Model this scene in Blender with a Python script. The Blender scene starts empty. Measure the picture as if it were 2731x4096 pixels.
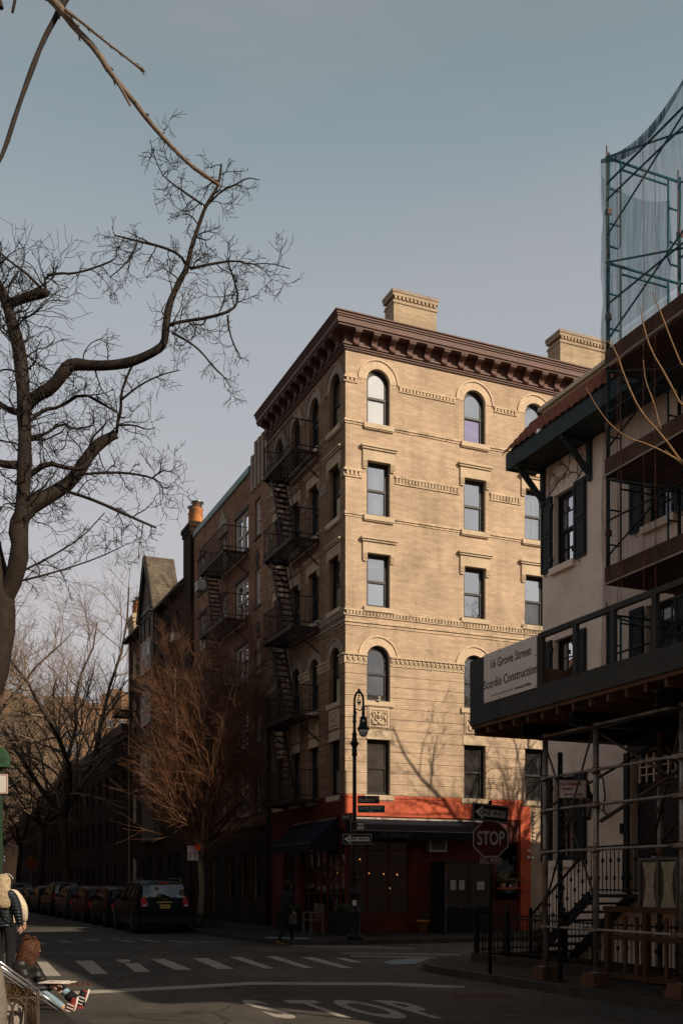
import bpy, bmesh, math, random
from mathutils import Vector, Matrix
from mathutils.geometry import tessellate_polygon
R = math.radians
pi = math.pi
random.seed(7)
sc = bpy.context.scene
COL = sc.collection

# ---------------------------------------------------------------- frame
# w runs along the cross street, t runs down the main street; both in metres
TH = R(23.286)
CT, ST = math.cos(TH), math.sin(TH)
def P(w, t, z=0.0): return Vector((w*CT - t*ST, w*ST + t*CT, z))
F, CX, HZ, EYE = 4147.0, 1365.5, 3540.0, 1.65
def at(px, py, Y): return Vector(((px-CX)/F*Y, Y, EYE+(HZ-py)/F*Y))
def ground(px, py, z=0.0):
    Y = F*(EYE-z)/(py-HZ)
    return Vector(((px-CX)/F*Y, Y, z))

# ---------------------------------------------------------------- materials
MATS = {}
def _new(name):
    m = bpy.data.materials.new(name); m.use_nodes = True
    nt = m.node_tree; nt.nodes.clear()
    out = nt.nodes.new('ShaderNodeOutputMaterial')
    return m, nt, out
def N(nt, typ, **kw):
    n = nt.nodes.new(typ)
    for k, v in kw.items():
        if k.startswith('i_'): n.inputs[k[2:].replace('_', ' ')].default_value = v
        else: setattr(n, k, v)
    return n
def rgba(c): return (c[0], c[1], c[2], 1.0)
def ramp(nt, fac, stops):
    r = nt.nodes.new('ShaderNodeValToRGB')
    e = r.color_ramp.elements
    e[0].position, e[0].color = stops[0][0], rgba(stops[0][1])
    e[1].position, e[1].color = stops[-1][0], rgba(stops[-1][1])
    for p, c in stops[1:-1]:
        x = e.new(p); x.color = rgba(c)
    nt.links.new(fac, r.inputs['Fac'])
    return r.outputs['Color']
def mix(nt, fac, a, b, mode='MIX'):
    m = nt.nodes.new('ShaderNodeMix'); m.data_type = 'RGBA'; m.blend_type = mode
    for sock, v in ((m.inputs[0], fac), (m.inputs[6], a), (m.inputs[7], b)):
        if hasattr(v, 'is_linked') or hasattr(v, 'links'): nt.links.new(v, sock)
        elif isinstance(v, (int, float)): sock.default_value = v
        else: sock.default_value = rgba(v)
    return m.outputs[2]
def mat(name, c, rough=.8, metal=0.0, spec=.3, n1=6.0, amt=.25, n2=60.0, bump=.0, coat=0.0, dirt=None):
    """plain surface with two scales of mottling"""
    if name in MATS: return MATS[name]
    m, nt, out = _new(name)
    L = nt.links.new
    co = N(nt, 'ShaderNodeTexCoord')
    a = N(nt, 'ShaderNodeTexNoise', i_Scale=n1, i_Detail=5.0, i_Roughness=.6)
    b = N(nt, 'ShaderNodeTexNoise', i_Scale=n2, i_Detail=3.0)
    L(co.outputs['Object'], a.inputs['Vector']); L(co.outputs['Object'], b.inputs['Vector'])
    lo = [x*(1-amt) for x in c]; hi = [min(1, x*(1+amt)) for x in c]
    c1 = ramp(nt, a.outputs['Fac'], [(.3, lo), (.7, hi)])
    c2 = ramp(nt, b.outputs['Fac'], [(.3, (1-amt*.6,)*3), (.7, (1+amt*.3,)*3)])
    col = mix(nt, 1.0, c1, c2, 'MULTIPLY')
    if dirt:
        d = N(nt, 'ShaderNodeTexNoise', i_Scale=dirt[0], i_Detail=6.0, i_Roughness=.7)
        L(co.outputs['Object'], d.inputs['Vector'])
        f = ramp(nt, d.outputs['Fac'], [(.48, (0, 0, 0)), (.66, (1, 1, 1))])
        col = mix(nt, f, col, dirt[1])
    p = N(nt, 'ShaderNodeBsdfPrincipled')
    L(col, p.inputs['Base Color'])
    p.inputs['Roughness'].default_value = rough
    p.inputs['Metallic'].default_value = metal
    p.inputs['Specular IOR Level'].default_value = spec
    if coat: p.inputs['Coat Weight'].default_value = coat
    if bump:
        bm_ = N(nt, 'ShaderNodeBump', i_Strength=bump, i_Distance=.02)
        L(b.outputs['Fac'], bm_.inputs['Height']); L(bm_.outputs['Normal'], p.inputs['Normal'])
    L(p.outputs[0], out.inputs[0])
    MATS[name] = m
    return m
def brick(name, c1, c2, mortar, bw=.205, rh=.066, stain=.35, bump=.35):
    if name in MATS: return MATS[name]
    m, nt, out = _new(name); L = nt.links.new
    uv = N(nt, 'ShaderNodeTexCoord')
    bt = N(nt, 'ShaderNodeTexBrick')
    bt.offset = .5; bt.squash = 1.0
    bt.inputs['Color1'].default_value = rgba(c1); bt.inputs['Color2'].default_value = rgba(c2)
    bt.inputs['Mortar'].default_value = rgba(mortar)
    bt.inputs['Scale'].default_value = 1.0; bt.inputs['Mortar Size'].default_value = .006
    bt.inputs['Mortar Smooth'].default_value = .2; bt.inputs['Bias'].default_value = 0.0
    bt.inputs['Brick Width'].default_value = bw; bt.inputs['Row Height'].default_value = rh
    L(uv.outputs['UV'], bt.inputs['Vector'])
    # broad weathering and streaks
    n = N(nt, 'ShaderNodeTexNoise', i_Scale=.55, i_Detail=6.0, i_Roughness=.62)
    L(uv.outputs['UV'], n.inputs['Vector'])
    mp = N(nt, 'ShaderNodeMapping'); mp.inputs['Scale'].default_value = (3.2, .35, 1)
    L(uv.outputs['UV'], mp.inputs['Vector'])
    s = N(nt, 'ShaderNodeTexNoise', i_Scale=1.0, i_Detail=5.0, i_Roughness=.6)
    L(mp.outputs[0], s.inputs['Vector'])
    # patches of replaced brick rows
    mp2 = N(nt, 'ShaderNodeMapping'); mp2.inputs['Scale'].default_value = (1.1, 7.5, 1)
    L(uv.outputs['UV'], mp2.inputs['Vector'])
    q = N(nt, 'ShaderNodeTexNoise', i_Scale=1.0, i_Detail=3.0)
    L(mp2.outputs[0], q.inputs['Vector'])
    f1 = ramp(nt, n.outputs['Fac'], [(.3, (1-stain,)*3), (.62, (1.06,)*3)])
    f2 = ramp(nt, s.outputs['Fac'], [(.3, (1-stain*.55,)*3), (.55, (1.0,)*3)])
    f3 = ramp(nt, q.outputs['Fac'], [(.32, (1-stain*.4, 1-stain*.43, 1-stain*.43)), (.5, (1.0,)*3), (.72, (1.08, 1.06, 1.02))])
    col = mix(nt, 1.0, bt.outputs['Color'], f1, 'MULTIPLY')
    col = mix(nt, 1.0, col, f2, 'MULTIPLY')
    col = mix(nt, 1.0, col, f3, 'MULTIPLY')
    p = N(nt, 'ShaderNodeBsdfPrincipled'); L(col, p.inputs['Base Color'])
    p.inputs['Roughness'].default_value = .9; p.inputs['Specular IOR Level'].default_value = .15
    b = N(nt, 'ShaderNodeBump', i_Strength=bump, i_Distance=.01); b.invert = True
    L(bt.outputs['Fac'], b.inputs['Height']); L(b.outputs['Normal'], p.inputs['Normal'])
    L(p.outputs[0], out.inputs[0])
    MATS[name] = m
    return m
def glass(name, c, gloss=.35, see=0.0, wav=.06, c2=None, n1=2.2, rough=.02):
    """window glass: part mirror, part whatever hangs behind it (see: share that is clear)"""
    if name in MATS: return MATS[name]
    m, nt, out = _new(name); L = nt.links.new
    co = N(nt, 'ShaderNodeTexCoord')
    n = N(nt, 'ShaderNodeTexNoise', i_Scale=n1, i_Detail=3.0)
    L(co.outputs['Object'], n.inputs['Vector'])
    c2 = c2 or tuple(x*.55 for x in c)
    col = ramp(nt, n.outputs['Fac'], [(.38, c2), (.62, c)])
    d = N(nt, 'ShaderNodeBsdfDiffuse'); L(col, d.inputs['Color'])
    base = d.outputs[0]
    if see:
        tr = N(nt, 'ShaderNodeBsdfTransparent'); tr.inputs['Color'].default_value = (.75, .78, .76, 1)
        mx = N(nt, 'ShaderNodeMixShader'); mx.inputs[0].default_value = see
        L(base, mx.inputs[1]); L(tr.outputs[0], mx.inputs[2]); base = mx.outputs[0]
    g = N(nt, 'ShaderNodeBsdfGlossy'); g.inputs['Roughness'].default_value = rough
    g.inputs['Color'].default_value = (.9, .93, .95, 1)
    n2 = N(nt, 'ShaderNodeTexNoise', i_Scale=1.3, i_Detail=1.0)
    L(co.outputs['Object'], n2.inputs['Vector'])
    bp = N(nt, 'ShaderNodeBump', i_Strength=wav, i_Distance=.25)
    L(n2.outputs['Fac'], bp.inputs['Height']); L(bp.outputs['Normal'], g.inputs['Normal'])
    lw = N(nt, 'ShaderNodeLayerWeight', i_Blend=.25)
    ma = N(nt, 'ShaderNodeMath', operation='MULTIPLY_ADD'); ma.inputs[1].default_value = .6; ma.inputs[2].default_value = gloss
    L(lw.outputs['Fresnel'], ma.inputs[0])
    cl = N(nt, 'ShaderNodeClamp'); L(ma.outputs[0], cl.inputs[0])
    mx = N(nt, 'ShaderNodeMixShader'); L(cl.outputs[0], mx.inputs[0]); L(base, mx.inputs[1]); L(g.outputs[0], mx.inputs[2])
    L(mx.outputs[0], out.inputs[0])
    MATS[name] = m
    return m
def emis(name, c, s):
    m, nt, out = _new(name)
    e = N(nt, 'ShaderNodeEmission'); e.inputs[0].default_value = rgba(c); e.inputs[1].default_value = s
    nt.links.new(e.outputs[0], out.inputs[0]); MATS[name] = m
    return m

def paint_worn(name, c, under, thr=.55, sc1=3.0, sc2=38.0):
    """road paint worn through to the asphalt"""
    m, nt, out = _new(name); L = nt.links.new
    co = N(nt, 'ShaderNodeTexCoord')
    a = N(nt, 'ShaderNodeTexNoise', i_Scale=sc1, i_Detail=6.0, i_Roughness=.7)
    b = N(nt, 'ShaderNodeTexNoise', i_Scale=sc2, i_Detail=4.0, i_Roughness=.7)
    for x in (a, b): L(co.outputs['Object'], x.inputs['Vector'])
    ad = N(nt, 'ShaderNodeMath', operation='ADD'); L(a.outputs['Fac'], ad.inputs[0]); L(b.outputs['Fac'], ad.inputs[1])
    hf = N(nt, 'ShaderNodeMath', operation='MULTIPLY'); hf.inputs[1].default_value = .5; L(ad.outputs[0], hf.inputs[0])
    f = ramp(nt, hf.outputs[0], [(thr, (0, 0, 0)), (thr+.06, (1, 1, 1))])
    tone = ramp(nt, a.outputs['Fac'], [(.3, [x*.75 for x in c]), (.7, c)])
    col = mix(nt, f, tone, under)
    p = N(nt, 'ShaderNodeBsdfPrincipled'); L(col, p.inputs['Base Color']); p.inputs['Roughness'].default_value = .8
    p.inputs['Specular IOR Level'].default_value = .2
    L(p.outputs[0], out.inputs[0]); MATS[name] = m
    return m
def asphalt_mat():
    m, nt, out = _new('asphalt'); L = nt.links.new
    co = N(nt, 'ShaderNodeTexCoord')
    big = N(nt, 'ShaderNodeTexNoise', i_Scale=.35, i_Detail=6.0, i_Roughness=.65)
    mid = N(nt, 'ShaderNodeTexNoise', i_Scale=4.0, i_Detail=6.0, i_Roughness=.7)
    fine = N(nt, 'ShaderNodeTexNoise', i_Scale=55.0, i_Detail=4.0, i_Roughness=.8)
    vor = N(nt, 'ShaderNodeTexVoronoi', feature='DISTANCE_TO_EDGE', i_Scale=.42)
    wp = N(nt, 'ShaderNodeTexNoise', i_Scale=1.6, i_Detail=4.0)
    L(co.outputs['Object'], wp.inputs['Vector'])
    wv = mix(nt, .35, co.outputs['Object'], wp.outputs['Color'])
    for x in (big, mid, fine): L(co.outputs['Object'], x.inputs['Vector'])
    L(wv, vor.inputs['Vector'])
    c = ramp(nt, big.outputs['Fac'], [(.3, (.045, .040, .035)), (.5, (.075, .066, .057)), (.72, (.115, .099, .084))])
    c = mix(nt, 1.0, c, ramp(nt, mid.outputs['Fac'], [(.3, (.72,)*3), (.7, (1.2,)*3)]), 'MULTIPLY')
    c = mix(nt, 1.0, c, ramp(nt, fine.outputs['Fac'], [(.34, (.55,)*3), (.5, (1.0,)*3), (.68, (1.7,)*3)]), 'MULTIPLY')
    crack = ramp(nt, vor.outputs['Distance'], [(.0, (.25,)*3), (.008, (1.0,)*3)])
    c = mix(nt, 1.0, c, crack, 'MULTIPLY')
    p = N(nt, 'ShaderNodeBsdfPrincipled'); L(c, p.inputs['Base Color'])
    p.inputs['Roughness'].default_value = .85; p.inputs['Specular IOR Level'].default_value = .25
    b = N(nt, 'ShaderNodeBump', i_Strength=.5, i_Distance=.012); L(fine.outputs['Fac'], b.inputs['Height'])
    L(b.outputs['Normal'], p.inputs['Normal']); L(p.outputs[0], out.inputs[0])
    MATS['asphalt'] = m
    return m
def slabs_mat(name, c, size=1.5, joint=.012):
    m, nt, out = _new(name); L = nt.links.new
    uv = N(nt, 'ShaderNodeTexCoord')
    bt = N(nt, 'ShaderNodeTexBrick'); bt.offset = 0.0
    bt.inputs['Color1'].default_value = rgba(c); bt.inputs['Color2'].default_value = rgba([x*.82 for x in c])
    bt.inputs['Mortar'].default_value = rgba([x*.3 for x in c]); bt.inputs['Scale'].default_value = 1
    bt.inputs['Mortar Size'].default_value = joint; bt.inputs['Brick Width'].default_value = size; bt.inputs['Row Height'].default_value = size
    L(uv.outputs['UV'], bt.inputs['Vector'])
    n = N(nt, 'ShaderNodeTexNoise', i_Scale=1.2, i_Detail=7.0, i_Roughness=.7); L(uv.outputs['UV'], n.inputs['Vector'])
    n2 = N(nt, 'ShaderNodeTexNoise', i_Scale=45.0, i_Detail=3.0); L(uv.outputs['UV'], n2.inputs['Vector'])
    col = mix(nt, 1.0, bt.outputs['Color'], ramp(nt, n.outputs['Fac'], [(.3, (.62,)*3), (.7, (1.15,)*3)]), 'MULTIPLY')
    col = mix(nt, 1.0, col, ramp(nt, n2.outputs['Fac'], [(.3, (.8,)*3), (.7, (1.15,)*3)]), 'MULTIPLY')
    p = N(nt, 'ShaderNodeBsdfPrincipled'); L(col, p.inputs['Base Color']); p.inputs['Roughness'].default_value = .85
    p.inputs['Specular IOR Level'].default_value = .2
    L(p.outputs[0], out.inputs[0]); MATS[name] = m
    return m
def stripes(name, c1, c2, width=.1, axis='v', rough=.8, bumpy=.0):
    """ribbed / planked surface: bands across the UV"""
    m, nt, out = _new(name); L = nt.links.new
    uv = N(nt, 'ShaderNodeTexCoord'); sp = N(nt, 'ShaderNodeSeparateXYZ'); L(uv.outputs['UV'], sp.inputs[0])
    ml = N(nt, 'ShaderNodeMath', operation='DIVIDE'); ml.inputs[1].default_value = width
    L(sp.outputs[1 if axis == 'v' else 0], ml.inputs[0])
    fr = N(nt, 'ShaderNodeMath', operation='FRACT'); L(ml.outputs[0], fr.inputs[0])
    n = N(nt, 'ShaderNodeTexNoise', i_Scale=5.0, i_Detail=5.0); L(uv.outputs['UV'], n.inputs['Vector'])
    f = ramp(nt, fr.outputs[0], [(.0, (0, 0, 0)), (.12, (1, 1, 1)), (.88, (1, 1, 1)), (1.0, (0, 0, 0))])
    col = mix(nt, f, c2, c1)
    col = mix(nt, 1.0, col, ramp(nt, n.outputs['Fac'], [(.3, (.68,)*3), (.7, (1.2,)*3)]), 'MULTIPLY')
    p = N(nt, 'ShaderNodeBsdfPrincipled'); L(col, p.inputs['Base Color']); p.inputs['Roughness'].default_value = rough
    p.inputs['Specular IOR Level'].default_value = .2
    if bumpy:
        b = N(nt, 'ShaderNodeBump', i_Strength=bumpy, i_Distance=.02); L(f, b.inputs['Height']); L(b.outputs['Normal'], p.inputs['Normal'])
    L(p.outputs[0], out.inputs[0]); MATS[name] = m
    return m
def net_mat(name, c, dens):
    m, nt, out = _new(name); L = nt.links.new
    uv = N(nt, 'ShaderNodeTexCoord')
    n = N(nt, 'ShaderNodeTexNoise', i_Scale=1.1, i_Detail=3.0); L(uv.outputs['UV'], n.inputs['Vector'])
    mp = N(nt, 'ShaderNodeMapping'); mp.inputs['Scale'].default_value = (26, .5, 1)
    wv = mix(nt, .04, uv.outputs['UV'], n.outputs['Color']); L(wv, mp.inputs['Vector'])
    w = N(nt, 'ShaderNodeTexNoise', i_Scale=1.0, i_Detail=2.0); L(mp.outputs[0], w.inputs['Vector'])
    f = ramp(nt, w.outputs['Fac'], [(.35, (dens*.72,)*3), (.65, (min(1, dens*1.25),)*3)])
    tr = N(nt, 'ShaderNodeBsdfTransparent'); d = N(nt, 'ShaderNodeBsdfDiffuse'); d.inputs[0].default_value = rgba(c)
    tl = N(nt, 'ShaderNodeBsdfTranslucent'); tl.inputs[0].default_value = rgba(c)
    dm = N(nt, 'ShaderNodeMixShader'); dm.inputs[0].default_value = .4; L(d.outputs[0], dm.inputs[1]); L(tl.outputs[0], dm.inputs[2])
    mx = N(nt, 'ShaderNodeMixShader'); L(f, mx.inputs[0]); L(tr.outputs[0], mx.inputs[1]); L(dm.outputs[0], mx.inputs[2])
    L(mx.outputs[0], out.inputs[0]); MATS[name] = m
    return m

BUFF = brick('buff_brick', (.57, .42, .295), (.47, .346, .24), (.38, .287, .203), stain=.26)
BUFFS = brick('buff_brick_shaded', (.30, .19, .115), (.23, .145, .088), (.18, .12, .075), stain=.38)  # copy of the buff brick with the side facade's shade put into its colour
ORANGE = brick('orange_brick', (.32, .172, .10), (.23, .12, .07), (.17, .125, .09), stain=.4)
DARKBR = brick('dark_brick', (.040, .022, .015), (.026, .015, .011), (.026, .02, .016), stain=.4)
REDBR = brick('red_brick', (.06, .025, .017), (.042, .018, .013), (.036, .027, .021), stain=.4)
TOWER = brick('tower_brick', (.36, .21, .12), (.28, .16, .095), (.25, .18, .12), bw=.6, rh=.2)
CHIMB = brick('chimney_brick', (.48, .37, .25), (.40, .305, .205), (.34, .26, .18), stain=.25)
STONE = mat('buff_stone', (.55, .43, .295), n1=3, amt=.16, n2=40, bump=.15, dirt=(1.5, (.40, .30, .20)))
STONE_D = mat('dull_stone', (.30, .24, .18), n1=3, amt=.2, bump=.1)
CORN = mat('cornice_brown', (.125, .06, .044), rough=.6, n1=4, amt=.2, n2=30, dirt=(2.0, (.085, .05, .04)))
IRON = mat('black_iron', (.012, .011, .011), rough=.55, metal=.2, n1=8, amt=.3)
FRAME = mat('window_frame_black', (.014, .0125, .012), rough=.5, n1=5, amt=.25)
REDP = mat('red_paint', (.50, .085, .03), rough=.55, n1=2.5, amt=.12, n2=30, dirt=(1.2, (.40, .06, .022)))
REDD = mat('red_paint_shaded', (.09, .013, .006), rough=.6, n1=2.5, amt=.2, n2=30)  # copy of the red paint, darkened to carry the storefront's shade
NAVY = mat('navy_canvas', (.004, .006, .013), rough=.9, n1=6, amt=.25, n2=80)
ASPH = asphalt_mat()
SLAB = slabs_mat('pavement_slabs', (.042, .037, .032))
KERB = mat('kerb_stone', (.05, .045, .04), n1=2, amt=.3, n2=40, bump=.2)
WPAINT = paint_worn('road_paint', (.47, .425, .355), (.07, .062, .054), thr=.535)
WPAINT2 = paint_worn('road_paint_faded', (.30, .27, .22), (.07, .062, .054), thr=.51)
TACT = mat('tactile_pad', (.22, .27, .30), n1=5, amt=.2)
STUC = mat('stucco', (.84, .68, .55), n1=1.2, amt=.08, n2=35, bump=.25, dirt=(.8, (.66, .52, .42)))
SHUT = mat('shutter_paint', (.012, .014, .014), rough=.6, n1=5, amt=.25)
EAVE = mat('eave_wood', (.03, .042, .046), rough=.7, n1=4, amt=.25)
TERRA = mat('terracotta', (.22, .072, .04), n1=4, amt=.3, n2=25, bump=.1)
CREAM = mat('cream_render', (.60, .50, .38), n1=2, amt=.12)
PLY = mat('shed_board_green', (.045, .043, .038), rough=.75, n1=3, amt=.25, n2=30)
WPLANK = mat('scaffold_plank', (.13, .066, .036), n1=3, amt=.35, n2=25)
LUMB = mat('raw_lumber', (.085, .042, .016), n1=3, amt=.25, n2=25)
GALV = mat('galvanised_pipe', (.32, .28, .245), rough=.5, metal=.55, n1=9, amt=.35, n2=50, dirt=(3.0, (.12, .075, .05)))
TEAL = mat('teal_pipe', (.012, .075, .10), rough=.45, metal=.2, n1=7, amt=.25)
RUST = mat('rust_pipe', (.14, .06, .035), rough=.7, n1=8, amt=.35)
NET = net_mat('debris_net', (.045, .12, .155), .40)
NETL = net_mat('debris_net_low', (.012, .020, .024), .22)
NETR = net_mat('net_hem', (.30, .12, .08), .45)
NETD = net_mat('net_fold', (.035, .075, .095), .8)
SIGNW = mat('sign_white', (.62, .57, .52), rough=.5, n1=3, amt=.06, n2=12)
SIGNB = mat('sign_board_white', (.72, .64, .57), rough=.6, n1=2, amt=.05)
SIGNK = mat('sign_black', (.010, .010, .010), rough=.5, amt=.1)
SIGNR = mat('sign_red', (.07, .004, .006), rough=.5, amt=.1, n1=3)
SIGNG = mat('sign_green', (.012, .085, .065), rough=.5, amt=.1)
SIGNBR = mat('sign_brown', (.05, .016, .012), rough=.5, amt=.1)
SIGNT = mat('sign_letter', (.36, .34, .31), rough=.5, amt=.05)
SIGNG2 = mat('sign_grey_text', (.07, .065, .06), rough=.6, amt=.05)
REDT = mat('sign_red_text', (.33, .05, .03), rough=.6, amt=.05)
BARKD = mat('bark_dark', (.026, .017, .011), n1=7, amt=.45, n2=45, bump=.9, dirt=(5.0, (.03, .022, .018)))
BARKT = mat('bark_twig', (.022, .016, .012), n1=5, amt=.35)
BARKL = mat('bark_light', (.17, .125, .09), n1=9, amt=.3, n2=60, bump=.4)
BARKM = mat('bark_mid', (.05, .034, .024), n1=5, amt=.4, n2=30, bump=.5)
BARKTAN = mat('bark_tan', (.21, .15, .10), n1=4, amt=.3)
BARKO = mat('bark_orange', (.17, .078, .04), n1=4, amt=.3)
BARKG = mat('bark_grey', (.20, .165, .135), n1=14, amt=.3, n2=90, bump=.6)
TIN = mat('tin', (.55, .57, .60), rough=.25, metal=.9, n1=4, amt=.15)
POT = mat('clay_pot', (.45, .17, .05), n1=4, amt=.3, dirt=(2.5, (.24, .12, .07)))
SLATE = mat('slate', (.055, .05, .05), n1=6, amt=.35, n2=25, bump=.2)
SLATEL = brick('slate_light', (.17, .135, .10), (.095, .075, .056), (.05, .04, .03), bw=.26, rh=.2, stain=.3)
GREENT = mat('green_tile', (.10, .22, .20), rough=.4, n1=5, amt=.4, n2=16, dirt=(3.2, (.30, .24, .16)))
WHITEW = mat('white_window_paint', (.52, .46, .40), rough=.6, amt=.12)
PG = {
 'pale': glass('pane_pale', (.60, .60, .58), gloss=.3, c2=(.54, .54, .53), n1=.8),
 'sky': glass('pane_sky', (.10, .11, .12), gloss=.55, c2=(.08, .09, .10), n1=.9),
 'curtain': glass('pane_curtain', (.34, .35, .36), gloss=.4, c2=(.13, .15, .17), n1=1.1),
 'dark': glass('pane_dark', (.05, .046, .042), gloss=.16, c2=(.02, .02, .02)),
 'purple': glass('pane_purple', (.20, .13, .33), gloss=.32, c2=(.13, .09, .22), n1=3.0),
 'blind': glass('pane_blind', (.55, .50, .38), gloss=.12, c2=(.50, .45, .33)),
 'side': glass('pane_side', (.02, .02, .022), gloss=.30, c2=(.01, .01, .01), wav=.15),
 'far': glass('pane_far', (.03, .032, .035), gloss=.3, c2=(.015, .015, .017)),
 'clear': glass('pane_clear', (.05, .055, .06), gloss=.5, see=.62, wav=.10, n1=.9),
 'shop': glass('pane_shop', (.01, .009, .008), gloss=.03, see=.62, wav=.05),
}
DARKIN = mat('dark_interior', (.016, .010, .007), rough=.9, amt=.3)
BULB = emis('bulb_glow', (1.0, .42, .10), 2.6)

# ---------------------------------------------------------------- mesh builder
class MB:
    def __init__(s, xf=None): s.v = []; s.f = []; s.mi = []; s.sm = []; s.xf = xf; s.cur = 0
    def pt(s, p):
        p = Vector(p)
        s.v.append(s.xf(p) if s.xf else p); return len(s.v)-1
    def face(s, idx, smooth=False):
        s.f.append(tuple(idx)); s.mi.append(s.cur); s.sm.append(smooth)
    def poly(s, pts, smooth=False): s.face([s.pt(p) for p in pts], smooth)
    def box(s, x0, x1, y0, y1, z0, z1):
        i = [s.pt(p) for p in ((x0,y0,z0),(x1,y0,z0),(x1,y1,z0),(x0,y1,z0),(x0,y0,z1),(x1,y0,z1),(x1,y1,z1),(x0,y1,z1))]
        for q in ((0,3,2,1),(4,5,6,7),(0,1,5,4),(1,2,6,5),(2,3,7,6),(3,0,4,7)): s.face([i[k] for k in q])
    def bar(s, p, q, a, b, up=(0,0,1)):
        p, q = Vector(p), Vector(q); d = (q-p).normalized(); u = Vector(up)
        if abs(d.dot(u)) > .98: u = Vector((1,0,0))
        x = d.cross(u).normalized()*a/2; y = x.cross(d).normalized()*b/2
        i = [s.pt(c) for c in (p-x-y, p+x-y, p+x+y, p-x+y, q-x-y, q+x-y, q+x+y, q-x+y)]
        for f in ((0,3,2,1),(4,5,6,7),(0,1,5,4),(1,2,6,5),(2,3,7,6),(3,0,4,7)): s.face([i[k] for k in f])
    def tube(s, pts, r, n=8, cap=True, smooth=True):
        pts = [Vector(p) for p in pts]
        if not hasattr(r, '__len__'): r = [r]*len(pts)
        prev = None; rings = []
        for i, p in enumerate(pts):
            d = (pts[min(i+1, len(pts)-1)] - pts[max(i-1, 0)])
            d = d.normalized() if d.length > 1e-9 else Vector((0,0,1))
            if prev is None:
                a = d.orthogonal().normalized()
            else:
                a = prev - d*prev.dot(d); a = a.normalized() if a.length > 1e-6 else d.orthogonal().normalized()
            prev = a; b = d.cross(a)
            rings.append([s.pt(p + (a*math.cos(2*pi*k/n) + b*math.sin(2*pi*k/n))*r[i]) for k in range(n)])
        for A, B in zip(rings, rings[1:]):
            for k in range(n): s.face((A[k], A[(k+1)%n], B[(k+1)%n], B[k]), smooth)
        if cap: s.face(rings[0][::-1]); s.face(rings[-1])
    def lathe(s, prof, c=(0,0,0), n=16, smooth=True, axis=None):
        """prof: (r, h) up the axis from c"""
        c = Vector(c); ax = Vector(axis).normalized() if axis else Vector((0,0,1))
        a = ax.orthogonal().normalized(); b = ax.cross(a); rings = []
        for r, h in prof:
            rings.append([s.pt(c + ax*h + (a*math.cos(2*pi*k/n)+b*math.sin(2*pi*k/n))*max(r, .0005)) for k in range(n)])
        for A, B in zip(rings, rings[1:]):
            for k in range(n): s.face((A[k], A[(k+1)%n], B[(k+1)%n], B[k]), smooth)
        s.face(rings[0][::-1]); s.face(rings[-1])
    def ball(s, c, r, n=12, m=8, sc=(1,1,1)):
        c = Vector(c); rings = []
        for j in range(1, m):
            th = pi*j/m
            rings.append([s.pt(c+Vector((sc[0]*r*math.sin(th)*math.cos(2*pi*k/n), sc[1]*r*math.sin(th)*math.sin(2*pi*k/n), sc[2]*r*math.cos(th)))) for k in range(n)])
        t = s.pt(c+Vector((0,0,sc[2]*r))); b = s.pt(c-Vector((0,0,sc[2]*r)))
        for k in range(n): s.face((t, rings[0][(k+1)%n], rings[0][k]), True); s.face((b, rings[-1][k], rings[-1][(k+1)%n]), True)
        for A, B in zip(rings, rings[1:]):
            for k in range(n): s.face((A[k], A[(k+1)%n], B[(k+1)%n], B[k]), True)
    def prism(s, poly, b0, b1):
        """poly in (a, c); extruded along b"""
        n = len(poly)
        A = [s.pt((a, b0, c)) for a, c in poly]; B = [s.pt((a, b1, c)) for a, c in poly]
        tri = tessellate_polygon([[Vector((a, c, 0)) for a, c in poly]])
        for t in tri: s.face([A[k] for k in t]); s.face([B[k] for k in t][::-1])
        for k in range(n): s.face((A[k], A[(k+1)%n], B[(k+1)%n], B[k]))
    def ring(s, outer, inner, b0, b1):
        """frame between two outlines with the same point count, extruded along b"""
        n = len(outer)
        o0 = [s.pt((a,b0,c)) for a,c in outer]; i0 = [s.pt((a,b0,c)) for a,c in inner]
        o1 = [s.pt((a,b1,c)) for a,c in outer]; i1 = [s.pt((a,b1,c)) for a,c in inner]
        for k in range(n):
            j = (k+1) % n
            s.face((o1[k], o1[j], i1[j], i1[k])); s.face((o0[k], i0[k], i0[j], o0[j]))
            s.face((i0[k], i1[k], i1[j], i0[j])); s.face((o0[k], o0[j], o1[j], o1[k]))
    def strip(s, outer, inner, b0, b1):
        """open band (an arch) between two polylines"""
        n = len(outer)
        o0 = [s.pt((a,b0,c)) for a,c in outer]; i0 = [s.pt((a,b0,c)) for a,c in inner]
        o1 = [s.pt((a,b1,c)) for a,c in outer]; i1 = [s.pt((a,b1,c)) for a,c in inner]
        for k in range(n-1):
            j = k+1
            s.face((o1[k], o1[j], i1[j], i1[k])); s.face((i0[k], i1[k], i1[j], i0[j])); s.face((o0[k], o0[j], o1[j], o1[k]))
        s.face((o0[0], o1[0], i1[0], i0[0])); s.face((o0[-1], i0[-1], i1[-1], o1[-1]))
    def sheet(s, outer, holes, b, depth):
        """flat wall in (a, c) at b with openings; reveals run back by depth"""
        loops = [outer] + holes
        flat = [p for l in loops for p in l]
        idx = [s.pt((a, b, c)) for a, c in flat]
        for t in tessellate_polygon([[Vector((a, c, 0)) for a, c in l] for l in loops]): s.face([idx[k] for k in t])
        for h in holes:
            A = [s.pt((a, b, c)) for a, c in h]; B = [s.pt((a, b-depth, c)) for a, c in h]
            n = len(h)
            for k in range(n): s.face((A[k], A[(k+1)%n], B[(k+1)%n], B[k]))
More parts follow.
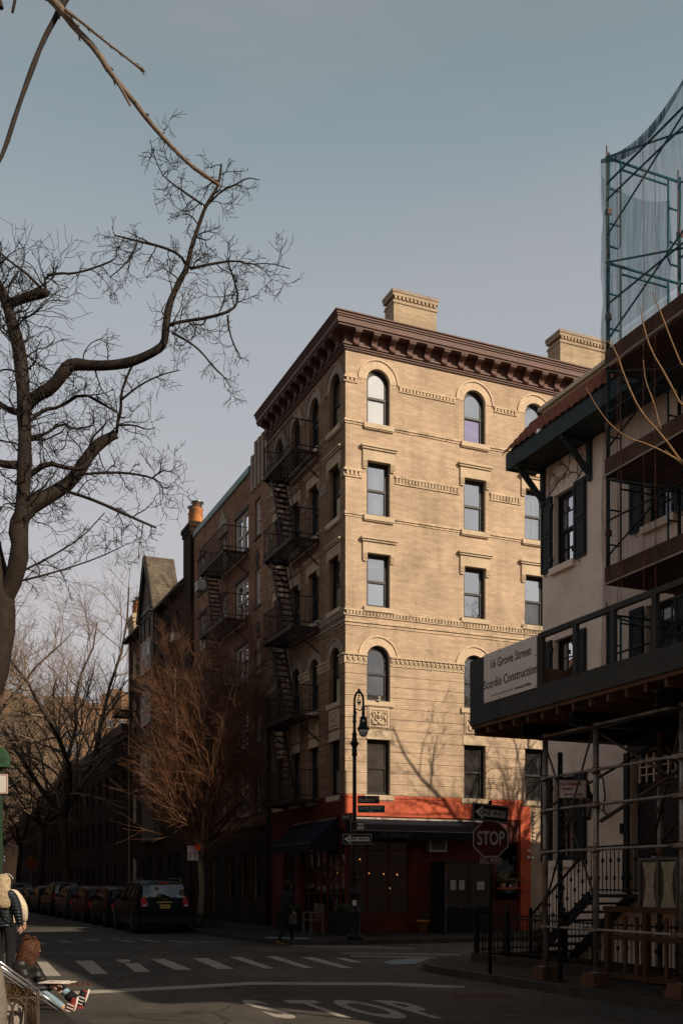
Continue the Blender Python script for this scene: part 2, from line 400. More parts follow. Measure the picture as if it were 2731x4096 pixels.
    def text(s, txt, size, fn, align='CENTER', off=0.0, xs=1.0, space=1.0):
        """fn maps text (x, y) to a point"""
        cu = bpy.data.curves.new('text', 'FONT'); cu.body = txt; cu.size = size; cu.align_x = align; cu.align_y = 'CENTER'
        cu.offset = off; cu.resolution_u = 4; cu.space_character = space
        ob = bpy.data.objects.new('text', cu); COL.objects.link(ob)
        dg = bpy.context.evaluated_depsgraph_get(); dg.update()
        me = bpy.data.meshes.new_from_object(ob.evaluated_get(dg))
        base = [s.pt(fn(v.co.x*xs, v.co.y)) for v in me.vertices]
        for p in me.polygons: s.face([base[k] for k in p.vertices])
        bpy.data.objects.remove(ob); bpy.data.curves.remove(cu); bpy.data.meshes.remove(me)
    def mesh(s, name, mats, uv=True, fix=True):
        me = bpy.data.meshes.new(name)
        me.from_pydata([tuple(v) for v in s.v], [], s.f)
        for m in (mats if isinstance(mats, (list, tuple)) else [mats]): me.materials.append(m)
        me.polygons.foreach_set('material_index', s.mi)
        me.polygons.foreach_set('use_smooth', s.sm)
        if fix:
            b = bmesh.new(); b.from_mesh(me); bmesh.ops.recalc_face_normals(b, faces=b.faces); b.to_mesh(me); b.free()
        me.update()
        if uv:
            l = me.uv_layers.new(name='UVMap').data
            vs = me.vertices
            for p in me.polygons:
                nx, ny, nz = (abs(c) for c in p.normal)
                for li in p.loop_indices:
                    c = vs[me.loops[li].vertex_index].co
                    if nz > nx and nz > ny: l[li].uv = (c.x, c.y)
                    elif ny >= nx: l[li].uv = (c.x, c.z)
                    else: l[li].uv = (c.y, c.z)
        return me
    def build(s, name, mats, parent=None, label=None, uv=True, fix=True, loc=None):
        o = bpy.data.objects.new(name, s.mesh(name, mats, uv, fix)); COL.objects.link(o)
        if parent is not None: o.parent = parent
        if label: o['label'] = label
        if loc is not None: o.location = loc
        return o

def thing(name, label, cat, loc=(0,0,0), rot=0.0, group=None):
    o = bpy.data.objects.new(name, None); COL.objects.link(o)
    o.empty_display_size = .2
    o.location = loc; o.rotation_euler = (0, 0, rot); o['label'] = label; o['category'] = cat
    if group: o['group'] = group
    return o
def tag(o, label, cat, group=None):
    o['label'] = label; o['category'] = cat
    if group: o['group'] = group
    return o
def struct(o): o['kind'] = 'structure'; return o
def copy_part(o, parent, loc=None):
    c = o.copy(); COL.objects.link(c); c.parent = parent
    if loc is not None: c.location = loc
    for ch in list(o.children): copy_part(ch, c)
    return c
def dup(root, loc, rot, label, group=None):
    r = root.copy(); COL.objects.link(r); r.location = loc; r.rotation_euler = (0, 0, rot); r['label'] = label
    if group: r['group'] = group
    for ch in list(root.children): copy_part(ch, r)
    return r
def local(frame_loc, rot):
    """world point -> local point of a root"""
    m = (Matrix.Translation(Vector(frame_loc)) @ Matrix.Rotation(rot, 4, 'Z')).inverted()
    return lambda p: m @ Vector(p)

# outlines
def rect(a0, a1, c0, c1): return [(a0, c0), (a1, c0), (a1, c1), (a0, c1)]
def archo(a0, a1, c0, c1, n=12):
    r = (a1-a0)/2; cx = (a0+a1)/2; cs = c1-r
    return [(a0, c0), (a1, c0)] + [(cx+r*math.cos(pi*k/n), cs+r*math.sin(pi*k/n)) for k in range(n+1)]
def inset(a0, a1, c0, c1, d, arch): return archo(a0+d, a1-d, c0+d, c1-d) if arch else rect(a0+d, a1-d, c0+d, c1-d)
FRONT = lambda p: Vector((p.x, -p.y, p.z))      # facade looking towards -t: a = +w
LEFT = lambda p: Vector((-p.y, p.x, p.z))       # facade looking towards -w: a = +t
LEFTN = lambda p: Vector((-p.y, -p.x, p.z))     # the same, a running towards the camera

def sash_window(parent, xf, a0, a1, c0, c1, arch=False, up='sky', low='sky', deep=.17, fm=None, fw=.065, mid=.5, muntin=0, name='window'):
    """double-hung window as one part with its two panes below it"""
    fm = fm or FRAME
    m = MB(xf)
    out = archo(a0, a1, c0, c1) if arch else rect(a0, a1, c0, c1)
    m.ring(out, inset(a0, a1, c0, c1, fw, arch), -deep-.05, -deep+.05)
    m.ring(inset(a0, a1, c0, c1, fw, arch), inset(a0, a1, c0, c1, fw+.05, arch), -deep-.05, -deep+.012)
    zm = c0 + (c1-c0)*mid
    m.box(a0+fw, a1-fw, -deep-.04, -deep+.025, zm-.035, zm+.035)
    if muntin:
        for k in range(1, muntin):
            x = a0+fw+(a1-a0-2*fw)*k/muntin
            m.box(x-.014, x+.014, -deep-.04, -deep, c0+.1, c1-.1)
        for zz in (c0+(zm-c0)*.5, zm+(c1-zm)*.5): m.box(a0+fw, a1-fw, -deep-.041, -deep-.001, zz-.014, zz+.014)
    w = m.build(name, fm, parent)
    for lo, hi, g, ar, back in ((zm, c1, up, arch, -deep-.012), (c0, zm, low, False, -deep-.03)):
        q = MB(xf)
        pts = archo(a0+fw, a1-fw, lo, hi-fw) if ar else rect(a0+fw, a1-fw, lo, hi)
        q.poly([(a, back, c) for a, c in pts])
        q.build('pane', PG[g], w)
    return w

def each(name, mats, parent, xf, calls, **kw):
    """one part per call: (method name, args...)"""
    for c in calls:
        q = MB(xf); getattr(q, c[0])(*c[1:]); o = q.build(name, mats, parent, **kw)
    return o

CURT = mat('curtain_cloth', (.74, .70, .62), n1=3, amt=.08)
def curtain(win, xf, a0, a1, c0, c1, b_=-.34):
    """folded cloth hanging behind the glass"""
    q = MB(xf); n = max(8, int((a1-a0)/.012)); prev = None
    for k in range(n+1):
        a = a0+(a1-a0)*k/n; d = b_+.022*math.sin(k*.85+a0*9)+.008*math.sin(k*.31)
        cur = (q.pt((a, d, c0)), q.pt((a, d, c1)))
        if prev: q.face((prev[0], cur[0], cur[1], prev[1]), True)
        prev = cur
    return q.build('curtain', CURT, win, fix=False)
# ================================================================ setting
def flat(name, pts, z, m, uvz=None):
    b = MB(); b.face([b.pt((p[0], p[1], z)) for p in pts]); return struct(b.build(name, m))
def slab(name, pts, z0, z1, m):
    b = MB(); n = len(pts)
    A = [b.pt((p[0], p[1], z0)) for p in pts]; B = [b.pt((p[0], p[1], z1)) for p in pts]
    for t in tessellate_polygon([[Vector((p[0], p[1], 0)) for p in pts]]): b.face([B[k] for k in t])
    for k in range(n): b.face((A[k], A[(k+1)%n], B[(k+1)%n], B[k]))
    return struct(b.build(name, m))
g = MB(); g.face([g.pt(p) for p in ((-900,-300,0),(900,-300,0),(900,1500,0),(-900,1500,0))])
struct(g.build('road', ASPH))
def arc(cw, ct, r, a0, a1, n=8): return [(cw+r*math.cos(R(a0+(a1-a0)*k/n)), ct+r*math.sin(R(a0+(a1-a0)*k/n))) for k in range(n+1)]
def inner(path, d):
    """offset an open (w, t) path to its left by d"""
    out = []
    for i, p in enumerate(path):
        a = Vector(path[max(i-1,0)]); b = Vector(path[min(i+1,len(path)-1)]); t = (b-a).normalized()
        out.append((p[0]-t.y*d, p[1]+t.x*d))
    return out
def pavement(name, edge, close, sgn):
    """kerb stones along the edge, slabs behind"""
    inn = inner(edge, .16*sgn)
    slab(name, [P(*p) for p in inn+close], -.05, .135, SLAB)
    b = MB()
    for i in range(len(edge)-1):
        A0, A1, B0, B1 = P(*edge[i]), P(*edge[i+1]), P(*inn[i]), P(*inn[i+1])
        q = [b.pt((p.x, p.y, z)) for z in (-.05, .13) for p in (A0, A1, B1, B0)]
        for f in ((4,5,6,7),(0,1,5,4),(1,2,6,5),(2,3,7,6),(3,0,4,7)): b.face([q[k] for k in f])
    struct(b.build('kerb', KERB))
near_edge = [(9.25, -30)] + [(9.25, t) for t in range(-26, 17, 4)] + arc(12.05, 16.9, 2.8, 180, 95) + [(13.0, 19.75), (14.2, 20.1), (15.4, 21.2), (16.4, 21.9)] + [(w, 22.0) for w in range(18, 70, 6)]
pavement('pavement', near_edge, [(64, 19), (64, -30)], -1)
far_edge = [(9.45, 210)] + [(9.45, t) for t in range(200, 28, -6)] + arc(11.7, 28.2, 2.25, 180, 268) + [(w, 25.95) for w in range(14, 70, 6)]
pavement('pavement', far_edge, [(66, 27.5), (66, 210)], 1)
left_edge = [(2.0, -30)] + [(2.0, t) for t in range(-24, 212, 6)]
pavement('pavement', left_edge, [(-60, 210), (-60, -30)], 1)
# painted markings: ground points measured off the photograph
def quadmark(name, quads, z, m):
    b = MB()
    for q in quads: b.poly([(g.x, g.y, z) for g in (ground(*p) for p in q)])
    return struct(b.build(name, m))
quadmark('crosswalk', [
 ((137,3848),(191,3848),(246,3904),(185,3905)), ((302,3844),(370,3843),(434,3896),(366,3897)),
 ((460,3839),(515,3838),(524,3844),(519,3848),(500,3850),(482,3849)), ((496,3854),(556,3852),(603,3888),(542,3889)),
 ((603,3837),(659,3836),(770,3879),(702,3880)), ((769,3833),(829,3832),(938,3876),(872,3877)),
 ((917,3829),(965,3828),(1098,3874),(1060,3875)), ((1061,3826),(1108,3826),(1255,3873),(1214,3873)),
 ((1201,3829),(1252,3829),(1411,3873),(1367,3873)), ((1336,3832),(1378,3832),(1453,3850),(1408,3850))], .004, WPAINT)
quadmark('stop_line', [((228,3973),(300,3966),(760,3942),(1000,3929),(1560,3930),(1862,3946),(1858,3951),(1720,3951),(1560,3942),(1000,3940),(760,3955),(300,3979))], .004, WPAINT)
quadmark('crosswalk', [((105,3771),(180,3770),(190,3778),(112,3779)), ((218,3763),(262,3762),(310,3770),(262,3771)), ((330,3759),(375,3758),(414,3764),(362,3765)),
 ((440,3755),(474,3755),(480,3758),(447,3759)), ((476,3762),(508,3761),(556,3769),(516,3769)), ((541,3757),(580,3758),(665,3770),(622,3770)),
 ((658,3761),(700,3762),(780,3771),(735,3772)), ((752,3764),(830,3766),(900,3770),(830,3770))], .004, WPAINT2)
quadmark('crosswalk', [((1217,3786),(1450,3788),(1657,3793),(1660,3797),(1440,3793),(1215,3790)), ((1368,3811),(1640,3813),(1842,3818),(1842,3822),(1600,3818),(1360,3816)),
 ((1402,3822),(1700,3826),(1785,3834),(1640,3831),(1402,3828)), ((1170,3781),(1300,3781),(1520,3783),(1520,3786),(1300,3785),(1160,3784))], .004, WPAINT2)
# STOP on the road, letters stretched along the lane
b = MB(); EX, EY = Vector((1.0, -.01)), Vector((-.327, .945)); O0 = Vector((.107, 12.72))
for ch, dx in (('S', -.72), ('T', 0), ('O', .62), ('P', 1.22)):
    b.text(ch, 1.0, lambda x, y: tuple(O0 + EX*(x*.72+dx) + EY*((y+.36)*2.9)) + (.004,), off=.03)
struct(b.build('road_lettering', WPAINT, fix=False))
flat('tactile_paving', [(p.x, p.y) for p in (ground(x, y, .012) for x, y in ((1533,3848),(1562,3840),(1640,3833),(1778,3834),(1700,3842),(1655,3857),(1560,3858)))], .012, TACT)
flat('tactile_paving', [P(9.62, 28.0), P(10.55, 27.0), P(10.9, 27.4), P(9.95, 28.5)], .141, TACT)
None and flat('pavement_ramp', [(p.x, p.y) for p in (ground(x, y, .137) for x, y in ((1215,3744),(1640,3741),(1640,3744),(1215,3748)))], .137, mat('pale_concrete', (.14,.12,.10)))
# drain grates set into the road
def grate(loc, rot, L, W, label, n):
    t = thing('drain_grate', label, 'drain', loc, rot)
    m = MB(); m.box(0, L, 0, W, -.02, .003); m.build('pit', DARKIN, t)
    m = MB(); m.ring([(0,0),(L,0),(L,W),(0,W)], [(.04,.04),(L-.04,.04),(L-.04,W-.04),(.04,W-.04)], 0, 0)
    m = MB()
    for y in (0, W-.04): m.box(0, L, y, y+.04, .002, .008)
    for k in range(n+1): m.box(k*(L-.03)/n, k*(L-.03)/n+.03, .04, W-.04, .002, .008)
    m.box(0, L, W/2-.02, W/2+.02, .003, .009)
    m.build('grating', RUST, t)
grate(ground(184, 3948), R(14), .72, .62, 'rusty square drain grate in the sunlit road beside the seated sketcher', 8)
grate(ground(1820, 3990), R(8), .9, .5, 'dark drain grate at the kerb before the stop sign', 9)
t = tag(MB().build('manhole_cover', RUST), '', ''); bpy.data.objects.remove(t)
m = MB(); c = ground(640, 3810); m.lathe([(.33, .001), (.33, .006), (.29, .008), (.29, .006)], (c.x, c.y, 0), 20); tag(m.build('manhole_cover', RUST), 'round iron manhole cover beyond the broad crosswalk stripes', 'manhole')

# ================================================================ corner building
W0, T0 = 12.76, 29.34
CB = thing('corner_building', 'tan brick six storey corner apartment block with brown bracketed cornice and red storefront', 'building', P(W0, T0), TH)
UW, VL, ZT = 12.2, 7.2, 18.25
FRONTW = {0: (.72, 1.52), 1: (4.18, 4.99), 2: (6.51, 7.32), 3: (9.6, 10.42)}
LEFTW = {0: (.42, 1.26), 1: (2.19, 3.03), 2: (3.9, 4.72), 3: (5.6, 6.42)}
ROWS = [(16.03, 17.78, True), (13.17, 14.87, False), (10.32, 12.0, False), (7.39, 9.14, True), (4.46, 6.2, False)]
FB, LB = MB(FRONT), MB(LEFT)
for mb, cols, width in ((FB, FRONTW, UW), (LB, LEFTW, VL)):
    holes = [(archo if r[2] else rect)(a0, a1, r[0], r[1]) for r in ROWS for a0, a1 in cols.values()]
    mb.sheet(rect(0, width, 3.8, ZT), holes, 0, .2)
m = MB(); m.v = FB.v + LB.v; k = len(FB.v); m.f = FB.f + [tuple(i+k for i in f) for f in LB.f]; m.mi = FB.mi+LB.mi; m.sm = FB.sm+LB.sm
m.poly([(UW,0,0),(UW,14,0),(UW,14,ZT+.6),(UW,0,ZT+.6)]); m.poly([(0,VL,0),(0,VL,ZT+.6),(UW,VL,ZT+.6),(UW,VL,0)]); m.poly([(0,0,ZT),(UW,0,ZT),(UW,VL,ZT),(0,VL,ZT)])
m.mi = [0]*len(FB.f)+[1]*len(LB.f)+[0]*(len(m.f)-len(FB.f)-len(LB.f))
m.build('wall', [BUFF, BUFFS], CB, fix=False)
# windows of the sunlit front and of the shaded side
PANES = {(0,0): ('pale','pale'), (0,1): ('clear','purple'), (0,2): ('clear','pale'), (1,0): ('clear','clear'), (1,1): ('clear','clear'), (1,2): ('clear','clear'),
         (2,0): ('clear','sky'), (2,1): ('clear','clear'), (2,2): ('sky','dark'), (3,0): ('dark','dark'), (3,1): ('dark','dark'), (3,2): ('dark','dark'),
         (4,0): ('dark','dark'), (4,1): ('dark','dark'), (4,2): ('dark','dark')}
DRAPES = {(1,0): ((.45,.95,.03,.97), (.03,.16,.03,.97)), (1,1): ((.05,.95,.03,.12), (.8,.95,.1,.97)), (1,2): ((.05,.5,.03,.97), (.62,.95,.03,.97)), (2,0): ((.05,.95,.80,.97), (.05,.95,.03,.1)), (2,1): ((.05,.95,.03,.09),), (0,1): ((.05,.3,.5,.9),), (0,2): ((.05,.95,.5,.8),), (2,2): ((.1,.9,.03,.5),)}
LEAFW = mat('leaf_window', (.12,.16,.06), n1=20, amt=.4)
for ri, (z0, z1, ar) in enumerate(ROWS):
    for ci, (a0, a1) in FRONTW.items():
        u, l = PANES.get((ri, ci), ('sky', 'sky'))
        wv = sash_window(CB, FRONT, a0, a1, z0, z1, ar, u, l)
        for f0, f1, g0, g1 in DRAPES.get((ri, ci), ()): curtain(wv, FRONT, a0+(a1-a0)*f0, a0+(a1-a0)*f1, z0+(z1-z0)*g0, z0+(z1-z0)*g1)
        if (ri, ci) in ((0,1), (0,2)):
            q = MB(FRONT); hx, hz = (a0+a1)/2, z1-.55; q.lathe([(.05, -.06), (.08, .05), (.075, .05)], (hx, -.32, hz), 10)
            for dx in (-.06, .06): q.tube([(hx+dx, -.32, hz+.05), (hx, -.32, z1-.1)], .004, n=4)
            q.build('hanging_pot', SIGNW, wv); rq = random.Random(ci); q = MB(FRONT)
            for k in range(40):
                p0 = Vector((hx+rq.uniform(-.09,.09), -.32+rq.uniform(-.05,.05), hz+rq.uniform(-.18,.12))); q.poly([p0, p0+Vector((.03,.0,.02)), p0+Vector((.045,0,-.01)), p0+Vector((.02,0,-.025))])
            q.build('trailing_leaves', LEAFW, wv, fix=False)
    for ci, (a0, a1) in LEFTW.items():
        sash_window(CB, LEFT, a0, a1, z0, z1, ar, 'side', 'blind' if ci == 0 else 'side')
# stone trim per opening
def trim(xf, a0, a1, z0, z1, kind, full):
    c = (a0+a1)/2; r = (a1-a0)/2
    s = MB(xf)
    if kind == 'flat3':
        s.box(a0-.02, a1+.02, 0, .03, z1+.06, z1+.30); s.box(a0-.03, a1+.03, 0, .05, z1, z1+.06)
        s.build('lintel', STONE, CB)
    elif kind == 'hood':
        s.box(a0-.15, a1+.15, .001, .06, z1, z1+.34); s.box(a0-.19, a1+.19, .001, .11, z1+.34, z1+.40); s.box(a0-.23, a1+.23, .001, .15, z1+.40, z1+.46)
        for x0, x1 in ((a0-.15, a0-.001), (a1+.001, a1+.15)):
            s.box(x0, x1, .001, .062, z1-.22, z1-.001)
            for k in range(4): s.box(x0+.02+.035*k, x0+.035+.035*k, .062, .075, z1-.21, z1-.03)
            s.prism([(x0, z1-.22), (x1, z1-.22), (x1-.02, z1-.27), (x0+.02, z1-.27)], .001, .05)
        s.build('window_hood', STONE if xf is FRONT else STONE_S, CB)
    elif kind == 'arch':
        cs = z1-r
        pt = lambda rad: [(c+rad*math.cos(pi*k/18), cs+rad*math.sin(pi*k/18)) for k in range(19)]
        s.strip(pt(r+.25), pt(r+.001), .001, .014); s.strip(pt(r+.30), pt(r+.25), .001, .05)
        for k in range(1, 19):
            th = pi*(k-.5)/18
            if k % 1 == 0: s.bar(s_p(c, cs, r+.01, th), s_p(c, cs, r+.25, th), .012, .004)
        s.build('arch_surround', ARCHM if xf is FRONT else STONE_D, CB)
    s = MB(xf); s.box(a0-.12, a1+.12, -.1, .09, z0-.15, z0-.001); s.box(a0-.10, a1+.10, .001, .06, z0-.18, z0-.15)
    s.build('sill', STONE, CB)
def s_p(c, cs, rad, th): return (c+rad*math.cos(th), .013, cs+rad*math.sin(th))
STONE_S = mat('shaded_stone', (.40,.30,.205), n1=3, amt=.2)  # darker copy of the buff stone; side facade shade is in the colour
ARCHM = mat('arch_brick', (.58,.44,.30), n1=5, amt=.15, n2=18)
KINDS = ['arch', 'hood', 'hood', 'arch', 'flat3']
for ri, (z0, z1, ar) in enumerate(ROWS):
    for cols, xf in ((FRONTW, FRONT), (LEFTW, LEFT)):
        for a0, a1 in cols.values(): trim(xf, a0, a1, z0, z1, KINDS[ri], 0)
# string courses run between the openings
def segs(cols, width, pad):
    x = 0.0; out = []
    for a0, a1 in sorted(cols.values()): out.append((x, a0-pad)); x = a1+pad
    out.append((x, width)); return out
def course(z0, z1, d, pad, dent=0, cut=True, mm=None, name='string_course'):
    s = None
    for cols, xf, width in ((FRONTW, FRONT, UW), (LEFTW, LEFT, VL)):
        for x0, x1 in (segs(cols, width, pad) if cut else [(0, width)]):
            q = MB(xf)
            if xf is FRONT and x0 == 0: x0 = -d
            if dent:
                h = z1-z0
                q.box(x0, x1, .001, d, z1-h*.28, z1); q.box(x0, x1, .001, d*.55, z0, z0+h*.2)
                n = max(1, int((x1-max(x0, 0))/.115))
                for k in range(n):
                    a = max(x0, 0)+(k+.2)*(x1-max(x0, 0))/n; q.box(a, a+.075, .001, d*.8, z0+h*.2, z1-h*.28)
            else: q.box(x0, x1, .001, d, z0, z1)
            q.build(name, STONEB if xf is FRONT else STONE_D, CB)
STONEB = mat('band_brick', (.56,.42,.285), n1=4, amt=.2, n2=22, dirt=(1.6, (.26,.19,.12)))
course(17.20, 17.38, .06, .31, dent=1)
course(16.0, 16.07, .04, .14); course(15.93, 15.97, .025, .14)
course(14.28, 14.54, .06, .17, dent=1)
course(13.13, 13.19, .04, .14); course(13.06, 13.1, .025, .14)
course(10.0, 10.2, .06, 0, dent=1, cut=False)
course(9.80, 9.85, .035, 0, cut=False); course(9.70, 9.74, .025, 0, cut=False)
# carved frieze at the arch springing, leaf by leaf
for cols, xf, width in ((FRONTW, FRONT, UW), (LEFTW, LEFT, VL)):
    for x0, x1 in segs(cols, width, .001):
        q = MB(xf)
        xs = -.05 if (x0 == 0 and xf is FRONT) else x0
        q.box(xs, x1, .001, .09, 8.77, 8.82); q.box(xs, x1, .001, .035, 8.52, 8.77)
        n = max(1, int((x1-x0)/.15))
        for k in range(n):
            a = x0+(k+.5)*(x1-x0)/n
            q.tube([(a, .05, 8.76), (a-.035, .075, 8.72), (a-.04, .07, 8.66), (a, .06, 8.62), (a+.035, .07, 8.67), (a+.02, .075, 8.71)], .017, n=5)
            q.ball((a+.06, .05, 8.60), .024, 6, 4); q.ball((a-.02, .05, 8.56), .018, 6, 4)
        q.build('carved_frieze', STONE, CB)
# rusticated joints of the lower storeys: raised brick courses with a groove between
for cols, xf, width in ((FRONTW, FRONT, UW), (LEFTW, LEFT, VL)):
    for x0, x1 in segs(cols, width, .001):
        q = MB(xf); z = 4.48
        while z < 8.45:
            z1 = min(z+.318, 8.5)
            q.sheet(rect(-.018 if (x0 == 0 and xf is FRONT) else x0, x1, z, z1), [], .018, 0)
            q.box(-.018 if (x0 == 0 and xf is FRONT) else x0, x1, .001, .0175, z, z+.004); q.box(-.018 if (x0 == 0 and xf is FRONT) else x0, x1, .001, .0175, z1-.004, z1)
            q.poly([(x0, .001, z), (x0, .018, z), (x0, .018, z1), (x0, .001, z1)]); q.poly([(x1, .001, z), (x1, .018, z), (x1, .018, z1), (x1, .001, z1)])
            z += .34
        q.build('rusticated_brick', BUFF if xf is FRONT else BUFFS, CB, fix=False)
# relief panels under the fourth-floor sills
for cols, xf in ((FRONTW, FRONT), (LEFTW, LEFT)):
    for a0, a1 in cols.values():
        q = MB(xf); c = (a0+a1)/2; z = 6.85; x0, x1 = a0+.02, a1-.02
        q.box(x0, x1, .001, .03, 6.55, 7.19)
        q.ring(rect(x0+.04, x1-.04, 6.58, 7.16), rect(x0+.09, x1-.09, 6.63, 7.11), .03, .06)
        for sx in (-1, 1):
            q.tube([(c+sx*.06, .05, 6.68), (c+sx*.16, .06, 6.67), (c+sx*.23, .06, 6.73), (c+sx*.24, .06, 6.83), (c+sx*.18, .06, 6.88), (c+sx*.20, .06, 6.96), (c+sx*.25, .06, 7.02), (c+sx*.2, .06, 7.07), (c+sx*.15, .06, 7.03)], .022, n=6)
            q.tube([(c+sx*.05, .05, 6.78), (c+sx*.13, .06, 6.83), (c+sx*.1, .06, 6.94), (c+sx*.12, .05, 7.05)], .016, n=6)
            q.ball((c+sx*.22, .06, 6.69), .035, 8, 6)
        q.ball((c, .045, 6.93), .075, 10, 8, (.9, .7, 1.15)); q.ball((c, .05, 6.72), .06, 8, 6)
        q.box(c-.012, c+.012, .09, .115, 6.90, 6.95); q.ball((c, .05, 7.06), .04, 8, 6)
        q.build('relief_panel', STONE, CB)
# cornice
OV = .50
def slabc(q, o, z0, z1, back=.0):
    q.poly([(-o,-o,z0),(UW,-o,z0),(UW,-o,z1),(-o,-o,z1)]); q.poly([(-o,-o,z0),(-o,-o,z1),(-o,VL+.1,z1),(-o,VL+.1,z0)])
    for z in (z0, z1): q.poly([(-o,-o,z),(UW,-o,z),(UW,back,z),(back,back,z),(back,VL+.1,z),(-o,VL+.1,z)])
    q.poly([(-o,VL+.1,z0),(-o,VL+.1,z1),(back,VL+.1,z1),(back,VL+.1,z0)])
q = MB()
for o, z0, z1 in ((.055, 18.19, 18.24), (.09, 18.242, 18.30), (.13, 18.302, 18.345), (.04, 18.347, 18.70), (.40, 18.702, 18.76), (.44, 18.762, 18.93), (.47, 18.932, 18.985), (.50, 18.987, 19.05), (.54, 19.052, 19.09)): slabc(q, o, z0, z1)
q.poly([(0, 0, 18.9), (UW, 0, 18.9), (UW, VL, 18.9), (0, VL, 18.9)])
q.build('cornice', CORN, CB, fix=False)
bm0 = MB()
prof = [(.045, 18.30), (.12, 18.30), (.165, 18.36), (.155, 18.45), (.19, 18.53), (.28, 18.575), (.34, 18.60), (.34, 18.62), (.045, 18.62)]
def side_prism(mb, prof, a0, a1):   # profile in (outward, up), extruded along the facade
    n = len(prof); A = [mb.pt((a0, b_, c_)) for b_, c_ in prof]; B = [mb.pt((a1, b_, c_)) for b_, c_ in prof]
    for tr in tessellate_polygon([[Vector((b_, c_, 0)) for b_, c_ in prof]]): mb.face([A[k] for k in tr]); mb.face([B[k] for k in tr][::-1])
    for k in range(n): mb.face((A[k], A[(k+1)%n], B[(k+1)%n], B[k]))
first = {}
for xf, width, n in ((FRONT, UW, 20), (LEFT, VL, 12)):
    for k in range(n):
        c = .30 + k*(width-.5)/(n-1)
        if xf not in first:
            q = MB(xf); side_prism(q, prof, -.095, .095); q.box(-.11, .11, .045, .37, 18.621, 18.66); q.box(-.125, .125, .045, .39, 18.661, 18.701)
            q.tube([(-.10, .13, 18.36), (.10, .13, 18.36)], .055, n=8); first[xf] = q.build('cornice_bracket', CORN, CB)
            o = first[xf]
        else: o = first[xf].copy(); COL.objects.link(o); o.parent = CB
        o.location = FRONT(Vector((c, 0, 0))) if xf is FRONT else LEFT(Vector((c, 0, 0)))
# chimneys on the roof
def chimney(x0, x1, y0, y1, z0, z1):
    q = MB(); q.box(x0, x1, y0, y1, z0, z1-.42)
    q.box(x0-.03, x1+.03, y0-.03, y1+.03, z1-.42, z1-.36); q.box(x0-.01, x1+.01, y0-.01, y1+.01, z1-.36, z1-.30)
    n = int((x1-x0)/.13)
    for k in range(n): q.box(x0+k*(x1-x0)/n+.02, x0+(k+.6)*(x1-x0)/n+.02, y0-.045, y0-.012, z1-.30, z1-.20)
    q.box(x0-.05, x1+.05, y0-.05, y1+.05, z1-.20, z1-.10)
    o = q.build('chimney', CHIMB, CB)
    q = MB(); q.box(x0-.07, x1+.07, y0-.07, y1+.07, z1-.10, z1); q.build('chimney_cap', STONE_D, o)
chimney(1.95, 3.50, .6, 1.25, 18.85, 20.80); chimney(8.35, 10.4, .6, 1.35, 18.85, 20.85)
# red storefront
q = MB(FRONT); q.box(-.04, 6.7, 0.001, .04, 3.80, 4.36); q.box(-.06, 6.72, .001, .06, 4.362, 4.45)
l = MB(LEFT); l.box(-.0, VL, 0.001, .04, 3.80, 4.36); l.box(-.0, VL, .001, .06, 4.362, 4.45)
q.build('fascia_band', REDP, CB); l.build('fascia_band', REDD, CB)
q = MB(FRONT)
q.sheet(rect(0, 6.7, 0, 3.8), [rect(.06, 2.25, .72, 3.4), rect(5.35, 6.3, 1.1, 3.05), rect(3.0, 4.6, .02, 2.3)], .0, .16)
q.box(2.3, 5.3, .001, .03, .30, .62)
q.build('storefront_wall', REDD, CB, fix=False)
q = MB(FRONT); q.box(6.31, 6.70, .001, .06, .0, 3.79); q.build('corner_pier', REDP, CB)
q = MB(LEFT); q.sheet(rect(0, VL, 0, 3.8), [rect(.06, 3.85, .72, 3.4), archo(4.4, 5.6, .15, 2.9)], .0, .16); q.build('storefront_wall', REDD, CB, fix=False)
q = MB(FRONT); q.sheet(rect(6.7, UW, 0, 3.8), [], 0, 0); q.build('ground_floor_brick', BUFF, CB, fix=False)
def grid_window(xf, a0, a1, c0, c1, cols, rows, inset_=.08):
    q = MB(xf); q.ring(rect(a0-.001, a1+.001, c0, c1), rect(a0+.06, a1-.06, c0+.06, c1-.06), -inset_-.04, -inset_+.04)
    for k in range(1, cols): x = a0+(a1-a0)*k/cols; q.box(x-.022, x+.022, -inset_-.03, -inset_+.02, c0+.06, c1-.06)
    for k in range(1, rows): z = c0+(c1-c0)*k/rows; q.box(a0+.06, a1-.06, -inset_-.029, -inset_+.019, z-.022, z+.022)
    w = q.build('shop_window', REDD, CB)
    p = MB(xf); p.poly([(a0+.03, -inset_-.012, c0+.03), (a1-.03, -inset_-.012, c0+.03), (a1-.03, -inset_-.012, c1-.03), (a0+.03, -inset_-.012, c1-.03)])
    p.build('pane', PG['shop'], w)
    return w
sw1 = grid_window(FRONT, .06, 2.25, .72, 3.4, 3, 4); sw2 = grid_window(LEFT, .06, 3.85, .72, 3.4, 7, 4); sw3 = grid_window(FRONT, 5.35, 6.3, 1.1, 3.05, 1, 2)
q = MB(); q.box(.3, UW-.3, 3.2, 3.3, 0, 3.7); q.box(.3, 6.9, .3, 3.2, -.02, .02); q.box(.3, 6.9, .3, 3.2, 3.62, 3.7); q.box(6.8, 6.9, .3, 3.2, 0, 3.7)
q.build('dining_room', DARKIN, CB)
